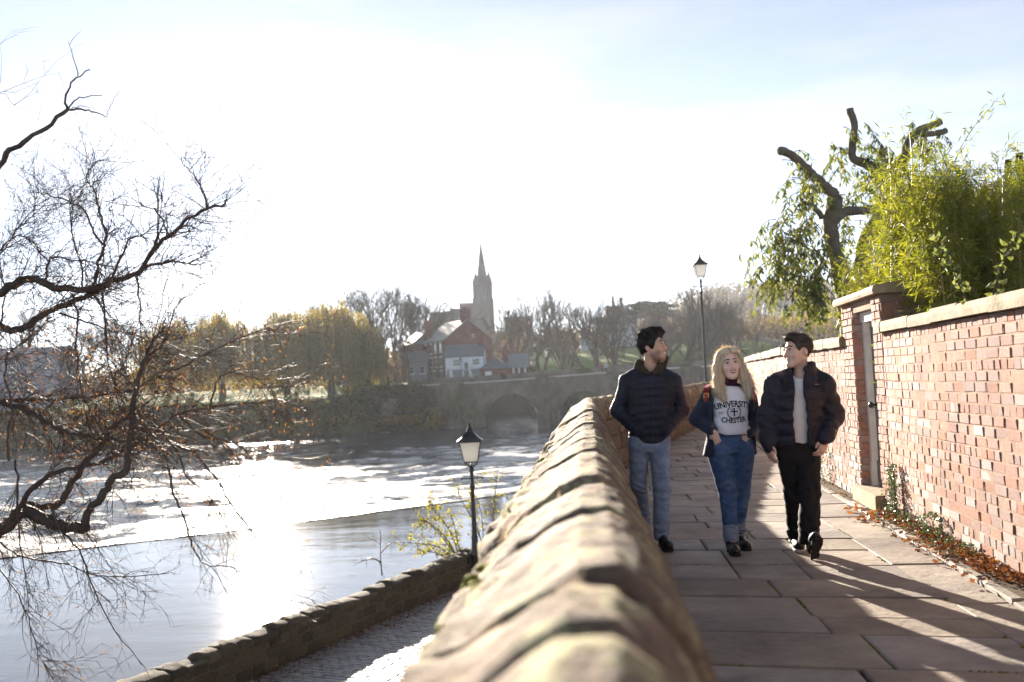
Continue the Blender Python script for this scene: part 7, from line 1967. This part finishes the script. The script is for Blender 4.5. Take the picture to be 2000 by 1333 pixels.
# long hair: mass and strands
def hair2(P):
    q = H2.loc(P); d = s_ell(q, (0, .018, .046), (.090, .108, .098)); ax = np.abs(q[:, 0])
    for sx, pts in ((-1, [(-.062, -.02, .085), (-.092, -.015, .0), (-.108, -.03, -.10), (-.125, -.055, -.19), (-.105, -.085, -.265)]), (1, [(.060, -.02, .085), (.090, -.015, .0), (.102, -.03, -.10), (.112, -.055, -.19), (.092, -.09, -.265)])):
        for (a, b, r0, r1) in zip(pts, pts[1:], (.030, .032, .040, .040), (.032, .040, .040, .020)): d = smin(d, s_cap(q, a, b, r0, r1), .03)
    d = smin(d, s_cap(q, (0, .075, .0), (0, .085, -.20), .08, .07), .04)
    face = s_ell(q, (.006, -.118, -.006), (.070, .088, .112)); d = smax(d, -face, .010); d = smax(d, -s_cap(q, (0, -.12, -.10), (0, -.13, -.34), .045, .035), .012)
    x, y, z = q[:, 0] * 60, q[:, 1] * 60, q[:, 2] * 14
    return (d - .002 * np.sin(x + 1.5 * np.sin(z)) * np.sin(y + np.sin(z * 1.3)) - .001 * np.sin(2.2 * x + z * 2)) * H2.k
lo, hi = bounds([H2.W(0, 0, .10), H2.W(-.15, -.1, -.36), H2.W(.15, .1, -.36)], .06)
hb, V, Q = sdf_obj('hair', hair2, lo, hi, .006, 'hair_blonde', P2.t, lambda V: np.clip(.45 + .3 * np.sin(V[:, 0] * 210 + V[:, 2] * 9), .05, 1) * np.clip(1.0 - .0, 0, 1))
fuzz(V, Q, 3600, .042, .0009, .3, 2, 'hair_strands', 'hair_blonde', hb, keep=lambda p: (H2.loc(p)[:, 1] > -.03) | (H2.loc(p)[:, 2] < -.05), flow=(0, .4, -1.0))
rh = random.Random(3); b = MB()
for k in range(1700):
    sx = -1 if k % 2 else 1; th = rh.uniform(.15, 1.5); ph = rh.uniform(-.7, 2.4)
    ry_ = rh.uniform(-.096, .085); root = Vector((.012 + sx * .006, .018 + ry_, .046 + .099 * math.sqrt(max(0, 1 - (ry_ / .108) ** 2))))
    m0 = Vector((sx * .062, .018 + ry_ * .95 - .004, .046 + .082 * math.sqrt(max(0, 1 - (ry_ / .112) ** 2)))); m05 = Vector((sx * .092, .018 + ry_ * .85, .035))
    wide = rh.uniform(.0, 1.0) ** 1.4; end = Vector((sx * (.085 + .085 * wide) + rh.gauss(0, .012), -.05 + rh.gauss(0, .04), rh.uniform(-.31, -.16) + .05 * wide))
    if sx > 0 and rh.random() < .18: end = Vector((rh.uniform(.13, .21), -.02, rh.uniform(-.20, -.04)))
    mid1 = Vector((sx * (.098 + .01 * wide), (root.y + end.y) / 2, .0)); mid2 = Vector((sx * (.105 + .04 * wide), end.y * .6, (end.z - .05) * .55))
    pts = smooth_poly([root, m0, m05, mid1.lerp(mid2, .3), mid2, end], 3); fr, ph2, am = rh.uniform(25, 45), rh.uniform(0, 6), rh.uniform(.003, .009)
    pw = []
    for i, p in enumerate(pts):
        f = i / len(pts); pw.append(H2.W(p.x + am * f * math.sin(p.z * fr + ph2), p.y + am * f * math.cos(p.z * fr + ph2), p.z))
    n = len(pw); w0 = rh.uniform(.0007, .0016); tn = min(1, max(.05, rh.gauss(.6, .25)))
    for i, p in enumerate(pw):
        t = (pw[min(i + 1, n - 1)] - pw[max(i - 1, 0)]).normalized(); sd = t.cross(Vector((rh.uniform(-.2, .2), -1, 0))).normalized(); w = w0 * (1 - .6 * i / n); b.add([p - sd * w, p + sd * w], [], tn)
    o_ = b.n() - 2 * n; b.f += [(o_ + 2 * i, o_ + 2 * i + 1, o_ + 2 * i + 3, o_ + 2 * i + 2) for i in range(n - 1)]
for k in range(90):                                   # flyaways that catch the sun
    th, ph = rh.uniform(0, 1.2), rh.uniform(0, 6.28); d_ = Vector((math.sin(th) * math.cos(ph), math.sin(th) * math.sin(ph), math.cos(th))); r0 = Vector((d_.x * .09, .018 + d_.y * .10, .046 + d_.z * .096))
    sw = Vector((rh.gauss(.012, .02), rh.gauss(0, .01), rh.gauss(0, .012))); pts = [H2.W(*(r0 + d_ * .0)), H2.W(*(r0 + d_ * .012 + sw * .5)), H2.W(*(r0 + d_ * .014 + sw * 1.6))]; b.tube(pts, [.0009, .0008, .0005], 3, rh.uniform(.5, 1), False)
o = mk('long_strands', b, 'hair_blonde', hb); o['kind'] = 'stuff'
pk = thing('backpack', 'backpack with red leather straps and brass buckles worn by the blonde woman', 'bag', J(1425, 800, .22))
c2_ = J(1425, 800, .25); lo, hi = bounds([c2_], .28); sdf_obj('bag', lambda P: pack(P, c2_, .08, .035, .12), lo, hi, .012, 'red_leather', pk)
for (u0, u1) in ((1378, 1376), (1468, 1470)):
    pts = [J(u0 + (8 if u0 < 1400 else -8), 752, .14)] + [front(bvj, J(u, v).x, J(u, v).z, P2.Y - 1, .007) or J(u, v, -.1) for u, v in ((u0, 758), (u0, 765), (u1, 775), (u1, 784))]
    s_ = strap('strap', pts, .030, .008, 'red_leather', pk); q = pts[3]
    b = MB(); fr = [Vector((sx * .019, 0, sz * .019)) for sx, sz in ((-1, -1), (1, -1), (1, 1), (-1, 1), (-1, -1))]; b.tube([q + Vector((0, -.008, .006)) + f for f in fr], .003, 5); mk('buckle', b, 'gold', s_)

# ------------------------------------------------------------------ right walker
fa = onz(1553, 1050, .09); P3 = Person('dark-haired man in black puffer jacket, white shirt and black trousers, looking left', fa.y - .25, (fa.x + .05, fa.y - .25, 0)); J = P3.J
H3 = Head(J(1557, 688), R(-66), R(-2), R(-2), 1.05)
neck3 = J(1566, 738, .03)
fh = onz(1592, 1086, .03)
legs3 = [(J(1538, 878), J(1551, 962, .08), J(1556, 1044, .26)), (J(1577, 878), J(1582, 960, -.10), Vector((at(1581, 1052, fh.y).x, fh.y + .02, at(1581, 1052, fh.y).z)))]
arm3h = [(J(1512, 752), J(1497, 815, .04), J(1500, 866, -.03)), (J(1612, 752), J(1629, 810, .04), J(1612, 858, -.14))]
hd3 = ((arm3h[0][2], Vector((.05, -.15, -1)), Vector((-1, -.35, 0)), .98, .42, -1), (arm3h[1][2], Vector((-.38, -.20, -1)), Vector((.55, -.85, 0)), .98, .62, 1))
def body3(P):
    d = smin(H3.sdf(P, 0, 0), s_cap(P, H3.W(0, .02, -.06), neck3, .056, .062), .03)
    d = smin(d, s_loft(P, [P3.sec(868, 1525, 1588, .09), P3.sec(800, 1522, 1598, .095), P3.sec(755, 1520, 1602, .09), P3.sec(738, 1540, 1590, .06)]), .04)
    for a, b, c in arm3h: d = smin(d, smin(s_cap(P, a, b, .048, .040), s_cap(P, b, c, .040, .027), .02), .02)
    for h_ in hd3: d = smin(d, s_hand(P, *h_), .01)
    for a, b, c in legs3: d = smin(d, smin(s_cap(P, a, b, .07, .048), s_cap(P, b, c, .048, .035), .02), .02)
    return d
lo, hi = bounds([H3.c + Vector((0, 0, .13)), J(1480, 700, -.3), J(1650, 700), J(1553, 1060, .3), legs3[1][2]], .07)
bd, V, Q = sdf_obj('body', body3, lo, hi, .0065, 'skin_light', P3.t, lambda V: H3.tint(V, .25))
H3.face_parts(bd, 'brow_dark')
def hair3(P):
    q = H3.loc(P); d = s_ell(q, (0, .020, .045), (.086, .108, .098)); d = smin(d, s_ell(q, (0, -.060, .108), (.060, .050, .030)), .03)
    x, y, z = q[:, 0] * 50, q[:, 1] * 50, q[:, 2] * 50
    d = d - .008 * np.sin(x + 2 * np.sin(z * .6)) * np.sin(y * .8 + 1.5 * np.sin(x * .5)) - .003 * np.sin(2 * x + .6 * z) * np.sin(1.6 * y - z)
    face = s_ell(q, (0, -.13, .002), (.10, .105, .096)); d = smax(d, -face, .012)
    ax = np.abs(q[:, 0]); d = smax(d, -(s_ell(np.stack([ax, q[:, 1], q[:, 2]], 1), (.088, -.008, -.035), (.028, .045, .045))), .008)
    return smax(d, np.where(q[:, 1] > .03, -.078, -.05) - q[:, 2], .015) * H3.k
lo, hi = bounds([H3.c], .17); hb3, V, Q = sdf_obj('hair', hair3, lo, hi, .0055, 'hair_brown', P3.t, lambda V: np.full(len(V), .3)); fuzz(V, Q, 2400, .026, .0010, .2, 4, 'hair_strands', 'hair_brown', hb3, H3.M @ Vector((0, .9, .1)), keep=lambda p: H3.loc(p)[:, 2] > -.01)
lo, hi = bounds([J(1510, 722, -.2), J(1620, 880, .2)], .05)
te3 = [P3.sec(868, 1530, 1584, .105), P3.sec(830, 1524, 1590, .115), P3.sec(790, 1522, 1596, .120), P3.sec(760, 1522, 1602, .110), P3.sec(745, 1535, 1592, .085), P3.sec(733, 1546, 1584, .062)]
sdf_obj('tee_shirt', lambda P: smax(s_loft(P, te3, .02) - wr(P, 3, 26, .005), -s_cap(P, J(1562, 712, -.05), J(1564, 732, -.03), .056, .050), .01), lo, hi, .007, 'tee_white', P3.t)
pel3 = [P3.sec(858, 1526, 1588, .10), P3.sec(875, 1522, 1592, .112), P3.sec(895, 1522, 1592, .112), P3.sec(906, 1530, 1586, .095)]
lo, hi = bounds([J(1500, 855, -.3), J(1615, 1062, .4), legs3[1][2] - Vector((0, 0, .05))], .08)
sdf_obj('trousers', lambda P: jeans(P, legs3, pel3, .035, 9.0, .006, flare=[(.098, .078, .074), (.098, .080, .078)]), lo, hi, .0075, 'trousers_black', P3.t)
arm3 = [(J(1516, 754), J(1500, 815, .04), J(1502, 862, -.02), .088, .084, .070), (J(1608, 754), J(1626, 810, .04), J(1613, 850, -.13), .088, .086, .072)]
def jack3(P):
    x = P[:, 0]; z = P[:, 2]
    secs = [P3.sec(876, 1512, 1598, .150), P3.sec(855, 1506, 1604, .165), P3.sec(820, 1506, 1606, .170), P3.sec(785, 1506, 1608, .168), P3.sec(760, 1508, 1612, .150), P3.sec(747, 1520, 1602, .125), P3.sec(735, 1535, 1594, .105), P3.sec(718, 1540, 1592, .095), P3.sec(706, 1541, 1591, .088)]
    d = s_loft(P, secs, .03); inner = d + .045; d = d - quilt(z + .02 + .25 * np.abs(x - J(1560, 800).x) * .2, .095, .013); d = np.maximum(d, -inner)
    xc = np.interp(z, [J(0, 870).z, J(0, 800).z, J(0, 740).z, J(0, 710).z], [J(1556, 870).x, J(1557, 800).x, J(1560, 740).x, J(1556, 710).x])
    w = np.interp(z, [J(0, 880).z, J(0, 850).z, J(0, 780).z, J(0, 740).z, J(0, 705).z], [.050, .036, .034, .056, .092])
    op = np.maximum(np.abs(x - xc) - w, P[:, 1] - P3.Y); d = smax(d, -op, .015)
    e = arms_sdf(P, arm3, (.095, .009), .05); d = smin(d, e, .03)
    for u_, e_ in ((1540, 1514), (1590, 1610)): d = smin(d, np.maximum(s_cap(P, J(u_, 732, .03), J(e_, 750, .01), .055, .078), -op), .04)
    for (a, b, c, r0, r1, r2) in arm3:
        dv = (Vector(c) - Vector(b)).normalized(); d = smin(d, s_cap(P, Vector(c) + dv * .03, Vector(c) + dv * .055, .050, .046), .012)
    d = smax(d, -s_cap(P, J(1562, 690, -.03), J(1564, 745, -.015), .068, .060), .012)
    return d - wr(P, 8, 32, .005)
lo, hi = bounds([J(1470, 690, -.26), J(1655, 885, .24)], .05)
jk, V, Q = sdf_obj('jacket', jack3, lo, hi, .008, 'puffer_black', P3.t)
bv3 = BVHTree.FromPolygons([Vector(v) for v in V], [tuple(int(i) for i in q) for q in Q])
pol = []
for k, (r0, r1) in enumerate(((.010, .016), (.019, .025), (.028, .034))):        # three quarter arcs
    n = 6; pol += [[(.017 - math.cos(a0) * r0, -.014 + math.sin(a0) * r0), (.017 - math.cos(a0) * r1, -.014 + math.sin(a0) * r1), (.017 - math.cos(a1) * r1, -.014 + math.sin(a1) * r1), (.017 - math.cos(a1) * r0, -.014 + math.sin(a1) * r0)] for a0, a1 in [(math.pi / 2 * (.35 + .65 * i / n), math.pi / 2 * (.35 + .65 * (i + 1) / n)) for i in range(n)]]
mark(pol, 1596.5, 750, 'logo', jk, bv3, P3.Y, 'logo_white')
text_on('THE NORTH FACE', .0085, 1591, 751, 'logo_lettering', bv3, P3.Y, 0, jk, 'logo_white', .004); text_on('700', .016, 1622, 840, 'sleeve_lettering', bv3, P3.Y, 0, jk, 'logo_white', .01)
c = legs3[0][2]; shoe(P3.t, (c.x - .01, c.y + .05, .004), (-.10, -1, 0), (0, 0, 1), 'shoe_black', .29, 'sole_pale')
shoe(P3.t, fh + Vector((.0, .0, -.02)), (-.10, -.72, .60), (-.22, .52, .72), 'shoe_black', .29, 'sole_rubber', tread=True)
b = MB(); hb_ = hd3[1]; f = Vector(hb_[1]).normalized(); n_ = Vector(hb_[2]); n_ = (n_ - f * n_.dot(f)).normalized(); sd = f.cross(n_) * hb_[5]
for (x, y) in ((.010, .112), (-.010, .108)):
    c_ = Vector(hb_[0]) + sd * x * 1.02 + f * y - n_ * .012; b.tube([c_ + (sd * math.cos(a) + n_ * math.sin(a)) * .0115 for a in np.linspace(0, 2 * math.pi, 13)], .0028, 5)
mk('rings', b, 'gold', bd)
pk = thing('backpack', 'black backpack worn by the man in the puffer jacket', 'bag', J(1560, 800, .24))
c3_ = J(1560, 800, .27); lo, hi = bounds([c3_], .30); sdf_obj('bag', lambda P: pack(P, c3_, .09, .035, .15), lo, hi, .012, 'pack_black', pk)
for u0 in (1528, 1599):
    pts = [J(u0, 735, .12)] + [front(bv3, J(u, v).x, J(u, v).z, P3.Y - 1, .006) or J(u, v, -.1) for u, v in ((u0, 742), (u0, 752), (u0 - 2, 766))]; strap('strap', pts, .04, .010, 'pack_black', pk)

# ------------------------------------------------------------------ people on the bridge, a few pixels tall
mat('coat_grey', (.35, .36, .38), None, rough=.9); mat('coat_dark', (.02, .022, .03), None, rough=.9); mat('coat_rust', (.22, .07, .04), None, rough=.9)
def tiny(P):
    d = s_loft(P, [(.78, 0, 0, .19, .13), (1.1, 0, 0, .20, .14), (1.38, 0, 0, .22, .13), (1.46, 0, 0, .12, .09)], .05)
    for sx in (-1, 1):
        d = smin(d, s_cap(P, (sx * .24, 0, 1.38), (sx * .27, -.06, .85), .07, .05), .04); d = smin(d, s_cap(P, (sx * .09, 0, .85), (sx * .10, -.12 * sx, .05), .10, .06), .04); d = smin(d, s_cap(P, (sx * .10, -.12 * sx, .05), (sx * .10, -.12 * sx - .16, .03), .05, .04), .02)
    return smin(d, s_ell(P, (0, 0, 1.62), (.09, .10, .125)), .05)
TV, TQ = sdf_mesh(tiny, (-.45, -.45, -.05), (.45, .35, 1.85), .035)
def tiny_tint(V): return np.where(V[:, 2] > 1.5, 1.0, np.where(V[:, 2] < .8, .5, 0.0))
for (u, coat, lbl) in ((1183, 'coat_rust', 'small figure in rust coat on the bridge behind the laughing man, left of a pair'), (1190, 'coat_grey', 'small figure in pale grey coat on the bridge behind the laughing man'), (981, 'coat_dark', 'small dark figure on the bridge left of the annexe, left of a pair'), (986, 'coat_rust', 'small figure in rust coat on the bridge, right of a pair near the annexe'), (917, 'coat_grey', 'small pale figure on the bridge below the white cottage'), (829, 'coat_dark', 'small dark figure at the house end of the bridge'), (837, 'coat_rust', 'small figure in rust coat at the house end of the bridge')):
    x = at(u, 730, 168).x; t = thing('person', lbl, 'person', (x, bent(x) + (5.2 if u > 900 else 4.0), deck(x) + .62), 'people on the bridge')
    me = npmesh('body', TV, TQ, True); setmat(me, [coat, 'coat_dark', 'skin_light', 'hair_brown'])
    zc = np.array([p.center.z for p in me.polygons]); me.polygons.foreach_set('material_index', np.where(zc > 1.66, 3, np.where(zc > 1.5, 2, np.where(zc < .82, 1, 0))).astype(np.int32))
    o = bpy.data.objects.new('body', me); COL.objects.link(o); o.parent = t
